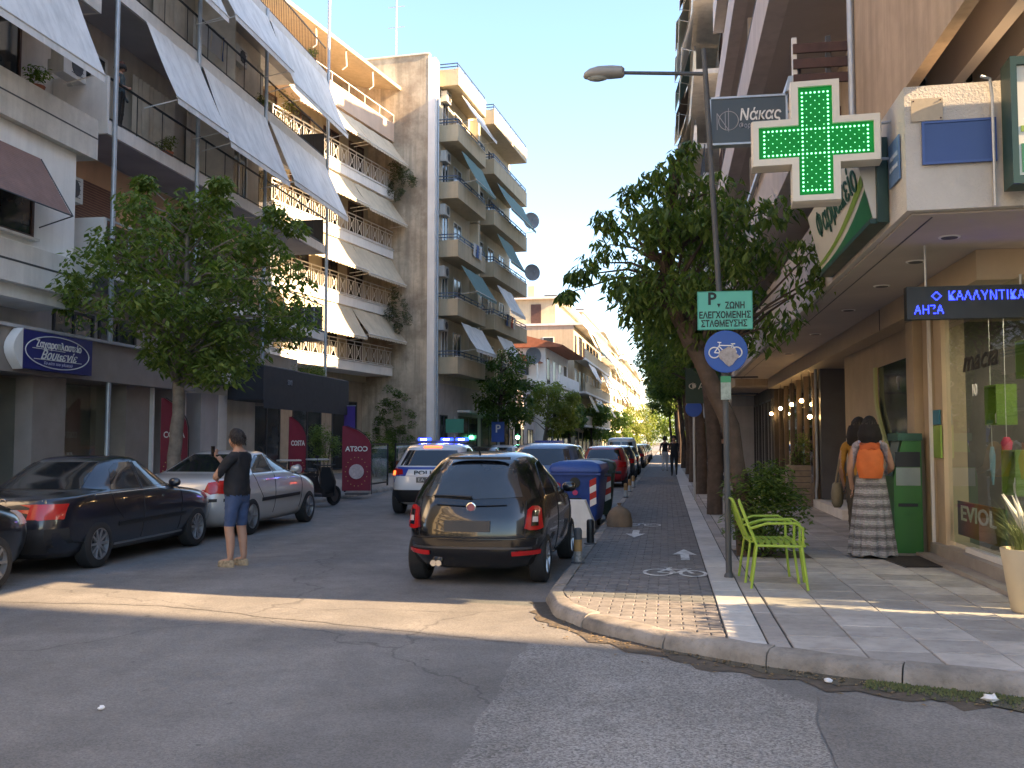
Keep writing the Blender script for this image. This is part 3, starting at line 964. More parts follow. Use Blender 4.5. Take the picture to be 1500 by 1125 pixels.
text('letters', 'Βουιsενίε', .24, white_paint, S_, (.168, 0, -.07), RX, shear=.5, bold=.003, width=1.15)
text('letters', 'Το κάτι του γλυκού', .085, M('sign_grey', (.45, .45, .6), .5, 0), S_, (.168, -.02, -.22), RX, shear=.4, width=.9)
mb = MB(); mb.bar((.168, -.8, .045), (.168, .2, .045), .008, .012); mb.bar((.168, -.75, -.155), (.168, .75, -.145), .008, .012); mb.build('underline', white_paint, S_)

# dark cafe with a charcoal awning
C_ = thing('shop_canopy', 'charcoal canopy over dark bar entrance below the grey block', 'canopy', (-12, 0, 0))
char = M('charcoal', (.03, .032, .038), .7, .12, 3)
mb = MB(); mb.prism([(0, 2.78), (1.05, 2.78), (1.05, 3.72), (.98, 3.76), (0, 3.9)], 25.3, 32.6, 'Y'); mb.build('canopy_body', char, C_)
mb = MB(); mb.prism([(1.05, 2.55), (1.07, 2.55), (1.07, 2.779), (1.05, 2.779)], 25.3, 32.6, 'Y'); mb.build('valance', char, C_)
text('letters', 'SIXI', .22, M('sign_soft', (.35, .35, .37), .6, 0), C_, (1.056, 27.2, 3.35), RX)
for y in (27.6, 31.0):
    mb = MB(); mb.tube([(.98, y - .25, 2.72), (1.0, y + .3, 2.74), (.98, y + .05, 2.6), (.98, y + .55, 2.58)], .02, 5); mb.build('strip_light', M('strip_white', (1, 1, 1), emit=(1, .97, .92), estr=1.2, var=0), C_)
W_ = thing('shop_sign', 'plain white signboard beside the charcoal canopy behind the tree', 'sign', (-11.9, 23.3, 3.5))
mb = MB(); mb.box(0, .12, 0, 1.9, -.3, .35); mb.build('sign_box', white_metal, W_)
mb = MB(); mb.box(0, .1, -.04, 1.94, -.36, -.3); mb.build('sign_rail', dark_grey, W_)
# inside the bar
box('bar_counter', brown_wood, A, -2.2, -1.6, 26, 31, .13, 1.15)
box('bar_counter_top', M('bar_top', (.45, .42, .38), .4), A, -2.25, -1.55, 25.9, 31.1, 1.151, 1.2)
mb = MB(); mb.lathe([(.45, 0), (.45, .05)], 24, (-1.2, 27.2, 2.1), 'X'); mb.build('round_emblem', M('emblem', (.13, .11, .07), .6), A)
for i in range(14):
    mb = MB(); mb.lathe([(.035, 0), (.038, .18), (.014, .22), (.014, .3)], 8, (-2.0 - .1 * (i % 2), 26.3 + i * .3, 1.21)); mb.build('bottle', M('bottle_blue', (.05, .06, .2), .2, .2) if i % 3 else white_metal, A, smooth=40)

# ------------------------------------------------------------------ beige block with cream awnings
BR = R(-10.5)
B = thing('apartment_block', 'beige apartment block with cream scalloped awnings and ornate white railings', 'building', (-14.85, 39.4, 0), BR)
ZB = [4.9, 7.85, 10.8, 13.8]
LB = 7.55
box('wall', plaster_yellow, B, -14, -1.4, -4.0, LB, 4.6, 16.8)
box('wall', plaster_brown, B, -14, -1.6, -4.0, LB, 0.1, 4.6)
for k, z in enumerate(ZB):
    box('balcony_slab', plaster_white, B, -1.4, 0, -3.2, LB, z, z + .42)
    box('slab_lip', white_metal, B, -.05, .05, -3.22, LB, z + .421, z + .47)
    rail_cross(B, -.04, -3.2, LB, z + .47, z + 1.4, white_metal)
    awning(B, -.05, z + 2.9, .82, z + 1.62, -2.6, 3.4, awn_cream, True)
    awning(B, -.05, z + 2.9, .82, z + 1.62, 3.46, LB - .1, awn_cream, True)
    for (a, b) in ((-2.4, -.9), (.2, 1.8), (3.0, 4.4), (5.4, 6.9)):
        window(B, -1.4, a, b, z + .45, z + 2.6, brown_wood, win_glass, 1, 'balcony_door')
box('parapet', M('peach', (.62, .47, .36), .85, .07, 1.2, .2, streak=.25), B, -1.4, 0, -3.2, LB, 16.8, 17.75)
box('penthouse', wall_shade, B, -14, -2.8, -4, LB, 16.801, 19.6)
rail_horizontal(B, -.04, -3.2, LB, 17.75, 18.2, white_metal, 1)
mb = MB(); mb.prism([(-3.4, 20.1), (.35, 19.45), (.35, 19.62), (-3.4, 20.3)], -3.6, LB + .05, 'Y'); mb.build('roof_slab', plaster_yellow, B)
for y in (-.4, 2.2, 4.8):
    mb = MB(); mb.tube([(.2, y, 19.45), (.25, y, 18.7), (.05, y - .05, 18.55)], .03, 6); mb.build('awning_arm', white_metal, B)
mb = MB(); mb.tube([(-4, 1.5, 20), (-4, 1.5, 23.2)], .05, 6); mb.build('mast', white_metal, B)
for (a, b) in ((-2, 0), (1, 3.4), (4.4, 6.8)):
    window(B, -1.6, a, b, 0.3, 3.6, dark_grey, win_glass, 1, 'shop_window')

# ------------------------------------------------------------------ cream block with solid balconies
CR = R(-5.0)
D = thing('apartment_block', 'cream apartment block with stained side wall and boxy solid balconies', 'building', (-11.4, 46.9, 0), CR)
box('side_wall', stained_wall, D, -15, -.25, -.25, 0, 0, 21.2)
box('roof_coping', concrete, D, -15, -.2, -.3, .05, 21.2, 21.28)
box('wall', plaster_cream, D, -15, -.001, 0.001, 15.6, 4.6, 20.4)
box('wall', plaster_grey, D, -15, .02, 0.002, 15.6, 0.1, 4.599)
box('corner_pilaster', plaster_white, D, -.249, .12, -.26, .3, 0.1, 21.0)
mb = MB(); mb.tube([(.18, .1, 0.2), (.18, .1, 20.8)], .05, 8); mb.build('downpipe', galv, D)
zt = [5.9, 8.85, 11.85, 14.85, 17.8, 20.7]
def solid_balcony(par, x1, y0, y1, zb, mat=plaster_yellow, h=.85, split=None):
    mb = MB(); mb.box(0, x1, y0, y1, zb, zb + .18); mb.box(x1 - .12, x1, y0, y1, zb + .18, zb + h); mb.box(0, x1 - .12, y0, y0 + .12, zb + .18, zb + h); mb.box(0, x1 - .12, y1 - .12, y1, zb + .18, zb + h)
    o = mb.build('balcony', mat, par)
    r = MB()
    for zz in (zb + h + .12, zb + h + .28):
        r.box(x1 - .08, x1 - .04, y0 + .04, y1 - .04, zz, zz + .05); r.box(.02, x1 - .08, y0 + .04, y0 + .08, zz, zz + .05)
    n = int((y1 - y0) / 1.2)
    for i in range(n + 1):
        y = y0 + .06 + (y1 - y0 - .12) * i / n; r.box(x1 - .08, x1 - .04, y - .02, y + .02, zb + h, zb + h + .29)
    r.build('railing', blue_rail, o)
    box('coping', concrete_light, o, x1 - .14, x1 + .02, y0 - .01, y1 + .01, zb + h + .002, zb + h + .03)
    return o
for k, z in enumerate(zt):
    zb = z - .85
    solid_balcony(D, 1.05, .7, 5.9, zb)
    solid_balcony(D, 1.25, 7.0, 15.2, zb + .0)
    if z < 19:
        for (a, b) in ((1.2, 2.2), (3.2, 4.6), (7.6, 9.0), (10.0, 11.4), (12.6, 14.0)):
            window(D, 0, a, b, zb + .2, zb + 2.4, white_metal, win_glass, 1, 'balcony_door')
        ac_unit(D, .05, .95 + .1 * k, zb + 2.2 - (.2 if k % 2 else 0))
        mb = MB(); mb.box(0, .5, 6.3, 6.7, zb, zb + 2.94); mb.build('flue', plaster_cream, D)
    # side awnings
    if k in (0, 1, 3, 4):
        awning(D, .95, zb + 2.7, 1.75, zb + 1.25, 1.6, 5.6, awn_green if k % 2 else awn_grey, arms=True)
    if k in (0, 2, 3, 1):
        awning(D, 1.15, zb + 2.7, 2.0, zb + 1.2, 8.0, 11.6 if k != 3 else 14.6, awn_green if k in (2, 3) else awn_grey)
box('roof_slab', plaster_yellow, D, -15, 0, 0.01, 15.6, 20.401, 20.7)
mb = MB(); mb.tube([(-4, 5, 20.7), (-4, 5, 28.5)], .05, 6)
for zz in (25.2, 26.4, 27.6): mb.tube([(-4.5, 5, zz), (-3.5, 5, zz)], .02, 4)
mb.build('mast', galv, D)
box('roof_box', concrete, D, -12, -9, .3, 3, 20.701, 22.4)
for (a, b) in ((1.0, 2.2), (4.2, 7.8), (8.6, 12.2), (13, 15.2)):
    window(D, .02, a, b, .3, 3.0, dark_grey, win_glass, 1, 'shop_window')
box('shop_ledge', white_metal, D, .02, .7, 4, 15.4, 3.2, 3.32)

def dish(loc, rz, r, label):
    t = thing('satellite_dish', label, 'dish', loc, rz)
    mb = MB(); mb.lathe([(.02, 0), (r * .5, .03), (r * .85, .1), (r, .16), (r * .99, .17), (r * .84, .115), (r * .5, .045), (.02, .015)], 20, (0, 0, 0), 'X'); mb.build('reflector', M('dish_grey', (.33, .33, .34), .5, .1), t, smooth=50)
    mb = MB(); mb.tube([(0, 0, 0), (-.25, 0, -.1), (-.25, 0, -.55)], .025, 6); mb.tube([(.05, 0, -r * .9), (.5, 0, -.05)], .014, 5); mb.obox((.52, 0, 0), (.09, .06, .08)); mb.build('bracket', galv, t)
def cream_pt(x, y, z):
    c, s = math.cos(CR), math.sin(CR)
    return (-11.4 + c * x - s * y, 46.9 + s * x + c * y, z)
dish(cream_pt(1.5, 15.2, 16.0), R(-60), .55, 'upper satellite dish at the end of a sunlit cream balcony')
dish(cream_pt(1.55, 15.2, 12.6), R(-60), .55, 'lower grey satellite dish on the shaded cream balcony corner')
dish(cream_pt(1.6, 15.3, 7.2), R(-60), .55, 'grey satellite dish low beside the tree on the cream block')

# ------------------------------------------------------------------ far houses on the left
def house(name, label, loc, rz, depth, length, floors, fh, wall, trim, setback=True, balc=True, sidewin=True, parapet=True, base=0.0, seed=1, roof=None):
    q = random.Random(seed)
    H = thing(name, label, 'building', loc, rz)
    top = base + floors * fh
    box('wall', wall, H, -depth, 0, 0, length, 0.05, top)
    box('roof_slab', trim, H, -depth - .1, .9 if balc else .15, -.1, length + .1, top + .001, top + .22)
    for k in range(floors):
        z = base + k * fh
        n = int(length / 3.0)
        for i in range(n):
            y = .6 + i * length / n
            if k == 0 and base == 0: window(H, 0, y, y + 2.0, z + .3, z + 2.6, dark_grey, win_glass, 1, 'shop_window')
            else: window(H, 0, y, y + 1.3, z + .2, z + 2.3, q.choice([white_metal, brown_wood]), win_glass, 1)
        if k and balc:
            box('balcony', trim, H, 0.001, 1.1, .2, length - .2, z - .12, z + .08)
            if q.random() < .6: box('balcony_wall', wall, H, 1.0, 1.09, .2, length - .2, z + .081, z + .95)
            else: rail_bars(H, 1.04, .2, length - .2, z + .08, z + 1.0, dark_grey, .3)
            i = 0
            while i < n:
                if q.random() < .55: awning(H, .95, z + fh - .15, 1.7, z + 1.5, .4 + i * length / n, .2 + (i + 1) * length / n, q.choice([awn_cream, awn_grey, awn_cream, awn_green]), arms=False)
                i += 1
        if sidewin:
            for x in (-depth * .72, -depth * .3):
                if k:
                    mb = MB(); mb.box(x, x + 1.1, -.05, .0, z + .8, z + 2.1); f = mb.build('window', q.choice([white_metal, brown_wood]), H)
                    box('pane', win_glass, f, x + .08, x + 1.02, -.07, -.051, z + .88, z + 2.02)
    if setback:
        box('penthouse', wall, H, -depth, -2.0, 1.5, length - 1, top + .221, top + 2.8)
        box('penthouse_roof', trim, H, -depth, -1.2, 1.0, length - .6, top + 2.801, top + 3.0)
        mb = MB(); mb.box(-4.4, -3.4, 1.44, 1.5, top + .3, top + 2.3); mb.build('penthouse_door', brown_wood, H)
        box('chimney', plaster_orange, H, -depth * .5, -depth * .5 + .7, 3, 3.7, top + 3.0, top + 4.4)
        box('solar_tank', dark_grey, H, -3.5, -2.2, 4, 5.4, top + 3.02, top + 3.6)
        rail_bars(H, .8 if balc else .1, 0, length, top + .22, top + 1.1, white_metal, .4)
    return H
F1 = house('town_house', 'white house with terracotta porch roof beyond the cream block', (-9.6, 78.0, 0), R(-3), 8, 12, 3, 3.1, plaster_white, concrete_light, False, True, True, seed=4)
mb = MB(); mb.prism([(-8.3, 9.3), (1.3, 9.3), (1.5, 9.45), (-3.2, 10.7), (-8.3, 9.5)], -.5, 12.4, 'Y'); mb.build('tiled_roof', terracotta, F1)
mb = MB(); mb.prism([(-3.6, 8.0), (-.2, 8.0), (-.2, 8.08), (-1.9, 8.75), (-3.6, 8.1)], -2.0, -.05, 'Y'); mb.build('porch_roof', terracotta, F1)
for x in (-3.4, -.4):
    mb = MB(); mb.box(x, x + .12, -1.9, -1.78, 6.2, 8.0); mb.build('porch_post', white_metal, F1)
box('porch_floor', concrete_light, F1, -5, .3, -2.1, -.01, 5.5, 6.2)
F2 = house('apartment_block', 'pale orange sunlit apartment block with roof terrace far down the left side', (-8.6, 92.0, 0), R(-2), 10, 26, 4, 3.2, plaster_yellow, concrete_light, True, True, True, seed=5)
F3 = house('apartment_block', 'tall pale block far down the left side above the white house', (-8.4, 122.0, 0), R(-2), 12, 34, 5, 3.1, plaster_yellow, plaster_white, True, True, True, seed=6)
F4 = house('apartment_block', 'farthest sunlit cream block on the left near the street end', (-7.2, 162.0, 0), R(-1.5), 12, 60, 5, 3.1, plaster_yellow, plaster_white, False, True, False, seed=8)
F5 = house('apartment_block', 'plain low block filling the gap between cream block and white house', (-11.0, 66.0, 0), R(-4), 9, 10.5, 2, 3.0, plaster_grey, concrete, False, False, True, seed=9)
# ------------------------------------------------------------------ corner block with the pharmacy (local x points to the street, y runs towards the camera)
P0 = (1.65, 31.5, 0)
P = thing('apartment_block', 'brown corner apartment block above the pharmacy canopy on the right', 'building', P0, PI)
def px(X): return P0[0] - X
def py(Y): return P0[1] - Y
pinkish = M('fascia_taupe', (.56, .50, .46), .85, .1, 1.5, .25, 30, streak=.35)
tanwall = M('bay_tan', (.44, .325, .22), .9, .12, 3, .3, 30, streak=.55)
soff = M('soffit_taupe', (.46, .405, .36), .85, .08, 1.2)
rough_plaster = M('rough_plaster', (.52, .49, .44), .95, .1, 2, 1.0, 45, dirt=.12)
box('wall', plaster_brown, P, px(18), px(3.2), 0, py(12.6), 4.5, 22.6)
ZF = [5.2, 8.47, 11.7, 14.9, 18.1, 21.3]
for k, z in enumerate(ZF):
    box('balcony_slab', pinkish, P, px(3.2), px(1.95), 0, py(12.62), z, z + .22)
    box('parapet', pinkish if k == 0 else M('parapet_pale', (.60, .53, .48), .85, .08, 1.5, .2, streak=.3), P, px(1.95), px(1.65), 0, py(12.6), z, z + .9)
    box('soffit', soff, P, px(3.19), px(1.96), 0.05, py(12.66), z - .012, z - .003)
    rail_horizontal(P, px(1.75), 0.1, py(12.7), z + .9, z + 1.35, dark_grey, 2)
    for i in range(5):
        y = .9 + i * 3.6
        if k < 5: window(P, px(3.2), y, y + 1.8, z + .25, z + 2.5, brown_wood if i % 2 else white_metal, win_glass, 1, 'balcony_door')
    if k < 5: box('divider', plaster_brown, P, px(3.19), px(1.96), 9.0, 9.12, z + .221, z + 2.9)
    # end rail of brown boards towards the camera
    if k < 3:
        for j in range(3):
            box('board', brown_wood, P, px(2.55), px(1.66), py(12.6) - .001, py(12.56), z + .98 + j * .2, z + 1.1 + j * .2)
        for X in (1.68, 2.1, 2.5):
            box('rail_post', white_metal if X < 1.8 else dark_grey, P, px(X + .03), px(X - .03), py(12.66), py(12.6) - .003, z + .91, z + 1.6)
for (Y, X, k) in ((14.5, 3.0, 1), (17.5, 3.0, 2), (14.2, 3.0, 0)):
    ac_unit(P, px(3.15), py(Y), ZF[k] + 2.2)
# white cladding strip along the first parapet
mb = MB(); mb.prism([(px(1.62), 6.12), (px(1.56), 6.10), (px(1.60), 6.3), (px(1.66), 6.3)], 0, py(12.6), 'Y'); mb.build('metal_flashing', galv, P)
# projecting bay
box('bay_wall', tanwall, P, px(2.52), px(2.4), py(12.6) + .002, py(7.0), 5.14, 22.6)
box('bay_core', plaster_brown, P, px(18), px(2.7), py(12.6) + .003, py(8.95), 6.3, 22.6)
box('bay_extension', plaster_brown, P, px(4.5), px(2.7), py(8.95) + .001, py(7.0), 6.3, 9.4)
box('bay_back_wall', plaster_brown, P, px(18), px(2.7), py(12.6) + .003, py(11.4), 4.5, 6.299)
for i, X in enumerate((2.95, 3.45)):
    box('beam', soff, P, px(X + .12), px(X), py(11.39), py(7.02), 5.3 + .1 * i, 6.29)
mb = MB()
for i in range(12):
    X = 2.75 + i * .2
    mb.bar((px(X), py(11.34), 4.8), (px(X + .5), py(11.34), 6.25), .012, .012); mb.bar((px(X + .5), py(11.33), 4.8), (px(X), py(11.33), 6.25), .012, .012)
mb.build('lattice', galv, P)
box('lattice_window', win_glass, P, px(5.2), px(2.75), py(11.4) + .001, py(11.37), 4.75, 6.25)
mb = MB(); mb.tube([(px(2.36), py(12.5), 4.6), (px(2.36), py(12.5), 20)], .045, 8); mb.build('downpipe', galv, P, smooth=60)
box('roof_slab', concrete, P, px(18.2), px(1.5), -.1, py(8.8), 22.601, 22.8)
window(P, px(2.4), py(10.9), py(9.9), 7.4, 8.9, white_metal, win_glass, 0, 'window')

# canopy
mb = MB(); mb.prism([(px(2.1), 0), (px(2.1), py(8.8)), (px(9), py(8.42)), (px(9), 0)], 3.62, 4.72, 'Z'); canopy = mb.build('canopy', rough_plaster, P)
box('canopy_front', pinkish, P, px(2.1) + .0005, px(2.094), 0.01, py(10.2), 3.63, 4.7)
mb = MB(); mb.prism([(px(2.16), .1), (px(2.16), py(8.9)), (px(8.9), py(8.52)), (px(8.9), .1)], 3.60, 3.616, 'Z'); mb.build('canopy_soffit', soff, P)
for X in (2.35,):
    box('soffit_groove', dark_grey, P, px(X + .015), px(X), 0.2, py(9.0), 3.596, 3.5995)
for Y in (9.9, 11.2, 12.9, 15.2, 18.5, 22.5):
    mb = MB(); mb.lathe([(.10, 3.59), (.105, 3.60)], 20, (px(2.75), py(Y), 0)); r_ = mb.build('downlight', white_metal, P)
    mb = MB(); mb.lathe([(.075, 3.585), (.08, 3.592)], 20, (px(2.75), py(Y), 0)); mb.build('lamp_glass', dark_grey, r_)
box('bulkhead', tan_panel, P, px(6), px(3.2), 0.1, py(10.6), 3.28, 3.598)
box('bulkhead_joint', dark_grey, P, px(3.2) + .0, px(3.197), py(15.25), py(15.2), 3.28, 3.597)

# ground floor
box('wall', M('tan_wall', (.40, .31, .205), .6, .1, 2), P, px(3.9), px(3.52), py(20.0), py(17.1), .12, 3.28)
box('wall', MATS['tan_wall'], P, px(3.9), px(3.52), py(17.1) + .001, py(14.36), 2.85, 3.28)
box('wall', MATS['tan_wall'], P, px(3.9), px(3.52), py(17.1) + .001, py(14.36), .12, .5)
box('pillar', tan_panel, P, px(3.9), px(3.36), py(14.35), py(13.95), .12, 3.28)
box('pillar', tan_panel, P, px(3.9), px(3.46), py(13.86), py(13.5), .12, 3.28)
box('pillar_joint', black_metal, P, px(3.9), px(3.5), py(13.949), py(13.861), .12, 3.28)
box('pillar_edge', white_metal, P, px(3.47), px(3.43), py(13.499), py(13.46), .3, 3.28)
# curved lime edging round the dark glass beside the cash machine
lime = M('lime', (.20, .32, .05), .5, .08, 3)
lime_pale = M('lime_pale', (.42, .46, .20), .5, .08, 3)
outer = []; 
for i in range(25):
    t = i / 24; z = 2.85 - t * 2.35
    w = 17.05 - 1.35 * (0.5 - 0.5 * math.cos(PI * min(1, max(0, (t - .15) / .75))))
    outer.append((w, z))
mb = MB(); rows = [[], [], [], []]
for (y, z) in outer:
    rows[0].append((px(3.50), py(y), z)); rows[1].append((px(3.46), py(y), z)); rows[2].append((px(3.46), py(y - .14), z)); rows[3].append((px(3.50), py(y - .14), z))
mb.grid(rows); mb.build('curved_edging', lime_pale, P, smooth=50)
mb = MB(); mb.poly([(px(3.51), py(y), z) for (y, z) in outer] + [(px(3.51), py(17.1), .5), (px(3.51), py(17.1), 2.85)]); mb.build('curved_panel', MATS['tan_wall'], P)
box('dark_glass', win_glass, P, px(3.6), px(3.53), py(17.0), py(14.37), .5, 2.85)
mb = MB(); text('letters', 'P', .3, M('reflect_grey', (.35, .38, .42), .5, 0), P, (px(3.522), py(15.6), 2.5), (R(90), 0, R(90)), mirror=True)  # mirrored letter painted on as a reflection in the dark glass
# doorway with dark red inside
box('doorway_floor', concrete_light, P, px(5.4), px(3.32), py(23.1), py(19.4), .12, .30)
box('door_panel', M('dark_red', (.10, .02, .018), .6, .1), P, px(4.4), px(4.3), py(22.9), py(20.0), .31, 3.3)
box('door', dark_grey, P, px(4.29), px(4.22), py(22.6), py(21.2), .31, 2.7)
box('door_return', M('grey_shutter', (.12, .12, .13), .5), P, px(4.3), px(3.5), py(23.2), py(22.95), .31, 3.28)
mb = MB(); mb.tube([(px(3.4), py(23.1), .1), (px(3.38), py(23.05), .5), (px(3.42), py(23.1), .8), (px(3.42), py(23.1), 3.5)], .035, 8); mb.build('downpipe', galv, P, smooth=60)
# cafe front further along
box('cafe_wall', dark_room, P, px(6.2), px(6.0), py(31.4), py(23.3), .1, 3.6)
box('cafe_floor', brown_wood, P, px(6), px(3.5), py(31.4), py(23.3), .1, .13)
for i, Y in enumerate((24.2, 25.6, 27.0, 28.4, 29.8, 31.2)):
    box('cafe_post', M('cafe_wood', (.14, .10, .07), .6, .2, 5), P, px(3.62), px(3.5), py(Y + .12), py(Y), .13, 3.3)
    if i < 5:
        mb = MB(); mb.box(px(3.57), px(3.56), py(Y + 1.4), py(Y + .12), .6, 3.0); mb.build('cafe_glass', clear_glass, P)
        box('cafe_sill', MATS['cafe_wood'], P, px(3.66), px(3.5), py(Y + 1.4), py(Y + .12), .13, .6)
bulbm = M('bulb_glow', (1, .8, .5), emit=(1.0, .62, .25), estr=14.0, var=0)
for i, (Y, X, z) in enumerate(((24.6, 3.3, 2.62), (26.5, 3.3, 2.6), (29.0, 3.3, 2.58), (31.5, 3.3, 2.5), (23.6, 3.35, 2.2))):
    t = thing('pendant_lamp', ('bare glowing bulb hanging nearest the tan wall outside the cafe', 'second glowing bulb hanging along the cafe front', 'third glowing bulb hanging along the cafe front', 'farthest glowing bulb of the row along the cafe front', 'small low glowing bulb beside the wooden planter')[i], 'lamp', (X, Y, z), 0, 'glowing bulbs along the cafe front')
    mb = MB(); mb.sphere((0, 0, 0), .05, 10, 8); mb.build('bulb', bulbm, t, smooth=60)
    mb = MB(); mb.lathe([(.022, .045), (.022, .1)], 8); mb.tube([(0, 0, .1), (0, 0, 3.6 - z)], .006, 5); mb.build('cord', black_metal, t)

# pharmacy shop window
SH = M('shop_interior', (.12, .11, .10), .7, .2, 1.5)
marble = M('plinth_marble', (.30, .27, .24), .45, .15, 4)
box('window_plinth', marble, P, px(3.9), px(3.40), py(13.46), py(8.6), .12, .30)
box('window_step', marble, P, px(3.9), px(3.22), py(13.46), py(8.6), .10, .17)
mb = MB(); mb.box(px(3.56), px(3.55), py(13.45), py(8.7), .36, 3.28); mb.build('shop_glass', clear_glass, P)
box('bottom_rail', white_metal, P, px(3.6), px(3.5), py(12.3), py(8.7), .301, .36)
box('window_frame', tan_panel, P, px(3.62), px(3.5), py(13.45), py(13.1), .3, 3.28)
box('back_wall', SH, P, px(7.2), px(7.0), py(14.3), py(8.7), .1, 3.6)
box('shop_floor', SH, P, px(7.0), px(3.91), py(14.3), py(8.7), .1, .13)
box('side_wall', SH, P, px(7), px(3.9), py(14.34), py(14.3), .1, 3.6)
for i in range(4):
    box('wall_shelf', white_metal, P, px(6.98), px(6.7), py(14.2), py(8.8), .6 + .55 * i, .63 + .55 * i)
q = random.Random(5)
stockm = [M('stock_%d' % i, c, .5, .05) for i, c in enumerate(((.6, .6, .58), (.2, .35, .1), (.5, .12, .2), (.1, .2, .4), (.55, .45, .3)))]
for i in range(3):
    for j in range(16):
        Y = 9.0 + j * .31 + q.uniform(-.05, .05); h = q.uniform(.15, .4)
        box('package', stockm[q.randrange(5)], P, px(6.93), px(6.75), py(Y + q.uniform(.1, .22)), py(Y), .632 + .55 * i, .632 + .55 * i + h)
def display_box(Y, z, s, label):
    t = thing('display_box', label, 'display box', (3.72, Y, z))
    mb = MB(); a = .02
    mb.box(0, .22, 0, s, 0, a); mb.box(0, .22, 0, s, s * 1.1 - a, s * 1.1); mb.box(0, .22, 0, a, a, s * 1.1 - a); mb.box(0, .22, s - a, s, a, s * 1.1 - a); mb.box(.2, .22, a, s - a, a, s * 1.1 - a)
    mb.build('shell', lime, t)
    for k in range(2):
        mb = MB(); mb.lathe([(.03, 0), (.035, .1), (.02, .13), (.02, .17)], 10, (.1, s * (.3 + .35 * k), a)); mb.build('bottle', white_metal, t, smooth=40)
display_box(11.75, 1.80, .42, 'lime green display cube hanging high in the pharmacy window')
display_box(11.2, 1.02, .45, 'lime green display cube hanging low in the pharmacy window')
display_box(10.75, 2.28, .36, 'lime green display cube at the upper right edge of the window')
t = thing('poster', 'purple to orange poster at the foot of the pharmacy window', 'poster', (3.62, 12.45, .45))
evi = bpy.data.materials.new('poster_gradient'); evi.use_nodes = True
n_ = evi.node_tree.nodes; l_ = evi.node_tree.links
tc = n_.new('ShaderNodeTexCoord'); sx_ = n_.new('ShaderNodeSeparateXYZ'); rp = n_.new('ShaderNodeValToRGB')
rp.color_ramp.elements[0].color = (.02, .10, .02, 1); rp.color_ramp.elements[1].color = (.09, .02, .16, 1)
e_ = rp.color_ramp.elements.new(.45); e_.color = (.45, .16, .02, 1); e_ = rp.color_ramp.elements.new(.75); e_.color = (.35, .04, .12, 1)
l_.new(tc.outputs['Generated'], sx_.inputs[0]); l_.new(sx_.outputs[1], rp.inputs[0]); l_.new(rp.outputs[0], n_['Principled BSDF'].inputs['Base Color'])
mb = MB(); mb.box(0, .02, -1.2, .55, 0, .42); mb.build('poster_board', evi, t)
text('letters', 'EVIOL', .26, M('pale_letters', (.7, .66, .6), .5, 0), t, (-.006, -.25, .27), (R(90), 0, R(-90)), bold=.004, width=1.3)
text('letters', 'macia', .34, M('ink_dark', (.02, .02, .02), .6, 0), P, (px(3.545), py(11.75), 2.55), (R(90), 0, R(90)), shear=.3, bold=.006, width=1.25)
text('letters', '10', .2, white_metal, P, (px(3.545), py(11.95), 2.2), (R(90), 0, R(90)))
t = thing('hanging_toy', 'pink and blue flip-flop shaped toys hanging in the pharmacy window', 'toy', (3.8, 11.7, 1.3))
mb = MB(); mb.lathe([(.03, 0), (.06, .08), (.05, .2), (.065, .3), (.03, .36)], 10, (0, 0, 0)); mb.build('sole', M('hotpink', (.6, .06, .12), .5), t, smooth=40)
mb = MB(); mb.lathe([(.01, -.2), (.03, 0), (.035, .15), (.02, .25)], 10, (0, .5, 0)); mb.build('sole', M('skyblue', (.25, .45, .55), .5), t, smooth=40)
mb = MB(); mb.tube([(0, 0, .35), (0, 0, 1.9)], .004, 4); mb.tube([(0, .5, .24), (0, .5, 1.9)], .004, 4); mb.build('string', white_metal, t)
t = thing('ceiling_lamp', 'lit oval ceiling lamp inside the pharmacy seen through the glass', 'lamp', (4.3, 11.6, 3.2))
mb = MB(); mb.lathe([(.16, 0), (.17, .03)], 20); mb.build('lamp_rim', white_metal, t)
mb = MB(); mb.lathe([(.14, -.012), (.14, -.002)], 20); mb.build('lamp_disc', M('lamp_warm', (1, .9, .7), emit=(1, .85, .6), estr=6, var=0), t)
pl_ = bpy.data.lights.new('ceiling_light', 'AREA'); pl_.shape = 'DISK'; pl_.size = .3; pl_.energy = 3.5; pl_.color = (1, .84, .62)
po_ = bpy.data.objects.new('ceiling_light', pl_); COL.objects.link(po_); po_.parent = t; po_.location = (0, 0, -.03)
for (dx, dy) in ((.9, 1.4), (.9, -1.5)):
    t2 = thing('ceiling_lamp', 'lit ceiling lamp deeper inside the pharmacy near the ' + ('side wall' if dy > 0 else 'right edge'), 'lamp', (4.3 + dx, 11.6 + dy, 3.2))
    mb = MB(); mb.lathe([(.16, 0), (.17, .03)], 20); mb.build('lamp_rim', white_metal, t2)
    mb = MB(); mb.lathe([(.14, -.012), (.14, -.002)], 20); mb.build('lamp_disc', MATS['lamp_warm'], t2)
    po_ = bpy.data.objects.new('ceiling_light', pl_); COL.objects.link(po_); po_.parent = t2; po_.location = (0, 0, -.03)
t = thing('notice', 'blue and lime notices fixed to the pharmacy window post', 'notice', (3.47, 13.3, 1.4))
mb = MB(); mb.box(0, .02, -.18, .16, 0, .42); mb.build('lime_notice', lime, t)
mb = MB(); mb.box(0, .02, -.14, .16, .43, .62); mb.build('blue_notice', M('notice_blue', (.03, .17, .26), .5), t)

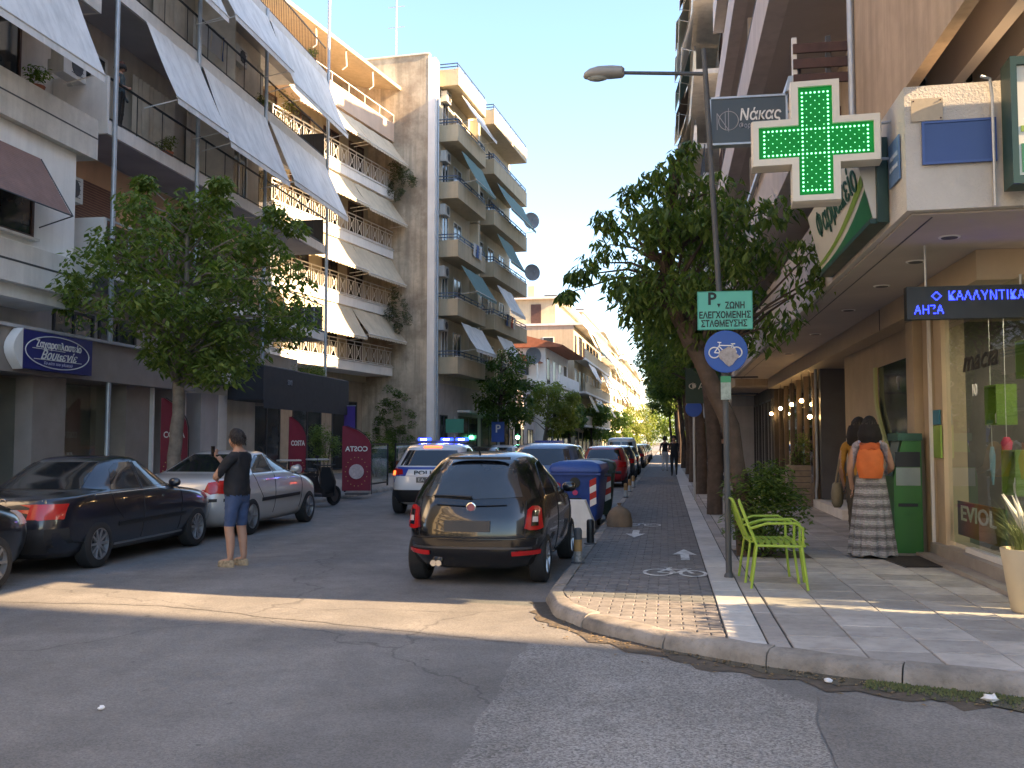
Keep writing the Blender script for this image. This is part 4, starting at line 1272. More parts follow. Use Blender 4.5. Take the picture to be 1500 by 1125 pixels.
# projecting led sign
t = thing('led_sign', 'black projecting LED sign with blue dotted letters under the canopy', 'sign', (2.42, 10.3, 2.84))
mb = MB(); mb.box(0, 1.3, -.06, .06, 0, .33); mb.build('housing', black_metal, t)
ledb = M('led_blue', (.05, .05, .8), emit=(.015, .03, 1.0), estr=1.3, var=0)
def led_text(body, width, height, loc, parent):
    cu = bpy.data.curves.new('led', 'FONT'); cu.body = body; cu.size = 1; cu.resolution_u = 2
    o = bpy.data.objects.new('led', cu); COL.objects.link(o)
    me = eval_mesh(o, 'led'); bpy.data.objects.remove(o)
    bvh = BVHTree.FromPolygons([v.co.copy() for v in me.vertices], [tuple(p.vertices) for p in me.polygons])
    xs = [v.co.x for v in me.vertices]; ys = [v.co.y for v in me.vertices]
    x0, x1, y0, y1 = min(xs), max(xs), min(ys), max(ys)
    mb = MB(); ny = 9; nx = int(ny * width / height)
    for i in range(nx):
        for j in range(ny):
            p = (x0 + (x1 - x0) * (i + .5) / nx, y0 + (y1 - y0) * (j + .5) / ny, 1)
            if bvh.ray_cast(Vector(p), Vector((0, 0, -1)))[0] is not None:
                cx, cz = width * (i + .5) / nx, height * (j + .5) / ny; r_ = height / ny * .46
                mb.box(cx - r_, cx + r_, -.004, 0, cz - r_, cz + r_)
    return mb.build('led_letters', ledb, parent, loc=loc, fix=False)
led_text('ΚΑΛΛΥΝΤΙΚΑ', .72, .095, (.40, -.062, .185), t)
led_text('ΑΗΖΑ', .28, .09, (.07, -.062, .05), t)
led_text('◇', .10, .11, (.235, -.062, .175), t)
mb = MB(); mb.tube([(.2, 0, .33), (.2, 0, .76)], .012, 6); mb.tube([(1.1, 0, .33), (1.1, 0, .44)], .012, 6); mb.build('hanger', galv, t)

# green cross
t = thing('pharmacy_cross', 'large lit green cross with white frame projecting from the canopy corner', 'sign', (1.41, 9.3, 4.40), R(-4))
def cross_poly(a, w): return [(-w, -a), (w, -a), (w, -w), (a, -w), (a, w), (w, w), (w, a), (-w, a), (-w, w), (-a, w), (-a, -w), (-w, -w)]
mb = MB(); mb.prism(cross_poly(.575, .215), -.09, .12, 'Y'); mb.build('case', dark_grey, t)
green = M('cross_green', (.002, .13, .02), .5, .25, 6, emit=(.0, .30, .04), estr=.06, spec=.2)
mb = MB(); mb.prism(cross_poly(.52, .16), -.098, -.0901, 'Y'); mb.build('green_panel', green, t)
fr = MB(); co, ci = cross_poly(.58, .22), cross_poly(.512, .152)
n = 12
for yy in (-.13,):
    vs_ = [(p[0], yy + .05, p[1]) for p in co] + [(p[0] * .975, yy, p[1] * .975) for p in co] + [(p[0], yy, p[1]) for p in ci] + [(p[0], yy + .035, p[1]) for p in ci] + [(p[0], yy + .22, p[1]) for p in co]
    fs = []
    for i in range(n):
        j = (i + 1) % n
        fs += [(i, j, n + j, n + i), (n + i, n + j, 2 * n + j, 2 * n + i), (2 * n + i, 2 * n + j, 3 * n + j, 3 * n + i), (4 * n + i, 4 * n + j, j, i)]
    fr.add(vs_, fs)
fr.build('frame', M('frame_cream', (.66, .61, .50), .4, .05), t)
led = MB()
def dots(off, step, r_):
    i0 = int(.5 / step) + 1
    for i in range(-i0, i0 + 1):
        for j in range(-i0, i0 + 1):
            x, z = i * step, j * step
            inside = (abs(x) < .135 and abs(z) < .5) or (abs(x) < .5 and abs(z) < .135)
            if not inside: continue
            edge = (abs(x) < .135 and abs(abs(x) - .115) < .03) or (abs(z) < .135 and abs(abs(z) - .115) < .03) or abs(z) > .44 or abs(x) > .44
            if edge or (i + j) % 2 == 0:
                r2 = r_ * (1.35 if edge else .6)
                led.lathe([(r2, 0), (r2 * .6, -.006)], 6, (x, -.099, z), 'Y')
dots(0, .0385, .0075)
led.build('led_dots', M('led_green', (.2, .9, .4), emit=(.25, 1.0, .42), estr=.55, var=0), t, fix=False)
mb = MB(); mb.tube([(.5, .05, .16), (.75, .1, .2)], .014, 6); mb.tube([(.5, .05, -.16), (.75, .1, -.16)], .014, 6); mb.build('bracket', galv, t)

# tax office sign
t = thing('projecting_sign', 'dark slate projecting sign with white lettering behind the green cross', 'sign', (1.05, 12.2, 5.6))
slate = M('slate', (.055, .075, .09), .45, .05)
mb = MB(); mb.box(-.45, .45, -.06, .06, -.28, .28); mb.build('sign_box', slate, t)
mb = MB()
for (a, b, c, d) in ((-.47, .47, .281, .305), (-.47, .47, -.305, -.281), (-.475, -.451, -.305, .305), (.451, .475, -.305, .305)): mb.box(a, b, -.075, .075, c, d)
mb.build('frame', galv, t)
text('letters', 'Νάκας', .2, white_paint, t, (.14, -.064, .06), (R(90), 0, 0), shear=.15, bold=.003, width=.5)
text('letters', 'Φορολογιστική', .09, MATS['sign_soft'], t, (.14, -.064, -.07), (R(90), 0, 0), width=.5)
mb = MB(); mb.tube([(-.24 + .12 * math.cos(a * PI / 14), -.064, .12 * math.sin(a * PI / 14)) for a in range(28)], .005, 4, True)
for a, b in (((-.38, -.11), (-.38, .1)), ((-.38, .1), (-.24, -.12)), ((-.24, -.14), (-.24, .16)), ((-.28, -.12), (-.28, .12))): mb.bar((a[0], -.064, a[1]), (b[0], -.064, b[1]), .007, .007)
mb.build('emblem', MATS['sign_soft'], t)
mb = MB(); mb.tube([(.46, 0, .1), (.7, .02, .1)], .015, 6); mb.tube([(.46, 0, -.2), (.7, .02, -.2)], .015, 6); mb.build('bracket', galv, t)

# pharmacy name sign on the canopy
t = thing('pharmacy_sign', 'white pharmacy sign with green swooshes along the canopy edge', 'sign', (2.09, 11.0, 3.72))
gframe = M('dark_green_frame', (.012, .045, .035), .4, .1)
signw = M('sign_white', (.62, .60, .54), .4, .04)
mb = MB(); mb.prism([(0, 0), (-.13, .0), (-.30, .70), (0, .70)], -1.5, 1.5, 'Y'); mb.build('sign_box', signw, t)
for y in (-1.56, 1.5):
    mb = MB(); mb.prism([(.0, -.05), (-.10, -.05), (-.10, .76), (0, .76)], y, y + .06, 'Y'); mb.build('end_frame', gframe, t)
mb = MB(); mb.prism([(0, -.05), (-.16, -.05), (-.16, -.005), (0, -.005)], -1.5, 1.5, 'Y'); mb.build('bottom_frame', gframe, t)
tilt = -math.atan2(.17, .70)
def face_pt(u, v, off=.006):   # u along the street away from the camera is -u in reading order
    return (-.13 - .17 * v / .70 - off, 1.5 - u, v)
sw = MB(); top_ = []; bot_ = []
for i in range(21):
    u = 3.0 * i / 20; s_ = i / 20
    top_.append(face_pt(u, .04 + .24 * s_ ** 2.6)); bot_.append(face_pt(u, .012))
sw.grid([top_, bot_]); sw.build('green_swoosh', M('sign_green', (.02, .16, .07), .45, .05), t, fix=False)
sw = MB(); top_ = []; bot_ = []
for i in range(21):
    u = 3.0 * i / 20; s_ = i / 20
    top_.append(face_pt(u, .12 + .30 * s_ ** 2.0)); bot_.append(face_pt(u, .075 + .25 * s_ ** 2.0))
sw.grid([top_, bot_]); sw.build('lime_swoosh', lime, t, fix=False)
ftx = text('letters', "Φαρμακείο", .36, M('sign_letters', (.02, .09, .06), .5, 0), t, face_pt(1.62, .45, .012), (R(90), 0, R(-90)), shear=.15, bold=.002, width=2.35)
ftx.rotation_euler = (Matrix.Rotation(R(-90), 3, 'Z') @ Matrix.Rotation(R(90) - tilt, 3, 'X')).to_euler()

# street name plates and plain plates on the canopy corner
t = thing('street_plate', 'small blue street name plate on the canopy side by the cross', 'sign', (2.09, 9.15, 4.15))
mb = MB(); mb.box(-.012, 0, -.2, .2, -.2, .2); mb.build('plate', M('plate_blue', (.10, .19, .36), .4, .15, 8), t)
for z in (-.05, .05):
    mb = MB(); mb.box(-.016, -.0121, -.15, .15, z - .02, z + .02); mb.build('plate_line', M('plate_line', (.4, .48, .6), .5, .3, 20), t)
t = thing('street_plate', 'plain dark blue plate on the rough plaster canopy front', 'sign', (2.53, 8.765, 4.2), R(-3.2))
mb = MB(); mb.box(-.30, .30, -.02, 0, -.19, .19); mb.build('plate', M('plate_deep', (.025, .055, .20), .35, .06), t)
mb = MB()
for (a, b, c, d) in ((-.30, .30, .17, .19), (-.30, .30, -.19, -.17), (-.30, -.28, -.17, .17), (.28, .30, -.17, .17)): mb.box(a, b, -.03, -.0201, c, d)
mb.build('plate_rim', M('plate_rim', (.04, .08, .26), .35, .06), t)
t = thing('pharmacy_sign', 'green framed white sign at the right edge on the canopy front', 'sign', (2.86, 8.6, 3.75), R(-3.2))
mb = MB(); mb.box(.05, 2.4, -.14, .1, .05, .98); mb.build('sign_box', signw, t)
mb = MB(); mb.box(0, .05, -.18, .1, -.02, 1.05); mb.box(.05, 2.4, -.17, .1, -.02, .049); mb.box(.05, 2.4, -.17, .1, .981, 1.05); mb.build('frame', gframe, t)
mb = MB(); mb.box(.08, 2.4, -.146, -.1401, .08, .32); mb.build('green_band', MATS['sign_green'], t)
mb = MB(); mb.box(.08, 2.4, -.146, -.1401, .42, .47); mb.build('lime_band', lime, t)
t = thing('conduit', 'thin grey conduit pipe rising beside the dark blue plate', 'pipe', (2.80, 8.72, 3.62))
mb = MB(); mb.tube([(0, 0, 0), (0, 0, .95), (-.02, -.02, 1.1), (-.1, -.04, 1.12)], .013, 6); mb.build('pipe', galv, t)
t = thing('wall_plate', 'small rusty blank plate screwed to the rough canopy corner', 'plate', (2.28, 8.778, 4.5), R(-3.2))
mb = MB(); mb.box(-.13, .13, -.012, 0, -.1, .1); mb.build('plate', M('plate_rust', (.42, .36, .27), .8, .1, 10), t)
for x, z in ((-.11, .08), (.11, .08), (.11, -.08)):
    mb = MB(); mb.lathe([(.008, 0), (.006, -.006)], 6, (x, -.0122, z), 'Y'); mb.build('screw', brown_wood, t)

# cash machine
t = thing('cash_machine', 'green cash machine kiosk against the tan pillar', 'kiosk', (3.02, 13.72, .122))
kgreen = M('kiosk_green', (.035, .17, .03), .4, .06)
mb = MB(); mb.prism([(0, 0), (.36, 0), (.36, 1.5), (.12, 1.5), (.0, 1.0)], 0, .58, 'Y'); mb.build('cabinet', kgreen, t)
scr = M('kiosk_panel', (.10, .17, .16), .4, .1)
mb = MB(); mb.prism([(-.012, 1.02), (.105, 1.49), (.1051, 1.51), (-.02, 1.03)], .05, .53, 'Y'); mb.build('control_panel', scr, t)
box('screen', black_metal, t, .02, .34, -.012, -.002, 1.15, 1.35)
box('side_panel', M('kiosk_light', (.28, .34, .32), .4), t, .03, .34, -.008, -.001, .9, 1.14)
box('top_sign', M('kiosk_dark', (.02, .09, .06), .4), t, .06, .37, -.02, .6, 1.501, 1.6)
box('slot', black_metal, t, .05, .3, -.012, -.002, .62, .66)
# floor mat
t = thing('door_mat', 'dark brown rectangular mat on the paving before the shop window', 'mat', (3.0, 12.75, .123), R(6))
mb = MB(); mb.box(-.26, .3, -.55, .55, 0, .012); mb.build('mat', M('mat_brown', (.03, .024, .02), .95, .2, 30, .5, 120), t)
mb = MB(); mb.box(-.28, -.2601, -.57, .57, 0, .009); mb.box(.3001, .32, -.57, .57, 0, .009); mb.build('mat_edge', black_metal, t)

# ------------------------------------------------------------------ next block on the right and farther ones
R2 = thing('apartment_block', 'tall shaded block with ragged awnings behind the street lamp', 'building', (2.5, 65.5, 0), PI)
box('wall', plaster_grey, R2, -14, 0, 0, 26.8, 0, 24.8)
box('side_wall', M('side_blue_grey', (.34, .37, .41), .9, .1, 1.5, streak=.35), R2, -13.9, -.05, 26.801, 26.9, 3, 24.7)
for k in range(7):
    z = 4.2 + 3.05 * k
    box('balcony_slab', concrete, R2, 0.001, 1.25, .2, 26.6, z, z + .2)
    box('balcony_wall', concrete if k % 2 else plaster_cream, R2, 1.15, 1.249, .2, 26.6, z + .201, z + .95)
    rail_horizontal(R2, 1.2, .3, 26.5, z + .95, z + 1.2, dark_grey, 1)
    for i in range(6):
        if (i * 7 + k * 3) % 5 < 4: awning(R2, 1.2, z + 2.95, 1.72, z + 1.3 + .3 * ((i + k) % 3), .6 + i * 4.35, 4.6 + i * 4.35, (awn_green, awn_grey, awn_cream, reed_brown)[(i + k * 2) % 4], arms=True)
        window(R2, 0, 1.2 + i * 4.35, 3.2 + i * 4.35, z + .25, z + 2.4, brown_wood, win_glass, 1, 'balcony_door')
    mb = MB(); mb.box(-2.2, -1.2, 26.9, 26.96, z + .6, z + 1.9); f = mb.build('window', white_metal, R2); box('pane', win_glass, f, -2.12, -1.28, 26.961, 26.97, z + .68, z + 1.82)
box('roof_slab', concrete, R2, -14.1, 1.4, -.1, 26.95, 24.801, 25.0)
for (a, b) in ((1, 5), (6, 10), (11, 15), (16, 20), (21, 25)): window(R2, 0, a, b, .4, 3.2, dark_grey, win_glass, 2, 'shop_window')
RI = thing('apartment_block', 'low shaded house between the pharmacy block and the tall right block', 'building', (2.2, 38.6, 0), PI)
box('wall', plaster_brown, RI, -12, 0, 0, 7.0, 3.4, 13.3)
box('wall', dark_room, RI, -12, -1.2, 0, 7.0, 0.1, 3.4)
box('roof_slab', concrete, RI, -12.1, .3, -.05, 7.05, 13.301, 13.5)
for k in range(3):
    z = 4.0 + 3.1 * k
    box('balcony_slab', concrete, RI, .001, .9, .2, 6.8, z, z + .2); rail_bars(RI, .85, .2, 6.8, z + .2, z + 1.15, dark_grey, .16)
    for y in (.8, 3.0, 5.2): window(RI, 0, y, y + 1.3, z + .25, z + 2.4, brown_wood, win_glass, 1, 'balcony_door')
for y in (.3, 2.5, 4.7): window(RI, -1.2, y, y + 2.0, .2, 3.0, dark_grey, win_glass, 1, 'shop_window')
R3 = house('apartment_block', 'distant right hand block hidden by the street trees', (3.0, 118, 0), PI, 12, 48, 5, 3.1, plaster_cream, concrete, False, True, False, seed=21)
# the block across the side street behind the camera, whose corner bounds the sunlit band
N_ = thing('apartment_block', 'block across the side street behind the photographer', 'building', (35, 1.85, 0), R(-14))
box('wall', plaster_cream, N_, 0, 24, -40, 0, 0, 24)
for k in range(6):
    for i in range(5):
        mb = MB(); mb.box(-.05, 0, -5 - i * 7, -3.4 - i * 7, 1 + 3.3 * k, 2.8 + 3.3 * k); f = mb.build('window', white_metal, N_); box('pane', win_glass, f, -.06, -.051, -4.9 - i * 7, -3.5 - i * 7, 1.1 + 3.3 * k, 2.7 + 3.3 * k)

L_ = thing('apartment_block', 'unseen cream corner block added behind the photographer to bounce sunlight', 'building', (-12.5, -2.0, 0), 0)
box('wall', plaster_yellow, L_, -12, 0, -40, 0, 0, 19)  # unseen building added so its sunlit wall bounces warm light into the street
for k in range(6):
    z = 1.0 + 3.1 * k
    if k: box('balcony', plaster_white, L_, .001, 1.1, -38, -1, z - .9, z - .7)
    for i in range(9): window(L_, 0, -4 - i * 4, -2.2 - i * 4, z - .5, z + 1.6, brown_wood, win_glass, 1)
# unseen hedge in a trough, added out of view to shade the corner pavement
t = thing('hedge', 'unseen clipped hedge in a trough added to shade the corner pavement', 'hedge', (4.3, 7.4, .12))
box('trough', concrete, t, -.3, .3, -1.1, 1.15, 0, .5)
hm = MB(); hr_ = random.Random(77)
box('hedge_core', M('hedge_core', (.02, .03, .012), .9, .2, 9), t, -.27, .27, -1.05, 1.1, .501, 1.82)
for i in range(9500):
    p = Vector((hr_.uniform(-.36, .36), hr_.uniform(-1.15, 1.2), hr_.uniform(.45, 1.95))); d = Vector((hr_.gauss(0, 1), hr_.gauss(0, 1), hr_.gauss(0, 1))).normalized(); e = d.orthogonal().normalized()
    hm.add([p, p + d * .05 + e * .025, p + d * .1, p + d * .05 - e * .025], [(0, 1, 2, 3)])
hm.build('foliage', leaf_b, t, fix=False)
# ------------------------------------------------------------------ vehicles (local y = forward from the rear bumper, x = right)
tyre_m = M('tyre', (.018, .018, .019), .85, .15, 8)
rim_m = M('rim', (.38, .39, .41), .35, .08, 6, metal=.8)
rim_dark = M('rim_dark', (.12, .12, .13), .4, .1, 6, metal=.7)
carglass = M('car_glass', (.012, .015, .018), .04, .2, 2, spec=.9)
trim_black = M('trim_black', (.012, .012, .013), .5, .15, 5)
tail_red = M('tail_red', (.42, .012, .012), .18, .1, 8, coat=.5)
tail_lit = M('tail_lit', (.5, .03, .01), .3, emit=(1, .10, .02), estr=.8, var=0)
tail_clear = M('tail_clear', (.6, .5, .48), .2, .05)
plate_m = M('plate_white', (.6, .6, .58), .5, .04)
plate_txt = M('plate_ink', (.02, .02, .025), .5, 0)
chrome = M('chrome', (.7, .7, .7), .12, 0.02, metal=1.0)
def paint_m(name, c, metal=0.0, rough=.28):
    return M(name, c, rough, .05, 2.0, coat=1.0, metal=metal)

def resample(pl, n):
    pl = [Vector((p[0], p[1])) for p in pl]
    if len(pl) == 1: return [pl[0]] * n
    cum = [0]
    for a, b in zip(pl[:-1], pl[1:]): cum.append(cum[-1] + (b - a).length)
    out = []
    for i in range(n):
        d = cum[-1] * i / (n - 1)
        for k in range(len(pl) - 1):
            if d <= cum[k + 1] + 1e-9:
                out.append(pl[k].lerp(pl[k + 1], (d - cum[k]) / max(1e-9, cum[k + 1] - cum[k]))); break
        else: out.append(pl[-1])
    return out

class Car:
    def __init__(s, name, label, prof, paint, loc, rz=0.0, wheel_r=.3, axles=(.6, 2.9), group=None, cat='car', rl=(.38, .75), rw=.3, bow=.05, rim=rim_m, spokes=5, lower=None, detail=True, track=None):
        s.t = thing(name, label, cat, loc, rz, group)
        # interpolate and smooth slices
        P_ = [tuple(map(float, p)) for p in prof]
        pts = []
        for a, b in zip(P_[:-1], P_[1:]):
            for k in range(4): pts.append([a[i] + (b[i] - a[i]) * k / 4 for i in range(4)])
        pts.append(list(P_[-1]))
        for _ in range(2):
            q = [pts[0]] + [[(pts[i - 1][j] + 2 * pts[i][j] + pts[i + 1][j]) / 4 for j in range(4)] for i in range(1, len(pts) - 1)] + [pts[-1]]
            pts = q
        rings = [s.ring(z, yr, yf, w, rl, rw, bow) for (z, yr, yf, w) in pts]
        mb = MB(); mb.loft(rings, True)
        me = mb.mesh('body', paint, 45)
        s.bvh = BVHTree.FromPolygons([v.co.copy() for v in me.vertices], [tuple(p.vertices) for p in me.polygons])
        s.W = max(p[3] for p in P_); s.L = max(p[2] for p in P_)
        # wheel arches
        me.materials.append(trim_black)
        o = link_mesh('body', me, s.t)
        cut = MB(); ra = wheel_r * 1.16
        for y in axles:
            for sg in (-1, 1):
                c = MB(); c.lathe([(ra, s.W - .26 if sg > 0 else -s.W - .3), (ra, s.W + .3 if sg > 0 else -s.W + .26)], 28, (0, y, wheel_r), 'X'); cut.add(c.v, c.f)
        cm = cut.mesh('cut', trim_black); co = link_mesh('cut', cm)
        md = o.modifiers.new('arch', 'BOOLEAN'); md.operation = 'DIFFERENCE'; md.object = co; md.solver = 'EXACT'
        try: md.material_mode = 'TRANSFER'
        except Exception: pass
        nm = eval_mesh(o, 'body')
        o.modifiers.clear()
        if len(nm.polygons) > 200:
            o.data = nm
            nm.set_sharp_from_angle(angle=R(42))
        bpy.data.objects.remove(co)
        s.body = o
        tr = track or s.W - .115
        for y in axles:
            for sg in (-1, 1): s.wheel(sg * tr, y, wheel_r, rim, spokes, sg)
    def ring(s, z, yr, yf, w, rl, rw, bow):
        pts = []
        rr = min(rl[0], (yf - yr) * .4); rf = min(rl[1], (yf - yr) * .4); r_ = min(rw, w * .6)
        yc = (yr + yf) / 2; h = max(.01, (yf - yr) / 2)
        def corner(cx, cy, ax, ay, a0, a1, n=7):
            for k in range(n):
                a = a0 + (a1 - a0) * k / (n - 1); pts.append((cx + ax * math.cos(a), cy + ay * math.sin(a)))
        def line(a, b, n):
            for k in range(1, n): pts.append((a[0] + (b[0] - a[0]) * k / n, a[1] + (b[1] - a[1]) * k / n))
        corner(w - r_, yr + rr, r_, rr, -PI / 2, 0); line((w, yr + rr), (w, yf - rf), 14)
        corner(w - r_, yf - rf, r_, rf, 0, PI / 2); line((w - r_, yf), (-w + r_, yf), 8)
        corner(-w + r_, yf - rf, r_, rf, PI / 2, PI); line((-w, yf - rf), (-w, yr + rr), 14)
        corner(-w + r_, yr + rr, r_, rr, PI, 3 * PI / 2); line((-w + r_, yr), (w - r_, yr), 8)
        out = []
        for x, y in pts:
            u = (x / max(w, .01)) ** 2
            y2 = y + (bow * u if y < yc else -bow * 1.3 * u) * min(1, h)
            x2 = x * (1 - .045 * ((y - yc) / h) ** 2)
            out.append((x2, y2, z))
        return out
    def hit(s, a, b, axis):
        if axis == 'R': o, d = Vector((4, a, b)), Vector((-1, 0, 0))
        elif axis == 'L': o, d = Vector((-4, a, b)), Vector((1, 0, 0))
        elif axis == 'B': o, d = Vector((a, -4, b)), Vector((0, 1, 0))
        elif axis == 'F': o, d = Vector((a, 9, b)), Vector((0, -1, 0))
        else: o, d = Vector((a, b, 5)), Vector((0, 0, -1))
        loc, nor, i, dist = s.bvh.ray_cast(o, d)
        if loc is None:
            loc, nor, i, dist = s.bvh.find_nearest(o + d * 3)
        if nor.dot(d) > 0: nor = -nor
        return loc, nor
    def patch(s, name, bot, top, axis, mat, off=.006, n=12, m=6, parent=None):
        bt, tp = resample(bot, n), resample(top, n)
        rows = []; base = []
        for j in range(m):
            r_ = []; b_ = []
            for i in range(n):
                p = bt[i].lerp(tp[i], j / (m - 1))
                l, nn = s.hit(p.x, p.y, axis)
                r_.append(l + nn * off); b_.append(l - nn * .01)
            rows.append(r_); base.append(b_)
        mb = MB(); mb.grid(rows)
        edge = [rows[0][i] for i in range(n)] + [rows[j][n - 1] for j in range(1, m)] + [rows[m - 1][i] for i in range(n - 2, -1, -1)] + [rows[j][0] for j in range(m - 2, 0, -1)]
        eb = [base[0][i] for i in range(n)] + [base[j][n - 1] for j in range(1, m)] + [base[m - 1][i] for i in range(n - 2, -1, -1)] + [base[j][0] for j in range(m - 2, 0, -1)]
        mb.grid([edge + edge[:1], eb + eb[:1]])
        return mb.build(name, mat, parent or s.t, smooth=35)
    def both(s, name, bot, top, mat, **k):
        return s.patch(name, bot, top, 'R', mat, **k), s.patch(name, bot, top, 'L', mat, **k)
    def seam(s, pts, axis='R', w=.006, mat=None, name='seam', off=.002):
        P_ = []
        pl = resample(pts, max(6, int(len(pts) * 6)))
        for p in pl:
            l, nn = s.hit(p.x, p.y, axis); P_.append(l + nn * off)
        mb = MB(); mb.tube(P_, w, 5); return mb.build(name, mat or trim_black, s.t)
    def wheel(s, x, y, r_, rim, spokes, sg):
        w = r_ * .34
        t = MB(); pr = [(r_ * .66, -w), (r_ * .9, -w), (r_ * .985, -w * .8), (r_, -w * .5), (r_, w * .5), (r_ * .985, w * .8), (r_ * .9, w), (r_ * .66, w)]
        t.lathe(pr, 28, (0, 0, 0), 'X', caps=False)
        o = t.build('wheel', tyre_m, s.t, smooth=40, loc=(x, y, r_))
        ri = MB(); ri.lathe([(r_ * .68, -w * .9), (r_ * .68, w * .95), (r_ * .62, w * .98), (r_ * .6, w * .55), (r_ * .58, w * .4)], 28, (0, 0, 0), 'X', caps=False)
        ri.lathe([(r_ * .14, w * .3), (r_ * .14, w * .72), (r_ * .1, w * .8)], 12, (0, 0, 0), 'X')
        for k in range(spokes):
            a = 2 * PI * k / spokes
            ri.bar((w * .62, r_ * .1 * math.cos(a), r_ * .1 * math.sin(a)), (w * .72, r_ * .62 * math.cos(a), r_ * .62 * math.sin(a)), r_ * (.9 / spokes + .04), w * .3)
        if sg < 0: ri.v = [(-v[0], v[1], v[2]) for v in ri.v]
        ri.build('rim', rim, o, smooth=40)
        b = MB(); b.lathe([(r_ * .57, -.01), (r_ * .57, .01)], 20, (sg * w * .15, 0, 0), 'X'); b.build('brake_disc', dark_grey, o)
    def mirrors(s, y, z, mat):
        for sg in (-1, 1):
            l, nn = s.hit(y, z, 'R' if sg > 0 else 'L')
            mb = MB(); mb.sphere((l.x + sg * .1, y + .03, z + .03), (.1, .055, .07), 10, 7); mb.tube([(l.x - sg * .02, y + .05, z - .02), (l.x + sg * .06, y + .04, z)], .022, 6); mb.build('mirror', mat, s.t, smooth=60)
    def number_plate(s, x, z, body, w=.5, h=.11, mat=plate_m, ink=plate_txt, y=None):
        l, nn = s.hit(x, z, 'B')
        yy = l.y - .015 if y is None else y
        mb = MB(); mb.box(x - w / 2, x + w / 2, yy - .008, yy + .03, z - h / 2, z + h / 2); o = mb.build('number_plate', mat, s.t)
        if body: text('plate_letters', body, h * .85, ink, o, (x, yy - .011, z), (R(90), 0, 0), ext=.001, width=w * .82)
        return o
    def handles(s, ys, z, mat):
        for y in ys:
            for ax in ('R', 'L'):
                s.patch('door_handle', [(y - .09, z - .012), (y + .09, z - .012)], [(y - .09, z + .014), (y + .09, z + .014)], ax, mat, off=.022, n=6, m=3)

SEDAN = [(.17, .30, 4.25, .68), (.24, .10, 4.40, .79), (.42, .0, 4.48, .845), (.60, .01, 4.47, .865), (.74, .04, 4.40, .862), (.86, .08, 4.15, .85), (.925, .14, 3.55, .835), (.955, .45, 3.30, .82), (.985, .88, 3.18, .80), (1.08, 1.02, 3.0, .755), (1.22, 1.24, 2.75, .69), (1.33, 1.46, 2.53, .635), (1.39, 1.66, 2.38, .575), (1.415, 1.9, 2.2, .42), (1.42, 2.0, 2.1, .2)]
SEDAN2 = [(.18, .30, 4.45, .70), (.25, .10, 4.60, .82), (.45, .0, 4.68, .885), (.65, .01, 4.66, .905), (.80, .04, 4.55, .90), (.93, .08, 4.2, .885), (1.0, .16, 3.7, .865), (1.04, .42, 3.55, .85), (1.07, .78, 3.42, .825), (1.16, 1.0, 3.15, .77), (1.28, 1.28, 2.8, .70), (1.38, 1.55, 2.5, .645), (1.43, 1.8, 2.3, .57), (1.45, 2.0, 2.15, .4), (1.455, 2.05, 2.1, .2)]
MINI = [(.17, .28, 3.3, .62), (.22, .12, 3.44, .72), (.34, .02, 3.53, .78), (.55, .0, 3.55, .812), (.74, .03, 3.5, .815), (.88, .09, 3.30, .80), (.955, .13, 2.95, .785), (1.0, .16, 2.72, .77), (1.12, .23, 2.48, .715), (1.26, .35, 2.22, .64), (1.37, .50, 1.98, .57), (1.44, .66, 1.78, .50), (1.475, .82, 1.6, .42), (1.49, .98, 1.4, .27), (1.492, 1.1, 1.3, .13)]
SUV = [(.22, .30, 4.0, .74), (.30, .12, 4.16, .84), (.48, .01, 4.28, .885), (.70, .0, 4.3, .893), (.90, .04, 4.2, .885), (1.02, .10, 3.75, .868), (1.08, .15, 3.35, .85), (1.2, .26, 3.05, .80), (1.36, .42, 2.75, .735), (1.48, .56, 2.5, .68), (1.545, .72, 2.32, .62), (1.575, .95, 2.15, .5), (1.585, 1.15, 2.0, .3)]
HATCH = [(.18, .28, 3.75, .68), (.25, .1, 3.9, .79), (.42, .0, 3.98, .84), (.62, .0, 4.0, .85), (.80, .05, 3.88, .845), (.92, .1, 3.5, .83), (.97, .14, 3.1, .815), (1.1, .24, 2.8, .765), (1.26, .4, 2.5, .70), (1.38, .56, 2.28, .645), (1.44, .74, 2.1, .58), (1.47, 1.0, 1.9, .42), (1.475, 1.1, 1.8, .2)]
VAN = [(.2, .2, 4.0, .74), (.28, .05, 4.1, .84), (.5, .0, 4.18, .885), (.8, .0, 4.18, .895), (.98, .02, 4.0, .89), (1.08, .03, 3.5, .88), (1.25, .05, 3.2, .86), (1.5, .09, 2.85, .82), (1.7, .14, 2.6, .77), (1.82, .25, 2.4, .70), (1.86, .45, 2.25, .6), (1.87, .7, 2.1, .35)]

def side_windows(c, sedan, z0, z1, ys, ye):
    pass

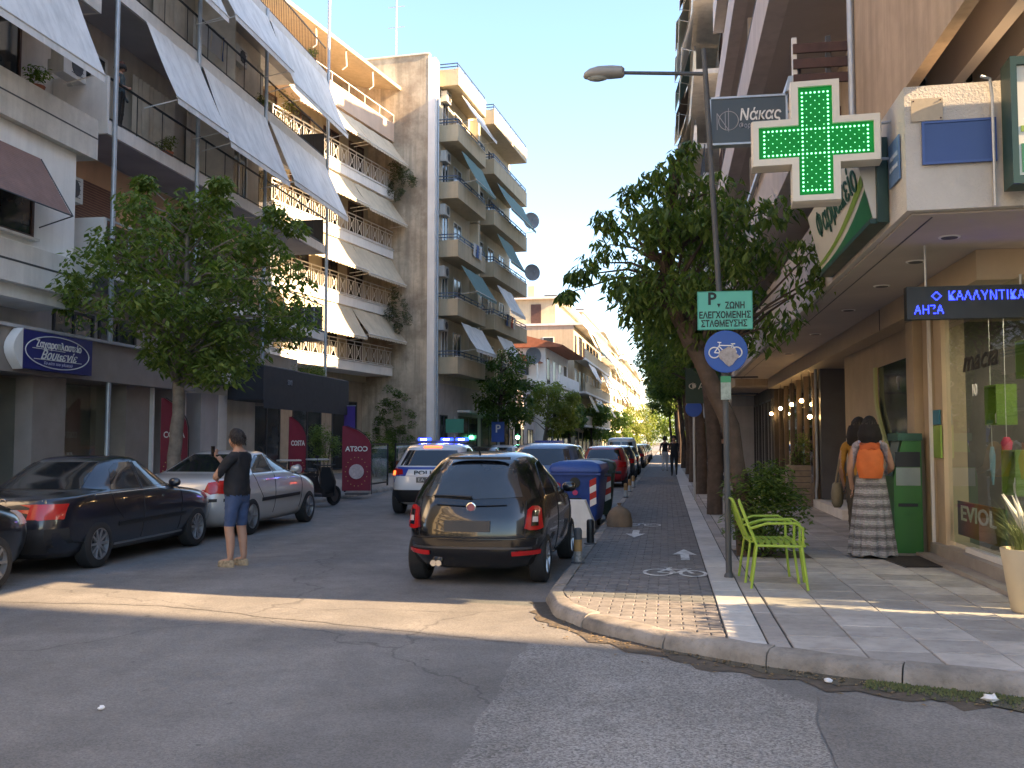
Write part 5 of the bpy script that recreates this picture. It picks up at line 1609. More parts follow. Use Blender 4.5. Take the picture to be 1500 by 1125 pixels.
# dark sedan, nearest on the left
navyp = paint_m('paint_dark_navy', (.008, .010, .018))
c = Car('parked_car', 'dark navy sedan parked nearest on the left with its rear to us', SEDAN, navyp, (-8.02, 10.56, 0), 0, .305, (.98, 3.60), 'cars parked along the left kerb', rim=rim_m, spokes=10)
c.both('side_window', [(2.06, .985), (3.02, 1.0)], [(2.06, 1.335), (2.48, 1.335), (3.0, 1.03)], carglass)
c.both('side_window', [(1.28, .975), (1.97, .985)], [(1.5, 1.24), (1.66, 1.32), (1.97, 1.335)], carglass)
c.patch('rear_window', [(-.58, .995), (.58, .995)], [(-.46, 1.33), (.46, 1.33)], 'B', carglass)
c.patch('windscreen', [(-.6, 1.02), (.6, 1.02)], [(-.5, 1.33), (.5, 1.33)], 'F', carglass)
for sg in (-1, 1):
    c.patch('tail_light', [(sg * .47, .67), (sg * .80, .67)], [(sg * .49, .85), (sg * .80, .85)], 'B', tail_red, off=.01)
    c.patch('tail_light_side', [(.06, .66), (.2, .68)], [(.06, .85), (.2, .84)], 'R' if sg > 0 else 'L', tail_red, off=.008, n=6, m=4)
c.patch('rear_bumper', [(-.8, .28), (.8, .28)], [(-.82, .56), (.82, .56)], 'B', M('bumper_dark', (.02, .022, .026), .45, .1), off=.025)
c.number_plate(0, .72, '1144', .5, .11)
for k in range(4):
    mb = MB(); l, nn = c.hit(-.105 + .07 * k, .885, 'B'); mb.tube([(l.x + .042 * math.cos(a * PI / 8), l.y - .008, .885 + .03 * math.sin(a * PI / 8)) for a in range(16)], .006, 5, True); mb.build('badge_ring', chrome, c.t, smooth=60)
text('letters', '1.8', .06, chrome, c.t, (.62, c.hit(.62, .88, 'B')[0].y - .006, .88), (R(90), 0, 0), ext=.002)
c.seam([(2.02, .3), (2.02, 1.33)]); c.seam([(3.05, .32), (3.1, .75), (3.08, .99)]); c.seam([(1.5, .6), (1.3, .78), (1.24, .96)])
c.seam([(.9, .93), (2.0, .945), (3.2, .955)], w=.008, mat=chrome, name='belt_line')
c.both('side_moulding', [(1.4, .50), (3.2, .52)], [(1.4, .555), (3.2, .575)], trim_black, off=.015, n=10, m=3)
c.both('sill_trim', [(1.4, .25), (3.2, .27)], [(1.4, .275), (3.2, .295)], rim_m, off=.008, n=10, m=3)
c.handles((1.6, 2.62), .84, navyp); c.mirrors(2.95, .98, navyp)

# silver sedan
silver = paint_m('paint_silver', (.56, .555, .54), .25, .35)
c = Car('parked_car', 'silver sedan parked ahead of the navy car by the charcoal canopy', SEDAN2, silver, (-8.0, 14.95, 0), 0, .32, (1.1, 3.82), 'cars parked along the left kerb', rim=rim_m, spokes=5)
c.both('side_window', [(2.12, 1.07), (3.38, 1.09)], [(2.12, 1.385), (2.5, 1.38), (3.36, 1.12)], carglass)
c.both('side_window', [(1.22, 1.06), (2.03, 1.07)], [(1.36, 1.2), (1.75, 1.37), (2.03, 1.385)], carglass)
c.patch('rear_window', [(-.62, 1.09), (.62, 1.09)], [(-.48, 1.38), (.48, 1.38)], 'B', carglass)
c.patch('windscreen', [(-.62, 1.12), (.62, 1.12)], [(-.5, 1.37), (.5, 1.37)], 'F', carglass)
for sg in (-1, 1):
    c.patch('tail_light', [(sg * .50, .78), (sg * .86, .74)], [(sg * .55, .93), (sg * .84, .98)], 'B', tail_red, off=.01)
    c.patch('tail_light_side', [(.06, .74), (.28, .82)], [(.06, .97), (.34, .96)], 'R' if sg > 0 else 'L', tail_red, off=.008, n=6, m=4)
c.both('side_moulding', [(1.5, .56), (3.3, .58)], [(1.5, .62), (3.3, .64)], trim_black, off=.014, n=10, m=3)
c.patch('rear_moulding', [(-.82, .62), (.82, .62)], [(-.82, .67), (.82, .67)], 'B', trim_black, off=.014)
c.number_plate(0, .80, '', .5, .11)
c.seam([(2.08, .32), (2.08, 1.38)]); c.seam([(3.35, .34), (3.42, .8), (3.36, 1.08)]); c.seam([(1.55, .62), (1.34, .84), (1.2, 1.05)])
c.handles((1.7, 2.75), .93, silver); c.mirrors(3.15, 1.06, silver)
mb = MB(); mb.lathe([(.05, 0), (.04, -.006)], 10, (0, c.hit(0, .95, 'B')[0].y - .004, .95), 'Y'); mb.build('badge', chrome, c.t)

# sliver of a dark car at the left picture edge
c = Car('parked_car', 'black car cut off by the left picture edge behind the navy sedan', HATCH, paint_m('paint_black', (.006, .006, .007)), (-7.95, 6.4, 0), 0, .30, (.6, 3.1), 'cars parked along the left kerb', spokes=7)
c.both('side_window', [(1.9, .98), (2.8, 1.0)], [(1.9, 1.36), (2.3, 1.34), (2.78, 1.04)], carglass); c.both('side_window', [(.6, .97), (1.8, .98)], [(.75, 1.2), (1.1, 1.35), (1.8, 1.36)], carglass)
c.patch('windscreen', [(-.62, 1.0), (.62, 1.0)], [(-.52, 1.36), (.52, 1.36)], 'F', carglass)
for sg in (-1, 1): c.patch('headlight', [(sg * .45, .66), (sg * .76, .68)], [(sg * .45, .78), (sg * .74, .84)], 'F', tail_clear, off=.01)
c.mirrors(2.7, .98, MATS['paint_black'])

# black city car, nearest on the right
blackp = paint_m('paint_gloss_black', (.005, .005, .006), 0, .22)
c = Car('parked_car', 'small black rounded hatchback parked by the cycle lane kerb', MINI, blackp, (-2.16, 10.62, 0), R(-1.5), .285, (.58, 2.88), 'cars parked along the right kerb', rim=rim_m, spokes=7, bow=.09, rl=(.34, .7), rw=.34)
rwg = M('rear_glass', (.03, .037, .045), .05, .25, 2, spec=.9)
c.patch('rear_window', [(-.56, .985), (0, .96), (.56, .985)], [(-.44, 1.28), (-.32, 1.335), (.32, 1.335), (.44, 1.28)], 'B', rwg, n=18, m=8)
c.both('side_window', [(1.42, .99), (2.45, 1.0)], [(1.42, 1.38), (1.9, 1.36), (2.43, 1.04)], carglass)
c.both('side_window', [(.62, .99), (1.3, .99)], [(.78, 1.2), (1.0, 1.35), (1.3, 1.38)], carglass)
c.patch('windscreen', [(-.6, 1.05), (.6, 1.05)], [(-.5, 1.36), (.5, 1.36)], 'F', carglass)
for sg in (-1, 1):
    tl = c.patch('tail_light', [(sg * .60, .645), (sg * .64, .625), (sg * .72, .625), (sg * .76, .645)], [(sg * .62, .85), (sg * .65, .88), (sg * .71, .88), (sg * .735, .85)], 'B', tail_red, off=.028, n=10, m=8)
    c.patch('tail_light_inner', [(sg * .65, .67), (sg * .715, .67)], [(sg * .657, .83), (sg * .71, .83)], 'B', blackp if sg < 0 else blackp, off=.035, n=6, m=6)
    c.patch('reverse_lamp', [(sg * .66, .71), (sg * .706, .71)], [(sg * .662, .765), (sg * .704, .765)], 'B', tail_clear, off=.04, n=5, m=4)
    c.patch('reflector', [(sg * .46, .355), (sg * .72, .365)], [(sg * .46, .40), (sg * .73, .41)], 'B', tail_red, off=.035, n=6, m=3)
c.patch('rear_bumper', [(-.74, .24), (.74, .24)], [(-.80, .53), (.80, .53)], 'B', blackp, off=.022, n=18, m=8)
c.patch('bumper_strip', [(-.66, .425), (.66, .425)], [(-.66, .445), (.66, .445)], 'B', rim_dark, off=.03, n=18, m=3)
c.number_plate(-.03, .67, '', .52, .12, M('plate_dark', (.05, .05, .052), .5, .05))
c.seam([(-.70, .55), (-.5, .545), (.5, .545), (.70, .55)], 'B', .005); c.seam([(-.60, .94), (-.62, .72), (-.60, .56)], 'B', .004); c.seam([(.60, .94), (.62, .72), (.60, .56)], 'B', .004)
c.seam([(-.4, .9), (0, .885), (.4, .9)], 'B', .012, blackp, 'hatch_handle', .01)
bd = MB(); l, nn = c.hit(0, .875, 'B'); bd.lathe([(.058, 0), (.055, -.012), (.046, -.014)], 20, (0, l.y - .002, .875), 'Y'); o_ = bd.build('badge', chrome, c.t, smooth=40)
bd = MB(); bd.lathe([(.044, 0), (.04, -.004)], 20, (0, l.y - .016, .875), 'Y'); bd.build('badge_centre', M('badge_red', (.30, .10, .12), .3), o_)
mb = MB(); mb.tube([c.hit(.0, .985, 'B')[0] + Vector((0, -.03, 0)), c.hit(-.2, .995, 'B')[0] + Vector((0, -.03, 0)), c.hit(-.46, 1.0, 'B')[0] + Vector((0, -.03, 0))], [.016, .012, .008], 6); mb.build('wiper', trim_black, c.t)
mb = MB(); mb.lathe([(.035, 0), (.038, .16), (.03, .161), (.028, .02)], 14, (-.42, .02, .255), 'Y'); mb.lathe([(.035, 0), (.038, .16), (.03, .161), (.028, .02)], 14, (-.36, .02, .255), 'Y'); mb.build('exhaust', chrome, c.t, smooth=40)
mb = MB(); mb.tube([(0, .55, 1.45), (0, .48, 1.55)], [.012, .006], 6); mb.build('aerial', trim_black, c.t)
c.seam([(1.36, .3), (1.36, 1.38)]); c.seam([(2.5, .32), (2.56, .7), (2.5, 1.0)]); c.handles((1.62,), .84, chrome)
c.mirrors(2.35, .98, blackp)
box('light_strip', trim_black, c.t, -.36, .36, .5, .56, 1.40, 1.43)

# police suv
whitep = paint_m('paint_white', (.62, .63, .65))
bluep = M('police_blue', (.02, .05, .30), .3, .05, coat=.6)
c = Car('police_car', 'white and blue police car driving away with blue roof lights on', SUV, whitep, (-5.15, 20.7, 0), R(2), .335, (.72, 3.3), None, 'police car', rim=rim_dark, spokes=5, bow=.08)
c.patch('rear_window', [(-.66, 1.085), (.66, 1.085)], [(-.55, 1.42), (.55, 1.42)], 'B', carglass)
c.both('side_window', [(1.8, 1.09), (3.0, 1.1)], [(1.8, 1.47), (2.4, 1.45), (3.0, 1.15)], carglass)
c.both('side_window', [(.62, 1.09), (1.7, 1.09)], [(.85, 1.35), (1.1, 1.46), (1.7, 1.47)], carglass)
c.patch('windscreen', [(-.66, 1.15), (.66, 1.15)], [(-.55, 1.46), (.55, 1.46)], 'F', carglass)
c.patch('blue_band', [(-.80, .86), (.80, .86)], [(-.78, 1.055), (.78, 1.055)], 'B', bluep, off=.006, n=18)
c.patch('white_band', [(-.50, .865), (.50, .865)], [(-.45, 1.0), (.45, 1.0)], 'B', whitep, off=.010, n=14, m=4)
c.both('blue_side', [(.2, .72), (4.0, .72)], [(.15, .98), (3.7, .98)], bluep, off=.006, n=20)
yb = c.hit(0, .93, 'B')[0].y
text('letters', 'POLICE', .12, plate_txt, c.t, (0, yb - .016, .932), (R(90), 0, 0), ext=.002, bold=.003, width=.62)
c.number_plate(0, .78, 'EA 2029', .5, .12, M('plate_grey', (.10, .10, .10), .5, .05), M('plate_pale', (.5, .5, .5), .5, 0))
c.patch('rear_bumper', [(-.82, .30), (.82, .30)], [(-.85, .56), (.85, .56)], 'B', trim_black, off=.02, n=18)
c.patch('fog_lamp', [(-.12, .42), (.12, .42)], [(-.12, .46), (.12, .46)], 'B', tail_red, off=.03, n=6, m=3)
for sg in (-1, 1):
    c.patch('tail_light', [(sg * .56, .90), (sg * .85, .86)], [(sg * .58, 1.0), (sg * .83, 1.03)], 'B', tail_red if sg > 0 else tail_red, off=.014, n=8)
    c.patch('indicator', [(sg * .74, .88), (sg * .85, .87)], [(sg * .75, .97), (sg * .84, .97)], 'B', tail_lit, off=.02, n=5, m=4)
c.patch('brake_light', [(-.2, 1.475), (.2, 1.475)], [(-.2, 1.505), (.2, 1.505)], 'B', tail_lit, off=.02, n=8, m=3)
c.mirrors(2.95, 1.1, whitep)
bar = MB(); bar.box(-.62, .62, 1.55, 1.75, 1.585, 1.64); lb = bar.build('light_bar', dark_grey, c.t)
bl = M('blue_beacon', (.05, .1, 1), emit=(.01, .03, 1.0), estr=1.6, var=0); bw = M('beacon_core', (1, 1, 1), emit=(.7, .75, 1), estr=2.5, var=0)
for x in (-.42, .12, .48):
    m_ = MB(); m_.box(x - .13, x + .13, 1.54, 1.76, 1.641, 1.70); bc = m_.build('beacon', bl, lb)
    m_ = MB(); m_.box(x - .07, x + .07, 1.53, 1.5399, 1.655, 1.685); m_.build('beacon_lamp', bw, lb)
ld = bpy.data.lights.new('beacon_light', 'POINT'); ld.energy = .7; ld.color = (.1, .15, 1); ld.shadow_soft_size = .1
lo_ = bpy.data.objects.new('beacon_light', ld); COL.objects.link(lo_); lo_.parent = c.t; lo_.location = (0, 1.45, 1.75)

# generic cars farther on
def simple_car(kind, label, loc, paint, group, rz=0, lit=False, wr=.3):
    prof = {'h': HATCH, 's': SEDAN, 'v': VAN, 'u': SUV}[kind]
    ax = {'h': (.62, 3.1), 's': (.98, 3.6), 'v': (.7, 3.4), 'u': (.72, 3.3)}[kind]
    c = Car('parked_car' if kind != 'v' else 'parked_van', label, prof, paint, loc, rz, wr, ax, group, 'car' if kind != 'v' else 'van', spokes=6)
    if kind == 'h':
        c.patch('rear_window', [(-.62, .98), (.62, .98)], [(-.52, 1.34), (.52, 1.34)], 'B', carglass); zt_ = (.72, .9); zr = (.98, 1.36)
        sw_ = [((1.6, .98), (2.7, 1.0), (1.6, 1.36), (2.3, 1.33)), ((.6, .98), (1.5, .98), (.8, 1.3), (1.5, 1.36))]
    elif kind == 's':
        c.patch('rear_window', [(-.58, .995), (.58, .995)], [(-.46, 1.33), (.46, 1.33)], 'B', carglass); zt_ = (.68, .85)
        sw_ = [((2.06, .985), (3.0, 1.0), (2.06, 1.33), (2.48, 1.33)), ((1.28, .975), (1.97, .985), (1.6, 1.3), (1.97, 1.33))]
    elif kind == 'v':
        c.patch('rear_window', [(-.66, 1.12), (-.05, 1.12)], [(-.6, 1.62), (-.05, 1.62)], 'B', carglass); c.patch('rear_window', [(.05, 1.12), (.66, 1.12)], [(.05, 1.62), (.6, 1.62)], 'B', carglass); zt_ = (.75, 1.1)
        sw_ = [((2.2, 1.12), (3.1, 1.14), (2.2, 1.6), (2.7, 1.58))]
        c.seam([(0, .4), (0, 1.75)], 'B')
    else:
        c.patch('rear_window', [(-.66, 1.09), (.66, 1.09)], [(-.55, 1.45), (.55, 1.45)], 'B', carglass); zt_ = (.85, 1.03)
        sw_ = [((1.8, 1.09), (3.0, 1.1), (1.8, 1.47), (2.4, 1.45)), ((.62, 1.09), (1.7, 1.09), (.95, 1.4), (1.7, 1.47))]
    for a, b, d, e in sw_: c.both('side_window', [a, b], [d, e], carglass, n=8, m=4)
    for sg in (-1, 1): c.patch('tail_light', [(sg * .52, zt_[0]), (sg * .8, zt_[0])], [(sg * .55, zt_[1]), (sg * .79, zt_[1])], 'B', tail_lit if lit else tail_red, off=.012, n=6, m=4)
    c.patch('rear_bumper', [(-.78, .28), (.78, .28)], [(-.8, .5), (.8, .5)], 'B', trim_black if kind in 'uv' else paint, off=.02, n=10)
    c.number_plate(0, .62, '', .5, .11)
    return c
simple_car('u', 'blue grey car parked just beyond the blue waste container', (-2.75, 21.5, 0), paint_m('paint_blue_grey', (.10, .14, .22), .4), 'cars parked along the right kerb')
simple_car('h', 'small red car with white roof beyond the waste containers', (-2.2, 34.6, 0), paint_m('paint_red', (.28, .008, .012)), 'cars parked along the right kerb')
simple_car('v', 'white van parked among the row on the right', (-2.45, 54.0, 0), paint_m('paint_cream_white', (.58, .56, .50)), 'cars parked along the right kerb')
dk = [paint_m('paint_dark_a', (.02, .025, .04)), paint_m('paint_dark_b', (.05, .052, .055), .4), paint_m('paint_dark_c', (.01, .012, .02)), paint_m('paint_white_b', (.5, .5, .5)), paint_m('paint_wine', (.10, .02, .02))]
names = ['dark blue hatchback first in the dense row beyond the red car', 'dark grey sedan second in the dense row beyond the red car', 'black hatchback third in the dense row under the trees', 'wine red hatchback fourth in the dense row under the trees', 'white hatchback fifth in the far row under the trees', 'dark sedan sixth in the far row under the trees', 'grey car near the far end of the right row', 'last dark car visible at the end of the right row']
for i, (Y, kd, pc) in enumerate(((41.5, 'h', 0), (47.5, 's', 1), (60.5, 'h', 2), (66, 'h', 4), (72, 'h', 3), (78, 's', 0), (85, 'h', 1), (92, 's', 2))):
    simple_car(kd, names[i], (-2.15, Y, 0), dk[pc], 'cars parked along the right kerb')
for i, (X, Y, kd, pc, lb_) in enumerate(((-8.2, 36.0, 'h', 3, 'white hatchback parked beyond the police car on the left'), (-8.2, 41.5, 's', 1, 'grey sedan parked left before the cream block'), (-8.1, 47.2, 'h', 3, 'white hatchback parked left beside the cream block'), (-8.0, 53, 'h', 1, 'grey hatchback parked left under the dark street tree'), (-7.8, 60, 's', 0, 'dark sedan parked far along the left kerb'))):
    simple_car(kd, lb_, (X, Y, 0), dk[pc], 'cars parked along the left kerb')
c = simple_car('u', 'second police car farther off driving away with orange tail lights', (-5.0, 40.5, 0), whitep, None, 0, True)
c.t.name = 'police_car'; c.t['category'] = 'police car'; 
c.patch('blue_band', [(-.78, .8), (.78, .8)], [(-.76, .84), (.76, .84)], 'B', bluep, off=.012, n=12, m=3)
bar = MB(); bar.box(-.62, .62, 1.3, 1.5, 1.585, 1.68); bar.build('light_bar', bluep, c.t)
simple_car('h', 'grey hatchback waiting in the lane ahead of the police cars', (-5.0, 49, 0), dk[1], None, 0, True)
# ------------------------------------------------------------------ trees and plants
def leaf_cloud(mb, rnd, c, rad, n, size, droop=.6, asp=.42):
    for _ in range(n):
        while True:
            d = Vector((rnd.uniform(-1, 1), rnd.uniform(-1, 1), rnd.uniform(-1, 1)))
            if .05 < d.length < 1: break
        p = Vector(c) + Vector((d.x * rad[0], d.y * rad[1], d.z * rad[2])) * (d.length ** -.25)
        an = rnd.uniform(0, 2 * PI)
        ax = Vector((math.cos(an), math.sin(an), -droop * rnd.uniform(.2, 1.6))).normalized()
        sd = ax.cross(Vector((rnd.uniform(-.5, .5), rnd.uniform(-.5, .5), 1))).normalized()
        up = sd.cross(ax)
        l = size * rnd.uniform(.42, 1.35); w = l * asp
        a, b, t, e = p, p + ax * l * .45 + sd * w * .5 - up * w * .12, p + ax * l - up * l * .12, p + ax * l * .45 - sd * w * .5 - up * w * .12
        mid = p + ax * l * .5 + up * w * .08
        k = len(mb.v)
        mb.v += [tuple(a), tuple(b), tuple(t), tuple(e), tuple(mid)]
        mb.f += [(k, k + 1, k + 4), (k + 1, k + 2, k + 4), (k + 2, k + 3, k + 4), (k + 3, k, k + 4)]

def tree(name, label, loc, trunk, clumps, mat, size, per, seed, bk=bark, droop=.6, group=None, cat='tree', twigs=True, asp=.42, limbs=True, highlights=None):
    rnd = random.Random(seed)
    t = thing(name, label, cat, loc, 0, group)
    mb = MB()
    pts = []
    tr = trunk
    for i in range(len(tr) - 1):
        for k in range(4):
            u = k / 4; a, b = tr[i], tr[i + 1]
            pts.append(tuple(a[j] + (b[j] - a[j]) * u + (rnd.uniform(-.02, .02) if 0 < i and j < 2 else 0) for j in range(3)) + (a[3] + (b[3] - a[3]) * u,))
    pts.append(tr[-1])
    mb.tube([p[:3] for p in pts], [p[3] * rnd.uniform(.97, 1.03) for p in pts], 10)
    o = mb.build('trunk', bk, t, smooth=60)
    if limbs:
        lm = MB()
        hi = [p for p in pts if p[2] > .45 * pts[-1][2]]
        for (cx, cy, cz, r) in clumps:
            s = min(hi, key=lambda p: (p[0] - cx) ** 2 + (p[1] - cy) ** 2 + (p[2] - cz + .5) ** 2 * .6)
            m = ((s[0] + cx) / 2 + rnd.uniform(-.1, .1), (s[1] + cy) / 2 + rnd.uniform(-.1, .1), (s[2] + cz) / 2 + .12)
            lm.tube([s[:3], m, (cx, cy, cz)], [max(.015, min(.05, s[3] * .45)), .018, .006], 5)
        lm.build('limbs', bk, t, smooth=60)
    cr = MB()
    for (cx, cy, cz, r) in clumps:
        leaf_cloud(cr, rnd, (cx, cy, cz), (r, r, r * .75), int(per * rnd.uniform(.7, 1.3)), size, droop, asp)
    cr.build('crown', mat, t, fix=False)
    if highlights:
        yc = MB()
        for (cx, cy, cz, r) in highlights: leaf_cloud(yc, rnd, (cx, cy, cz), (r, r, r * .8), int(per * .55), size, droop, asp)
        yc.build('crown_highlights', leaf_l, t, fix=False)  # lighter leaf clumps: highlights put into the crown by leaf colour
    return t

def clump_set(seed, n, c, rad, r0, r1, keep=None, shell=.55):
    rnd = random.Random(seed); out = []
    while len(out) < n:
        d = Vector((rnd.uniform(-1, 1), rnd.uniform(-1, 1), rnd.uniform(-1, 1)))
        if d.length > 1: continue
        if d.length < shell and rnd.random() < .6: continue
        p = (c[0] + d.x * rad[0], c[1] + d.y * rad[1], c[2] + d.z * rad[2])
        if keep and not keep(p): continue
        out.append(p + (rnd.uniform(r0, r1),))
    return out

leaf_l = leafmat('leaf_light', (.11, .16, .03), (.20, .24, .06))
# left street tree before the grey block
cl = clump_set(11, 92, (.25, .1, 4.35), (2.25, 2.1, 1.95), .34, .6, shell=.35, keep=lambda p: not (p[2] < 3.9 and p[0] + .4 * p[1] < -.7))
cl += [(-.9, 0, 6.35, .3), (-.85, .1, 6.75, .24), (.6, .3, 6.4, .35), (.75, .2, 6.7, .25), (-2.3, 0, 4.6, .3), (-2.55, .1, 4.3, .22), (1.9, .2, 6.0, .3), (2.25, .4, 5.8, .25), (.3, 0, 2.9, .35), (1.0, 0, 2.9, .4)]
tree('street_tree', 'bushy green street tree in front of the grey block', (-9.55, 17.9, .12), [(0, 0, 0, .17), (-.03, 0, 1.2, .135), (.03, .03, 2.3, .12), (.0, .1, 3.4, .11), (.1, .1, 4.6, .06), (.1, .1, 5.6, .03)], cl, leaf_a, .175, 122, 21, bark_pale, highlights=[(c_[0] * 1.05, c_[1] * 1.05 - .15, c_[2] + .12, c_[3] * .8) for c_ in cl if (c_[0] < .6 and c_[1] < .5 and c_[2] > 3.6)][::3] + cl[-9:])
# right tree: leaning trunk behind the sign post
cl = clump_set(12, 46, (-.6, .1, 3.95), (1.15, 1.1, 1.2), .26, .44)
cl += [(-1.6, 0, 4.55, .28), (-1.8, 0, 4.2, .26), (-2.05, 0, 3.95, .2), (-2.25, .1, 3.8, .16), (-1.9, .2, 4.6, .2), (-1.2, .1, 5.1, .22), (-2.4, .1, 3.55, .12), (-1.7, .1, 3.7, .2), (-1.5, 0, 4.9, .2), (-1.35, .1, 3.6, .28), (-1.45, .1, 3.25, .22), (-.85, 0, 5.35, .22), (-.7, .1, 5.55, .14), (.6, .1, 4.0, .35), (.95, 0, 4.1, .3), (1.1, .1, 3.75, .25), (.75, 0, 3.5, .3), (1.3, .1, 3.9, .2), (.45, 0, 4.6, .3), (.5, 0, 3.1, .28), (.2, .2, 2.9, .3), (-.6, .2, 2.9, .3)]
tree('street_tree', 'street tree with leaning trunk and sawn top behind the parking sign', (1.06, 13.25, .12), [(0, 0, 0, .15), (-.08, 0, .9, .13), (-.22, .02, 1.7, .12), (-.55, .05, 2.5, .115), (-.9, .08, 3.2, .105), (-1.02, .1, 3.9, .10), (-.95, .1, 4.7, .09), (-.88, .1, 5.35, .085)], cl, leaf_b, .155, 98, 22, bark, droop=1.2, asp=.38)
# trees behind it along the pavement
defs = [((.98, 20.5), 'second street tree along the right pavement behind the leaning one', 31), ((1.0, 28.5), 'third street tree along the right pavement', 32), ((1.0, 37.0), 'fourth street tree along the right pavement', 33), ((1.05, 46.0), 'fifth street tree along the right pavement', 34), ((1.0, 57.0), 'sixth street tree along the right pavement', 35), ((1.0, 70.0), 'seventh street tree along the right pavement', 36), ((1.0, 86.0), 'eighth street tree far along the right pavement', 37), ((.6, 104.0), 'ninth street tree far along the right pavement', 38)]
for i, ((X, Y), lb_, sd) in enumerate(defs):
    k = 1 + .06 * i
    cl = clump_set(sd, 44, (-.4, 0, 4.6 * k), (1.5 * k, 1.6 * k, 1.5 * k), .4, .62)
    tree('street_tree', lb_, (X, Y, .12), [(0, 0, 0, .17), (.03, 0, 1.4, .15), (-.1, 0, 2.8, .13), (-.25, 0, 4.0 * k, .08), (-.3, 0, 5.0 * k, .03)], cl, leaf_b, .15 + .035 * i, int(130 - 9 * i), sd, bark, group='street trees along the right pavement')
# trees on the left beyond the police car
cl = clump_set(41, 46, (.2, 0, 4.6), (1.5, 1.8, 2.2), .4, .6)
tree('street_tree', 'dark slender tree before the cream block corner', (-8.9, 52.5, .12), [(0, 0, 0, .2), (.1, 0, 1.5, .16), (-.1, 0, 3, .13), (0, 0, 5, .07), (0, 0, 6.4, .03)], cl, leaf_b, .24, 130, 41, bark)
cl = clump_set(42, 44, (.6, 0, 4.0), (2.0, 2.0, 1.9), .45, .65)
tree('street_tree', 'yellow green tree catching light beyond the cream block', (-8.3, 66.0, .12), [(0, 0, 0, .17), (.1, 0, 1.5, .14), (.3, 0, 3, .1), (.4, 0, 4.6, .05)], cl, leaf_y, .28, 110, 42, bark_pale)
for i, (X, Y, r, m_, lb_) in enumerate(((-8.3, 84, 1.6, leaf_b, 'round dark tree on the left beyond the yellow green one'), (-7.6, 100, 2.2, leaf_a, 'mid green tree far down the left side'), (-6.6, 122, 2.6, leaf_a, 'large green tree near the far end of the left side'), (-5.4, 150, 3.2, leaf_y, 'pale green tree near the street end on the left'), (-3.4, 185, 4.2, leaf_y, 'wide pale tree closing the end of the street'), (1.2, 165, 4.0, leaf_a, 'wide green tree closing the right end of the street'))):
    cl = clump_set(50 + i, 36, (0, 0, 2.6 + r * .5), (r, r, r * .85), r * .25, r * .38)
    tree('street_tree', lb_, (X, Y, .12), [(0, 0, 0, .16), (.05, 0, 1.5, .13), (0, 0, 3.5, .07)], cl, m_, .34 + .06 * i, 90, 50 + i, bark, limbs=False)

def bush(name, label, loc, c, rad, n, mat, size, seed, per=120, stems=True, cat='shrub'):
    t = thing(name, label, cat, loc); rnd = random.Random(seed); mb = MB()
    for q_ in clump_set(seed, n, c, rad, .16, .26, shell=.3): leaf_cloud(mb, rnd, q_[:3], (q_[3],) * 3, per, size, .3)
    mb.build('foliage', mat, t, fix=False)
    if stems:
        s = MB()
        for k in range(7):
            a = k * .9; s.tube([(.05 * math.cos(a), .05 * math.sin(a), 0), (rad[0] * .5 * math.cos(a), rad[1] * .5 * math.sin(a), c[2])], [.016, .006], 5)
        s.build('stems', bark, t)
    return t
bush('shrub', 'dense dark green shrub at the foot of the tree behind the lime chairs', (1.3, 13.2, .116), (.0, 0, .6), (.5, .55, .56), 44, leaf_b, .09, 61, 105)
bush('balcony_plant', 'grey green bush overhanging the top beige balcony end', (-12.95, 46.2, 14.2), (0, 0, .4), (.8, .5, 1.0), 26, leaf_g, .12, 62, 80, False, 'plant')
bush('balcony_plant', 'grey green bush hanging from the lower beige balcony end', (-13.0, 46.0, 7.9), (0, 0, .3), (.75, .5, 1.1), 24, leaf_g, .12, 63, 80, False, 'plant')
bush('climbing_plant', 'dark climbing plant covering the wall under the beige block end', (-13.0, 45.7, .1), (0, 0, 2.3), (1.0, .4, 2.3), 60, leaf_b, .13, 64, 90, True, 'plant')
bush('climbing_plant', 'dark leafy hedge at the foot of the beige block', (-12.4, 40.5, .1), (0, 0, 1.1), (.7, 2.2, 1.0), 46, leaf_b, .12, 65, 90, True, 'plant')
bush('potted_shrub', 'round green shrub on the cafe terrace behind the burgundy flag', (-10.3, 28.3, .1), (0, 0, 1.5), (.5, .5, .5), 22, leaf_a, .08, 66, 120, True, 'plant')
bush('balcony_plant', 'low green hedge on top of the charcoal canopy end', (-12.1, 31.8, 3.9), (0, 0, .1), (.3, 1.2, .22), 22, leaf_a, .07, 67, 100, False, 'plant')
bush('balcony_plant', 'yellow green climber on the far end of the grey balcony', (-12.6, 30.6, 11.8), (0, 0, .9), (.3, .4, .9), 14, leaf_y, .07, 68, 90, False, 'plant')

# wooden planter with a clipped shrub beside the downpipe
t = thing('wooden_planter', 'tall planter of horizontal wooden boards by the cafe doorway', 'planter', (3.05, 23.5, .122))
bw_ = M('planter_wood', (.27, .22, .17), .85, .2, 8, .3, 40, rand=.15)
for k in range(7):
    z = .02 + k * .135
    box('board', bw_, t, -.26, .26, -.26, -.24, z, z + .12); box('board', bw_, t, -.262, -.24, -.239, .26, z, z + .12); box('board', bw_, t, .24, .262, -.239, .26, z, z + .12)
box('liner', dark_grey, t, -.235, .235, -.235, .235, 0, .95)
bush('potted_shrub', 'upright dark shrub growing in the wooden planter', (3.05, 23.5, 1.07), (0, 0, .35), (.2, .2, .35), 14, leaf_b, .06, 70, 110)
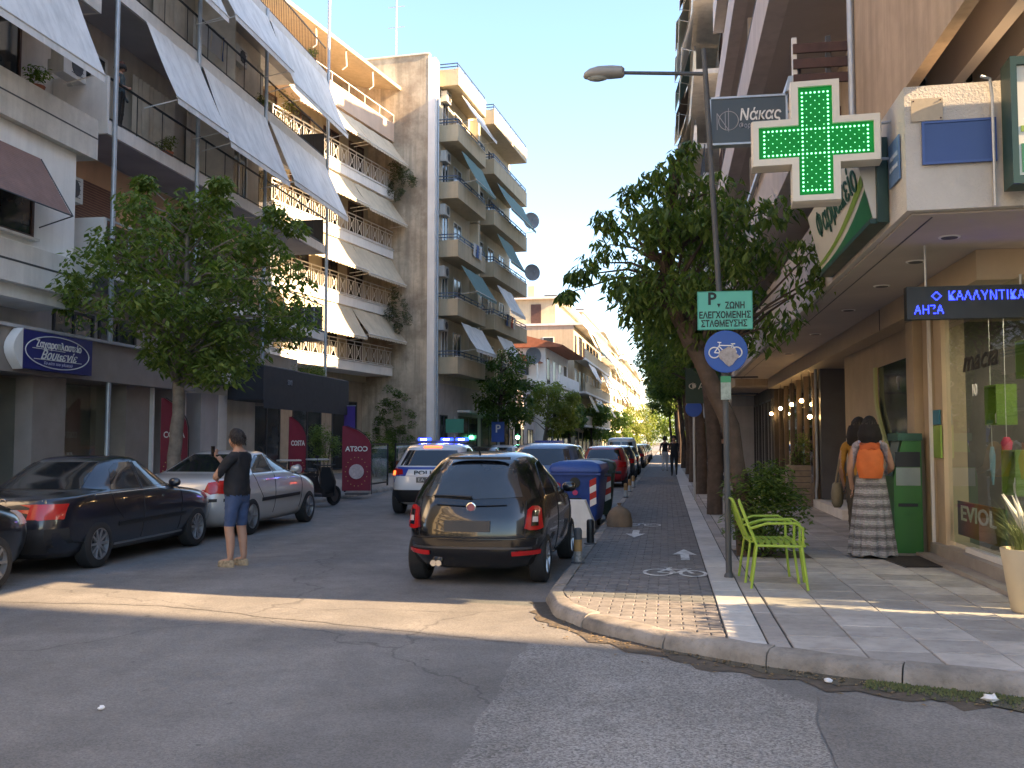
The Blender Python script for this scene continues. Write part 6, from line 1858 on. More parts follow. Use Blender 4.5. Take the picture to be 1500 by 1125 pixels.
# white planter with grass at the right picture edge
t = thing('plant_pot', 'tall cream tapered pot with ornamental grass at the right edge', 'planter', (3.12, 9.15, .122))
mb = MB(); mb.lathe([(.13, 0), (.15, .02), (.22, .52), (.225, .55), (.2, .55), (.19, .5)], 20); mb.build('pot', M('pot_cream', (.55, .47, .33), .6, .06), t, smooth=40)
rnd = random.Random(8); mb = MB()
for i in range(420):
    a = rnd.uniform(0, 2 * PI); l = rnd.uniform(.25, .55); o = rnd.uniform(.1, 1.1); r_ = rnd.uniform(0, .14)
    p = [Vector((r_ * math.cos(a), r_ * math.sin(a), .5))]
    for k in range(1, 5):
        u = k / 4; p.append(p[0] + Vector((math.cos(a) * o * l * u * u, math.sin(a) * o * l * u * u, l * (u - .35 * o * u * u))))
    n_ = Vector((-math.sin(a), math.cos(a), 0)) * .004
    mb.grid([[q_ + n_ * (1 - i_ / 4.5) for i_, q_ in enumerate(p)], [q_ - n_ * (1 - i_ / 4.5) for i_, q_ in enumerate(p)]])
mb.build('grass_blades', M('blade_green', (.14, .18, .06), .6, .3, 12), t, fix=False)
mb = MB()
for i in range(9):
    a = i * .7 + .3; mb.tube([(0, 0, .55), (.1 * math.cos(a), .1 * math.sin(a), .85), (.2 * math.cos(a), .2 * math.sin(a), 1.02)], [.004, .02, .004], 6)
mb.build('seed_heads', M('seed_pale', (.5, .48, .42), .9, .2, 20), t)

# ------------------------------------------------------------------ street furniture
pole_grey = M('pole_grey', (.07, .075, .08), .55, .15, 5)
t = thing('street_lamp', 'tall grey lamp post with arm and lamp head over the cycle lane', 'street lamp', (.67, 10.98, .122))
mb = MB(); mb.lathe([(.055, 0), (.05, .03), (.034, .05)], 12); mb.tube([(0, 0, .04), (-.01, 0, 2), (-.20, .02, 5.95)], [.034, .033, .03], 12); mb.build('post', pole_grey, t, smooth=50)
mb = MB(); mb.tube([(-.19, .02, 5.66), (-1.14, .02, 5.73)], [.022, .02], 10); mb.build('arm', pole_grey, t, smooth=50)
hd = MB(); rings = []
for (x, a, b, zc) in ((-1.10, .03, .05, 5.73), (-1.13, .085, .075, 5.73), (-1.25, .10, .085, 5.735), (-1.4, .105, .085, 5.735), (-1.5, .09, .07, 5.725), (-1.56, .05, .04, 5.715), (-1.575, .01, .01, 5.71)):
    rings.append([(x, .02 + a * math.cos(2 * PI * k / 14), zc + b * math.sin(2 * PI * k / 14) * (1 if math.sin(2 * PI * k / 14) > 0 else .75)) for k in range(14)])
hd.loft(rings, True); hd.build('lamp_head', M('lamp_grey', (.30, .30, .28), .5, .1), t, smooth=45)
gl_ = MB(); gl_.sphere((-1.41, .02, 5.70), (.14, .075, .055), 12, 8); gl_.build('lamp_glass', M('lamp_glass', (.35, .38, .36), .15, .05), t, smooth=60)
t = thing('parking_sign', 'turquoise controlled parking zone sign on the lamp post', 'sign', (.66, 10.92, 3.06))
turq = M('turquoise', (.10, .44, .34), .45, .05); ink = M('sign_ink', (.01, .015, .015), .6, 0)
mb = MB(); mb.box(-.30, .30, -.012, 0, -.215, .215); mb.build('plate', turq, t)
mb = MB()
for (a, b, c_, d) in ((-.30, .30, .205, .215), (-.30, .30, -.215, -.205), (-.30, -.29, -.205, .205), (.29, .30, -.205, .205)): mb.box(a, b, -.0145, -.0121, c_, d)
mb.build('border', M('sign_edge', (.04, .26, .19), .5, 0), t)
text('letters', 'P', .19, ink, t, (-.14, -.014, .125), (R(90), 0, 0), bold=.005, ext=.001)
mb = MB(); mb.prism([(-.085, .075), (-.045, .075), (-.065, .03)], -.0145, -.0125, 'Y'); mb.build('arrow_mark', ink, t)
text('letters', 'ΖΩΝΗ', .1, ink, t, (.11, -.014, .05), (R(90), 0, 0), bold=.003, ext=.001, width=.21)
text('letters', 'ΕΛΕΓΧΟΜΕΝΗΣ', .1, ink, t, (0, -.014, -.055), (R(90), 0, 0), bold=.003, ext=.001, width=.56)
text('letters', 'ΣΤΑΘΜΕΥΣΗΣ', .1, ink, t, (-.01, -.014, -.15), (R(90), 0, 0), bold=.003, ext=.001, width=.5)
t = thing('cycle_sign', 'round blue cycle lane sign with torn grey sticker on the post', 'sign', (.665, 10.91, 2.60))
mb = MB(); mb.lathe([(.235, 0), (.235, -.01), (.225, -.012)], 32, (0, 0, 0), 'Y'); mb.build('disc', M('sign_blue', (.012, .07, .33), .4, .06), t)
wm = MB(); 
def circ(cx, cz, r_): wm.tube([(cx + r_ * math.cos(k * PI / 10), -.0145, cz + r_ * math.sin(k * PI / 10)) for k in range(20)], .007, 4, True)
circ(-.125, -.01, .058); circ(.115, -.01, .058)
for a, b in (((-.125, -.01), (-.07, .07)), ((-.07, .07), (.075, .065)), ((-.075, .06), (0, -.02)), ((0, -.02), (.08, .07)), ((.07, .08), (.115, -.01)), ((-.07, .07), (-.07, .1)), ((-.09, .105), (-.05, .1)), ((.055, .085), (.1, .085)), ((-.125, -.01), (0, -.02))): wm.bar((a[0], -.0145, a[1]), (b[0], -.0145, b[1]), .005, .011)
wm.build('cycle_symbol', white_paint, t)
mb = MB(); q = random.Random(2); mb.prism([(.03 + .105 * math.cos(k * PI / 8) * q.uniform(.8, 1.1), -.05 + .105 * math.sin(k * PI / 8) * q.uniform(.8, 1.15)) for k in range(16)], -.024, -.0225, 'Y'); mb.build('torn_sticker', M('sticker', (.36, .33, .32), .9, .25, 25), t)
t = thing('small_sign', 'small battered green and white plate below the cycle sign', 'sign', (.66, 10.92, 2.2))
mb = MB(); mb.box(-.055, .055, -.01, 0, -.13, .13); mb.build('plate', M('plate_pale_green', (.30, .36, .31), .6, .3, 20), t)
mb = MB(); mb.box(-.055, .055, -.0125, -.0101, .06, .13); mb.build('green_top', M('plate_green', (.05, .26, .12), .6, .1), t)
t = thing('projecting_sign', 'dark green projecting shop sign with cream letters behind the post', 'sign', (.98, 23.6, 2.95))
dgreen = M('deep_green', (.015, .045, .032), .5, .1)
mb = MB(); mb.box(-.5, .48, -.05, .05, -.42, .42); mb.build('sign_box', dgreen, t)
text('letters', 'ΦΑ  ΕΥ', .2, M('letters_cream', (.5, .48, .4), .6, 0), t, (0, -.055, -.02), (R(90), 0, 0), width=.86)
mb = MB(); mb.tube([(.48, 0, .2), (1.2, 0, .2)], .02, 6); mb.tube([(.48, 0, -.2), (1.2, 0, -.2)], .02, 6); mb.build('bracket', black_metal, t)

# lime chairs
def chair(label, loc, rz, grp):
    t = thing('garden_chair', label, 'chair', loc, rz, grp)
    lm = M('chair_lime', (.30, .42, .045), .45, .06)
    for (x, y, dx, dy) in ((.24, -.24, .05, -.04), (.24, .24, .05, .04), (-.2, -.24, -.06, -.03), (-.2, .24, -.06, .03)):
        mb = MB(); mb.tube([(x + dx, y + dy, 0), (x, y, .43)], .014, 8); mb.build('leg', lm, t, smooth=50)
    mb = MB(); mb.tube([(-.2, -.24, .43), (.24, -.24, .43), (.27, -.22, .435), (.27, .22, .435), (.24, .24, .43), (-.2, .24, .43)], .013, 7); mb.tube([(-.2, -.24, .43), (-.2, .24, .43)], .012, 7); mb.build('seat_frame', lm, t, smooth=50)
    for k in range(7):
        x = -.17 + k * .065; mb = MB(); mb.box(x, x + .04, -.235, .235, .438, .446); mb.build('seat_slat', lm, t)
    mb = MB(); mb.tube([(-.2, -.235, .43), (-.28, -.235, .62), (-.36, -.21, .84), (-.37, -.16, .87), (-.37, .16, .87), (-.36, .21, .84), (-.28, .235, .62), (-.2, .235, .43)], .013, 7); mb.build('back_frame', lm, t, smooth=50)
    for k in range(6):
        y = -.17 + k * .068; mb = MB(); mb.bar((-.215, y, .47), (-.365, y * .95, .865), .028, .007); mb.build('back_slat', lm, t)
    for sg in (-1, 1):
        mb = MB(); mb.tube([(-.27, sg * .24, .6), (-.1, sg * .29, .66), (.18, sg * .29, .665), (.25, sg * .28, .62), (.25, sg * .25, .44)], .014, 7); mb.build('armrest', lm, t, smooth=50)
    return t
chair('lime green slatted metal garden chair nearer the kerb', (1.12, 10.42, .122), R(-4), 'lime garden chairs by the sign post')
chair('lime green slatted metal garden chair just behind the first one', (1.06, 10.86, .122), R(3), 'lime garden chairs by the sign post')

# waste containers
def container(label, loc, rz, col, lidc):
    t = thing('waste_container', label, 'waste container', loc, rz, 'waste containers at the kerb')
    def rr(z, a, b, r_=.06):
        pts = []
        for (cx, cy, a0) in ((a - r_, b - r_, 0), (-a + r_, b - r_, 90), (-a + r_, -b + r_, 180), (a - r_, -b + r_, 270)):
            for k in range(4):
                an = R(a0 + 30 * k); pts.append((cx + r_ * math.cos(an), cy + r_ * math.sin(an), z))
        return pts
    mb = MB(); mb.loft([rr(.16, .36, .55), rr(.3, .39, .58), rr(1.0, .46, .66), rr(1.06, .46, .66)], True); mb.build('bin_body', col, t, smooth=40)
    mb = MB(); mb.loft([rr(1.061, .485, .69), rr(1.12, .485, .69), rr(1.2, .45, .66), rr(1.25, .3, .6), rr(1.26, .1, .4)], True); mb.build('lid', lidc, t, smooth=40)
    for x in (-.3, .3):
        for y in (-.45, .45):
            mb = MB(); mb.lathe([(.08, -.025), (.085, 0), (.08, .025)], 14, (x, y, .085), 'X'); mb.build('castor', tyre_m, t, smooth=40)
            mb = MB(); mb.box(x - .05, x + .05, y - .05, y + .05, .12, .17); mb.build('castor_mount', dark_grey, t)
    for i, x in enumerate((-.33, .33)):
        for k in range(4):
            z = .42 + k * .12; yy = -.6 - (z - .3) * .114
            mb = MB(); s_ = 1 if x > 0 else -1
            mb.add([(x - .06, yy - .012, z), (x + .06, yy - .012, z + .06 * s_), (x + .06, yy - .026, z + .06 * s_ + .12), (x - .06, yy - .026, z + .12)], [(0, 1, 2, 3)])
            mb.build('reflective_stripe', M('stripe_red', (.45, .03, .02), .4, .05) if k % 2 else white_paint, t, fix=False)
    for sg in (-1, 1):
        mb = MB(); mb.lathe([(.03, 0), (.03, .12)], 10, (sg * .47 - (.12 if sg < 0 else 0), 0, .98), 'X'); mb.build('lifting_pin', dark_grey, t)
    mb = MB(); mb.box(-.48, .48, -.72, -.66, 1.0, 1.04); mb.build('handle_bar', col, t)
    return t
bb = M('bin_blue', (.012, .05, .24), .5, .12, 4, dirt=.2); bbl = M('bin_blue_lid', (.02, .07, .30), .45, .1, 4)
t = container('blue wheeled waste container with red and white stripes', (-1.62, 18.5, 0), R(-3), bb, bbl)
mb = MB(); mb.lathe([(.10, 0), (.10, -.004)], 20, (0, -.672, .86), 'Y'); mb.build('print_emblem', ink, t)
mb = MB(); mb.lathe([(.05, 0), (.05, -.003)], 14, (0, -.655, .68), 'Y'); mb.build('print_dot', M('print_pink', (.4, .03, .12), .5), t)
mb = MB(); mb.box(-.12, .12, -.645, -.636, .52, .58); mb.build('print_bar', ink, t)
t = container('dark green waste container behind the blue one', (-1.5, 20.1, 0), R(2), M('bin_green', (.02, .04, .03), .55, .15, 4), M('bin_green_lid', (.02, .035, .03), .5, .1))
t = thing('concrete_block', 'pale tapered concrete block between the black hatchback and the blue container', 'block', (-1.52, 16.6, 0))
mb = MB(); mb.loft([[(-.3, -.2, .0), (.3, -.2, .0), (.3, .2, 0), (-.3, .2, 0)], [(-.3, -.2, .25), (.3, -.2, .25), (.3, .2, .25), (-.3, .2, .25)], [(-.22, -.14, .62), (.16, -.14, .62), (.16, .14, .62), (-.22, .14, .62)]], True); mb.build('block', concrete_light, t)
mb = MB(); mb.box(-.31, .31, -.21, .21, 0, .12); mb.build('foot', concrete, t)
t = thing('boulder', 'rounded brown sack beside the waste container on the cycle lane', 'sack', (-.82, 17.3, .122))
mb = MB(); rnd = random.Random(4); rings = []
for i in range(9):
    u = i / 8; r_ = .23 * math.sqrt(max(0.02, 1 - (max(0, u - .15) / .85) ** 2.2)); rings.append([(r_ * math.cos(2 * PI * k / 14) * rnd.uniform(.92, 1.06), r_ * .85 * math.sin(2 * PI * k / 14) * rnd.uniform(.92, 1.06), .36 * u) for k in range(14)])
mb.loft(rings, True); mb.build('sack', M('sack_brown', (.19, .135, .09), .85, .2, 6, .4, 20), t, smooth=60)
mb = MB(); mb.lathe([(.03, .34), (.02, .37), (.045, .41)], 8); mb.build('tied_neck', MATS['sack_brown'], t, smooth=40)
t.name = 'sack'
def bollard(label, loc, mats, h=.42, r_=.05):
    t = thing('bollard', label, 'bollard', loc, 0, 'short bollards along the kerb')
    n = len(mats); mb = None
    for i, mm in enumerate(mats):
        mb = MB(); z0, z1 = h * i / n, h * (i + 1) / n
        mb.lathe([(r_, z0 + (.0005 if i else 0)), (r_, z1)] if i < n - 1 else [(r_, z0 + (.0005 if i else 0)), (r_, z1 - .03), (r_ * .75, z1 - .005), (r_ * .3, z1)], 14); mb.build('post' if i == 0 else 'sleeve', mm, t, smooth=40)
    mb = MB(); mb.lathe([(r_ * 1.7, 0), (r_ * 1.7, .012), (r_ * 1.1, .02)], 14); mb.build('base_plate', dark_grey, t)
grf = M('graffiti_base', (.25, .24, .23), .7, .6, 30); org = M('bollard_orange', (.34, .19, .07), .6, .2, 10)
bollard('short bollard with scribbled base and orange sleeve by the black hatchback', (-1.08, 12.0, .122), [grf, org, dark_grey], .43)
bollard('short black bollard on the kerb by the concrete block', (-1.1, 14.25, .122), [black_metal, black_metal], .36, .055)
for i, Y in enumerate((26.4, 29.4, 32.4)):
    bollard(('small grey bollard at the kerb beyond the containers', 'small grey bollard just before the red car', 'small grey bollard level with the red car')[i], (-1.08, Y, .122), [galv, org], .38)

# burgundy feather flags and cafe terrace
def flag(label, loc, rz, h, w, txt, mirror):
    t = thing('feather_flag', label, 'flag', loc, rz, 'burgundy feather flags of the cafe')
    bur = M('burgundy', (.20, .015, .035), .7, .1, 3)
    top = []; bot = []
    n = 14
    mb = MB(); rows = []
    for i in range(n + 1):
        u = i / n; z = .1 + (h - .1) * u
        wl_ = w * (1 if u < .68 else math.cos((u - .68) / .32 * PI / 2 * .98) ** .6)
        rows.append([(-wl_ / 2 - (w - wl_) * .5 + wl_ * k / 4, .015 * math.sin(k * 1.5 + u * 5), z) for k in range(5)])
    mb.grid(rows); fb = [[(p[0], p[1] + .006, p[2]) for p in r_] for r_ in rows]; mb.grid([r_[::-1] for r_ in fb]); o = mb.build('cloth', bur, t, smooth=60, fix=False)
    mb = MB(); mb.tube([(w / 2 + .02, 0, 0)] + [(r_[-1][0] + .02, 0, r_[-1][2] + .01) for r_ in rows], .012, 6); mb.build('pole', black_metal, t)
    mb = MB(); mb.box(-.3, .35, -.25, .25, 0, .04); mb.build('base', dark_grey, t)
    text('letters', txt, .2, white_paint, t, (0, -.03, h * .66), (R(90), 0, 0), mirror=mirror, bold=.004, width=w * .78)
    mb = MB(); mb.lathe([(w * .26, 0), (w * .25, -.006)], 20, (0, -.03, h * .33), 'Y'); mb.build('cup_print', M('print_pale', (.5, .42, .42), .7, .3, 14), t)
    d = MB()
    for k in range(18):
        a = 2 * PI * k / 18; d.lathe([(.014, 0), (.012, -.005)], 6, (w * .38 * math.cos(a), -.032, h * .33 + w * .5 * math.sin(a)), 'Y')
    d.build('dot_ring', M('print_gold', (.5, .36, .12), .6, 0), t)
    return t
flag('burgundy feather flag with mirrored white lettering at the left kerb', (-8.75, 26.8, .12), R(12), 1.95, .82, 'COSTA', True)
flag('narrow burgundy feather flag beside the silver car by the canopy post', (-10.3, 26.2, .12), R(50), 2.2, .55, 'COSTA', False)
flag('burgundy feather flag half hidden behind the left tree trunk', (-11.2, 20.9, .12), R(20), 2.5, .6, 'COSTA', False)
def scooter(loc, rz):
    t = thing('motor_scooter', 'black motor scooter parked at the left kerb by the flag', 'scooter', loc, rz)
    for y in (0, 1.25):
        mb = MB(); mb.lathe([(.17, -.05), (.24, -.05), (.26, 0), (.24, .05), (.17, .05)], 20, (0, y, .26), 'X', caps=False); w = mb.build('wheel', tyre_m, t, smooth=40)
        mb = MB(); mb.lathe([(.17, -.03), (.17, .03)], 14, (0, y, .26), 'X'); mb.build('rim', rim_dark, w)
    bp_ = paint_m('scooter_black', (.012, .012, .014))
    mb = MB(); mb.loft([[(s * .1, -.25, .55), (s * .14, -.2, .75)][::s] and [(-.1, -.28, .5), (.1, -.28, .5), (.12, -.25, .76), (-.12, -.25, .76)] for s in (1,)] + [[(-.17, .05, .36), (.17, .05, .36), (.16, .05, .78), (-.16, .05, .78)], [(-.17, .4, .32), (.17, .4, .32), (.14, .4, .76), (-.14, .4, .76)], [(-.16, .55, .26), (.16, .55, .26), (.12, .55, .5), (-.12, .55, .5)], [(-.18, .7, .24), (.18, .7, .24), (.18, .72, .32), (-.18, .72, .32)], [(-.19, .98, .24), (.19, .98, .24), (.19, .98, .34), (-.19, .98, .34)]], True); mb.build('body', bp_, t, smooth=50)
    mb = MB(); mb.loft([[(-.2, 1.0, .26), (.2, 1.0, .26), (.2, 1.06, .26), (-.2, 1.06, .26)], [(-.22, .98, .62), (.22, .98, .62), (.2, 1.08, .62), (-.2, 1.08, .62)], [(-.13, .9, .98), (.13, .9, .98), (.1, 1.0, .98), (-.1, 1.0, .98)]], True); mb.build('front_shield', bp_, t, smooth=50)
    mb = MB(); mb.loft([[(-.13, -.2, .77), (.13, -.2, .77), (.13, -.2, .83), (-.13, -.2, .83)], [(-.16, .1, .78), (.16, .1, .78), (.15, .1, .86), (-.15, .1, .86)], [(-.12, .5, .77), (.12, .5, .77), (.11, .5, .82), (-.11, .5, .82)]], True); mb.build('seat', trim_black, t, smooth=50)
    mb = MB(); mb.tube([(-.34, .86, 1.05), (-.12, .92, 1.02), (.12, .92, 1.02), (.34, .86, 1.05)], .016, 7); mb.build('handlebar', dark_grey, t)
    for s in (-1, 1):
        mb = MB(); mb.tube([(s * .22, .92, 1.03), (s * .3, .95, 1.2)], .007, 5); mb.sphere((s * .31, .95, 1.23), (.07, .02, .045), 8, 6); mb.build('mirror', black_metal, t, smooth=60)
    mb = MB(); mb.tube([(.0, 1.02, .9), (0, 1.25, .26)], .03, 6); mb.build('fork', rim_dark, t)
    mb = MB(); mb.sphere((0, 1.04, .8), (.09, .05, .08), 10, 7); mb.build('headlight', tail_clear, t, smooth=60)
    mb = MB(); mb.box(-.1, .1, -.31, -.27, .6, .68); mb.build('tail_light', tail_red, t)
    mb = MB(); mb.tube([(.17, .5, .3), (.18, -.3, .36)], .05, 8); mb.build('exhaust', rim_dark, t)
scooter((-8.75, 22.6, 0), R(-18))
def terrace_screen(label, loc, ln, rz=0):
    t = thing('glass_screen', label, 'screen', loc, rz, 'glass screens round the cafe terrace')
    mb = MB()
    for y in (0, ln / 2, ln): mb.box(-.025, .025, y - .025, y + .025, 0, 1.45)
    mb.box(-.02, .02, 0, ln, 1.4, 1.45); mb.box(-.02, .02, 0, ln, .1, .15); mb.build('frame', black_metal, t)
    for k in range(2):
        mb = MB(); mb.box(-.005, .005, k * ln / 2 + .03, (k + 1) * ln / 2 - .03, .16, 1.39); mb.build('pane', clear_glass, t)
terrace_screen('black framed glass screen at the terrace front by the scooter', (-9.5, 28.0, .12), 4.5)
terrace_screen('black framed glass screen farther along the terrace front', (-9.5, 33.5, .12), 4.5)
def cafe_table(label, loc):
    t = thing('cafe_table', label, 'table', loc, 0, 'small cafe tables at the left kerb')
    mb = MB(); mb.lathe([(.32, .98), (.33, 1.0), (.32, 1.02)], 20); mb.build('table_top', M('table_white', (.5, .5, .48), .5), t)
    mb = MB(); mb.lathe([(.22, 0), (.22, .02), (.03, .04), (.025, .98)], 14); mb.build('leg', black_metal, t, smooth=40)
for i, (X, Y) in enumerate(((-9.9, 24.6), (-9.7, 26.2), (-9.8, 30.4))):
    cafe_table(('tall round cafe table nearest the silver car', 'tall round cafe table beside the narrow flag', 'tall round cafe table behind the glass screen')[i], (X, Y, .12))
def stool(label, loc):
    t = thing('bar_stool', label, 'stool', loc, 0, 'dark bar stools on the terrace')
    mb = MB(); mb.lathe([(.17, .68), (.18, .7), (.17, .73)], 14); mb.build('seat', dark_grey, t)
    for k in range(4):
        a = PI / 4 + k * PI / 2; mb = MB(); mb.tube([(.11 * math.cos(a), .11 * math.sin(a), .69), (.2 * math.cos(a), .2 * math.sin(a), 0)], .013, 5); mb.build('leg', black_metal, t)
for i, (X, Y) in enumerate(((-9.6, 23.9), (-10.4, 25.3), (-9.6, 25.4), (-10.2, 26.9))):
    stool(('dark bar stool nearest the silver car bonnet', 'dark bar stool on the wall side of the first table', 'dark bar stool between the two nearest tables', 'dark bar stool beside the narrow flag pole')[i], (X, Y, .12))
t = thing('menu_board', 'dark standing menu board at the kerb before the scooter', 'board', (-8.95, 21.3, .0), R(10))
mb = MB(); mb.box(-.3, .3, -.03, .03, 0, 1.1); mb.build('board', dark_grey, t)
mb = MB(); mb.box(-.32, .32, -.05, .05, 1.1, 1.14); mb.build('board_cap', black_metal, t)
t = thing('banner', 'purple banner hanging at the canopy end', 'banner', (-11.0, 32.4, 1.6))
mb = MB(); mb.box(-.05, .35, 0, .02, 0, 1.25); mb.build('cloth', M('purple', (.06, .03, .22), .7, .1), t)
mb = MB(); mb.tube([(-.08, .01, 1.27), (.38, .01, 1.27)], .012, 6); mb.build('rod', galv, t)

# traffic light, parking sign, small green sign far left
t = thing('traffic_light', 'traffic light showing green beyond the cream block', 'traffic light', (-8.9, 58.5, .12))
mb = MB(); mb.tube([(0, 0, 0), (0, 0, 3.2)], .06, 8); mb.build('post', dark_grey, t)
mb = MB(); mb.box(-.18, .18, -.15, .1, 1.6, 2.6); mb.build('housing', black_metal, t)
for k, mm in enumerate((M('signal_green', (.1, 1, .4), emit=(.15, 1, .45), estr=10, var=0), dark_grey, M('signal_off', (.1, .02, .02), .4, 0))):
    mb = MB(); mb.lathe([(.12, 0), (.1, -.03)], 16, (0, -.152, 1.78 + k * .3), 'Y'); mb.build('lens', mm, t)
t = thing('parking_sign', 'blue parking sign on a thin post before the traffic light', 'sign', (-9.0, 52.0, .12))
mb = MB(); mb.tube([(0, 0, 0), (0, 0, 3.0)], .04, 8); mb.build('post', galv, t)
mb = MB(); mb.box(-.35, .35, -.06, -.041, 1.5, 2.6); mb.build('plate', MATS['sign_blue'], t)
text('letters', 'P', .6, white_paint, t, (0, -.065, 2.2), (R(90), 0, 0), bold=.01)
t = thing('small_sign', 'green plate on a thin post before the cream block', 'sign', (-9.1, 41.5, .12))
mb = MB(); mb.tube([(0, 0, 0), (0, 0, 2.6)], .035, 8); mb.build('post', galv, t)
mb = MB(); mb.box(-.4, .4, -.06, -.036, 1.9, 2.5); mb.build('plate', M('far_green', (.03, .20, .15), .5, .1), t)
t = thing('information_sign', 'small blue and red sign on a post under the right trees', 'sign', (.72, 25.5, .12))
mb = MB(); mb.tube([(0, 0, 0), (0, 0, 2.6)], .03, 8); mb.build('post', galv, t)
mb = MB(); mb.lathe([(.22, 0), (.21, -.02)], 20, (0, -.04, 2.35), 'Y'); mb.build('disc', MATS['sign_blue'], t)
t = thing('parked_bicycle', 'bicycle leaning on a tree along the right pavement', 'bicycle', (1.35, 29.6, .12), R(15))
for y in (-.52, .52):
    mb = MB(); mb.tube([(0, y + .33 * math.cos(a * PI / 12), .34 + .33 * math.sin(a * PI / 12)) for a in range(24)], .017, 5, True); mb.build('wheel', tyre_m, t)
mb = MB()
for a, b in (((0, -.52, .34), (0, -.05, .3)), ((0, -.05, .3), (0, -.2, .85)), ((0, -.2, .8), (0, .35, .85)), ((0, -.05, .3), (0, .38, .8)), ((0, -.52, .34), (0, -.2, .8)), ((0, .52, .34), (0, .36, .98))): mb.tube([a, b], .016, 6)
mb.build('frame', dark_grey, t)
mb = MB(); mb.tube([(-.26, .32, 1.0), (0, .37, .98), (.26, .32, 1.0)], .012, 6); mb.build('handlebar', black_metal, t)
mb = MB(); mb.sphere((0, -.2, .92), (.07, .13, .035), 8, 6); mb.build('saddle', black_metal, t)

# ------------------------------------------------------------------ people
def person(name, label, loc, rz, J, E_, zone, mats, scale=1.0, sub=2):
    if loc[1] < 15 and loc[2] < 1: sub = 3
    t = thing(name, label, 'person', loc, rz)
    t.scale = (scale,) * 3
    names = list(J)
    me = bpy.data.meshes.new('body')
    me.from_pydata([J[k][0] for k in names], [(names.index(a), names.index(b)) for a, b in E_], [])
    o = bpy.data.objects.new('body', me); COL.objects.link(o)
    o.modifiers.new('skin', 'SKIN')
    sv = me.skin_vertices[0].data if len(me.skin_vertices) else None
    if sv is None:
        bm = bmesh.new(); bm.from_mesh(me); bm.verts.layers.skin.verify(); bm.to_mesh(me); bm.free()
        sv = me.skin_vertices[0].data
    for i, k in enumerate(names):
        r_ = J[k][1]; sv[i].radius = r_ if isinstance(r_, tuple) else (r_, r_)
        sv[i].use_root = (k == 'pelvis')
    ss = o.modifiers.new('sub', 'SUBSURF'); ss.levels = sub; ss.render_levels = sub
    nm = eval_mesh(o, 'body'); bpy.data.objects.remove(o)
    nm.materials.clear()
    for m_ in mats: nm.materials.append(m_)
    cloth_v = set()
    for p in nm.polygons:
        p.material_index = zone(p.center); p.use_smooth = True
        if p.material_index in (1, 2): cloth_v.update(p.vertices)
    for i in cloth_v:
        v = nm.vertices[i]; q_ = v.co
        w = mnoise.noise(Vector((q_.x * 9, q_.y * 9, q_.z * 15))) * .010 + mnoise.noise(Vector((q_.x * 24, q_.y * 24, q_.z * 30 + 7))) * .005 + .005
        v.co = q_ + v.normal * w
    link_mesh('body', nm, t)
    return t
skin = M('skin', (.42, .24, .16), .6, .08, 6)
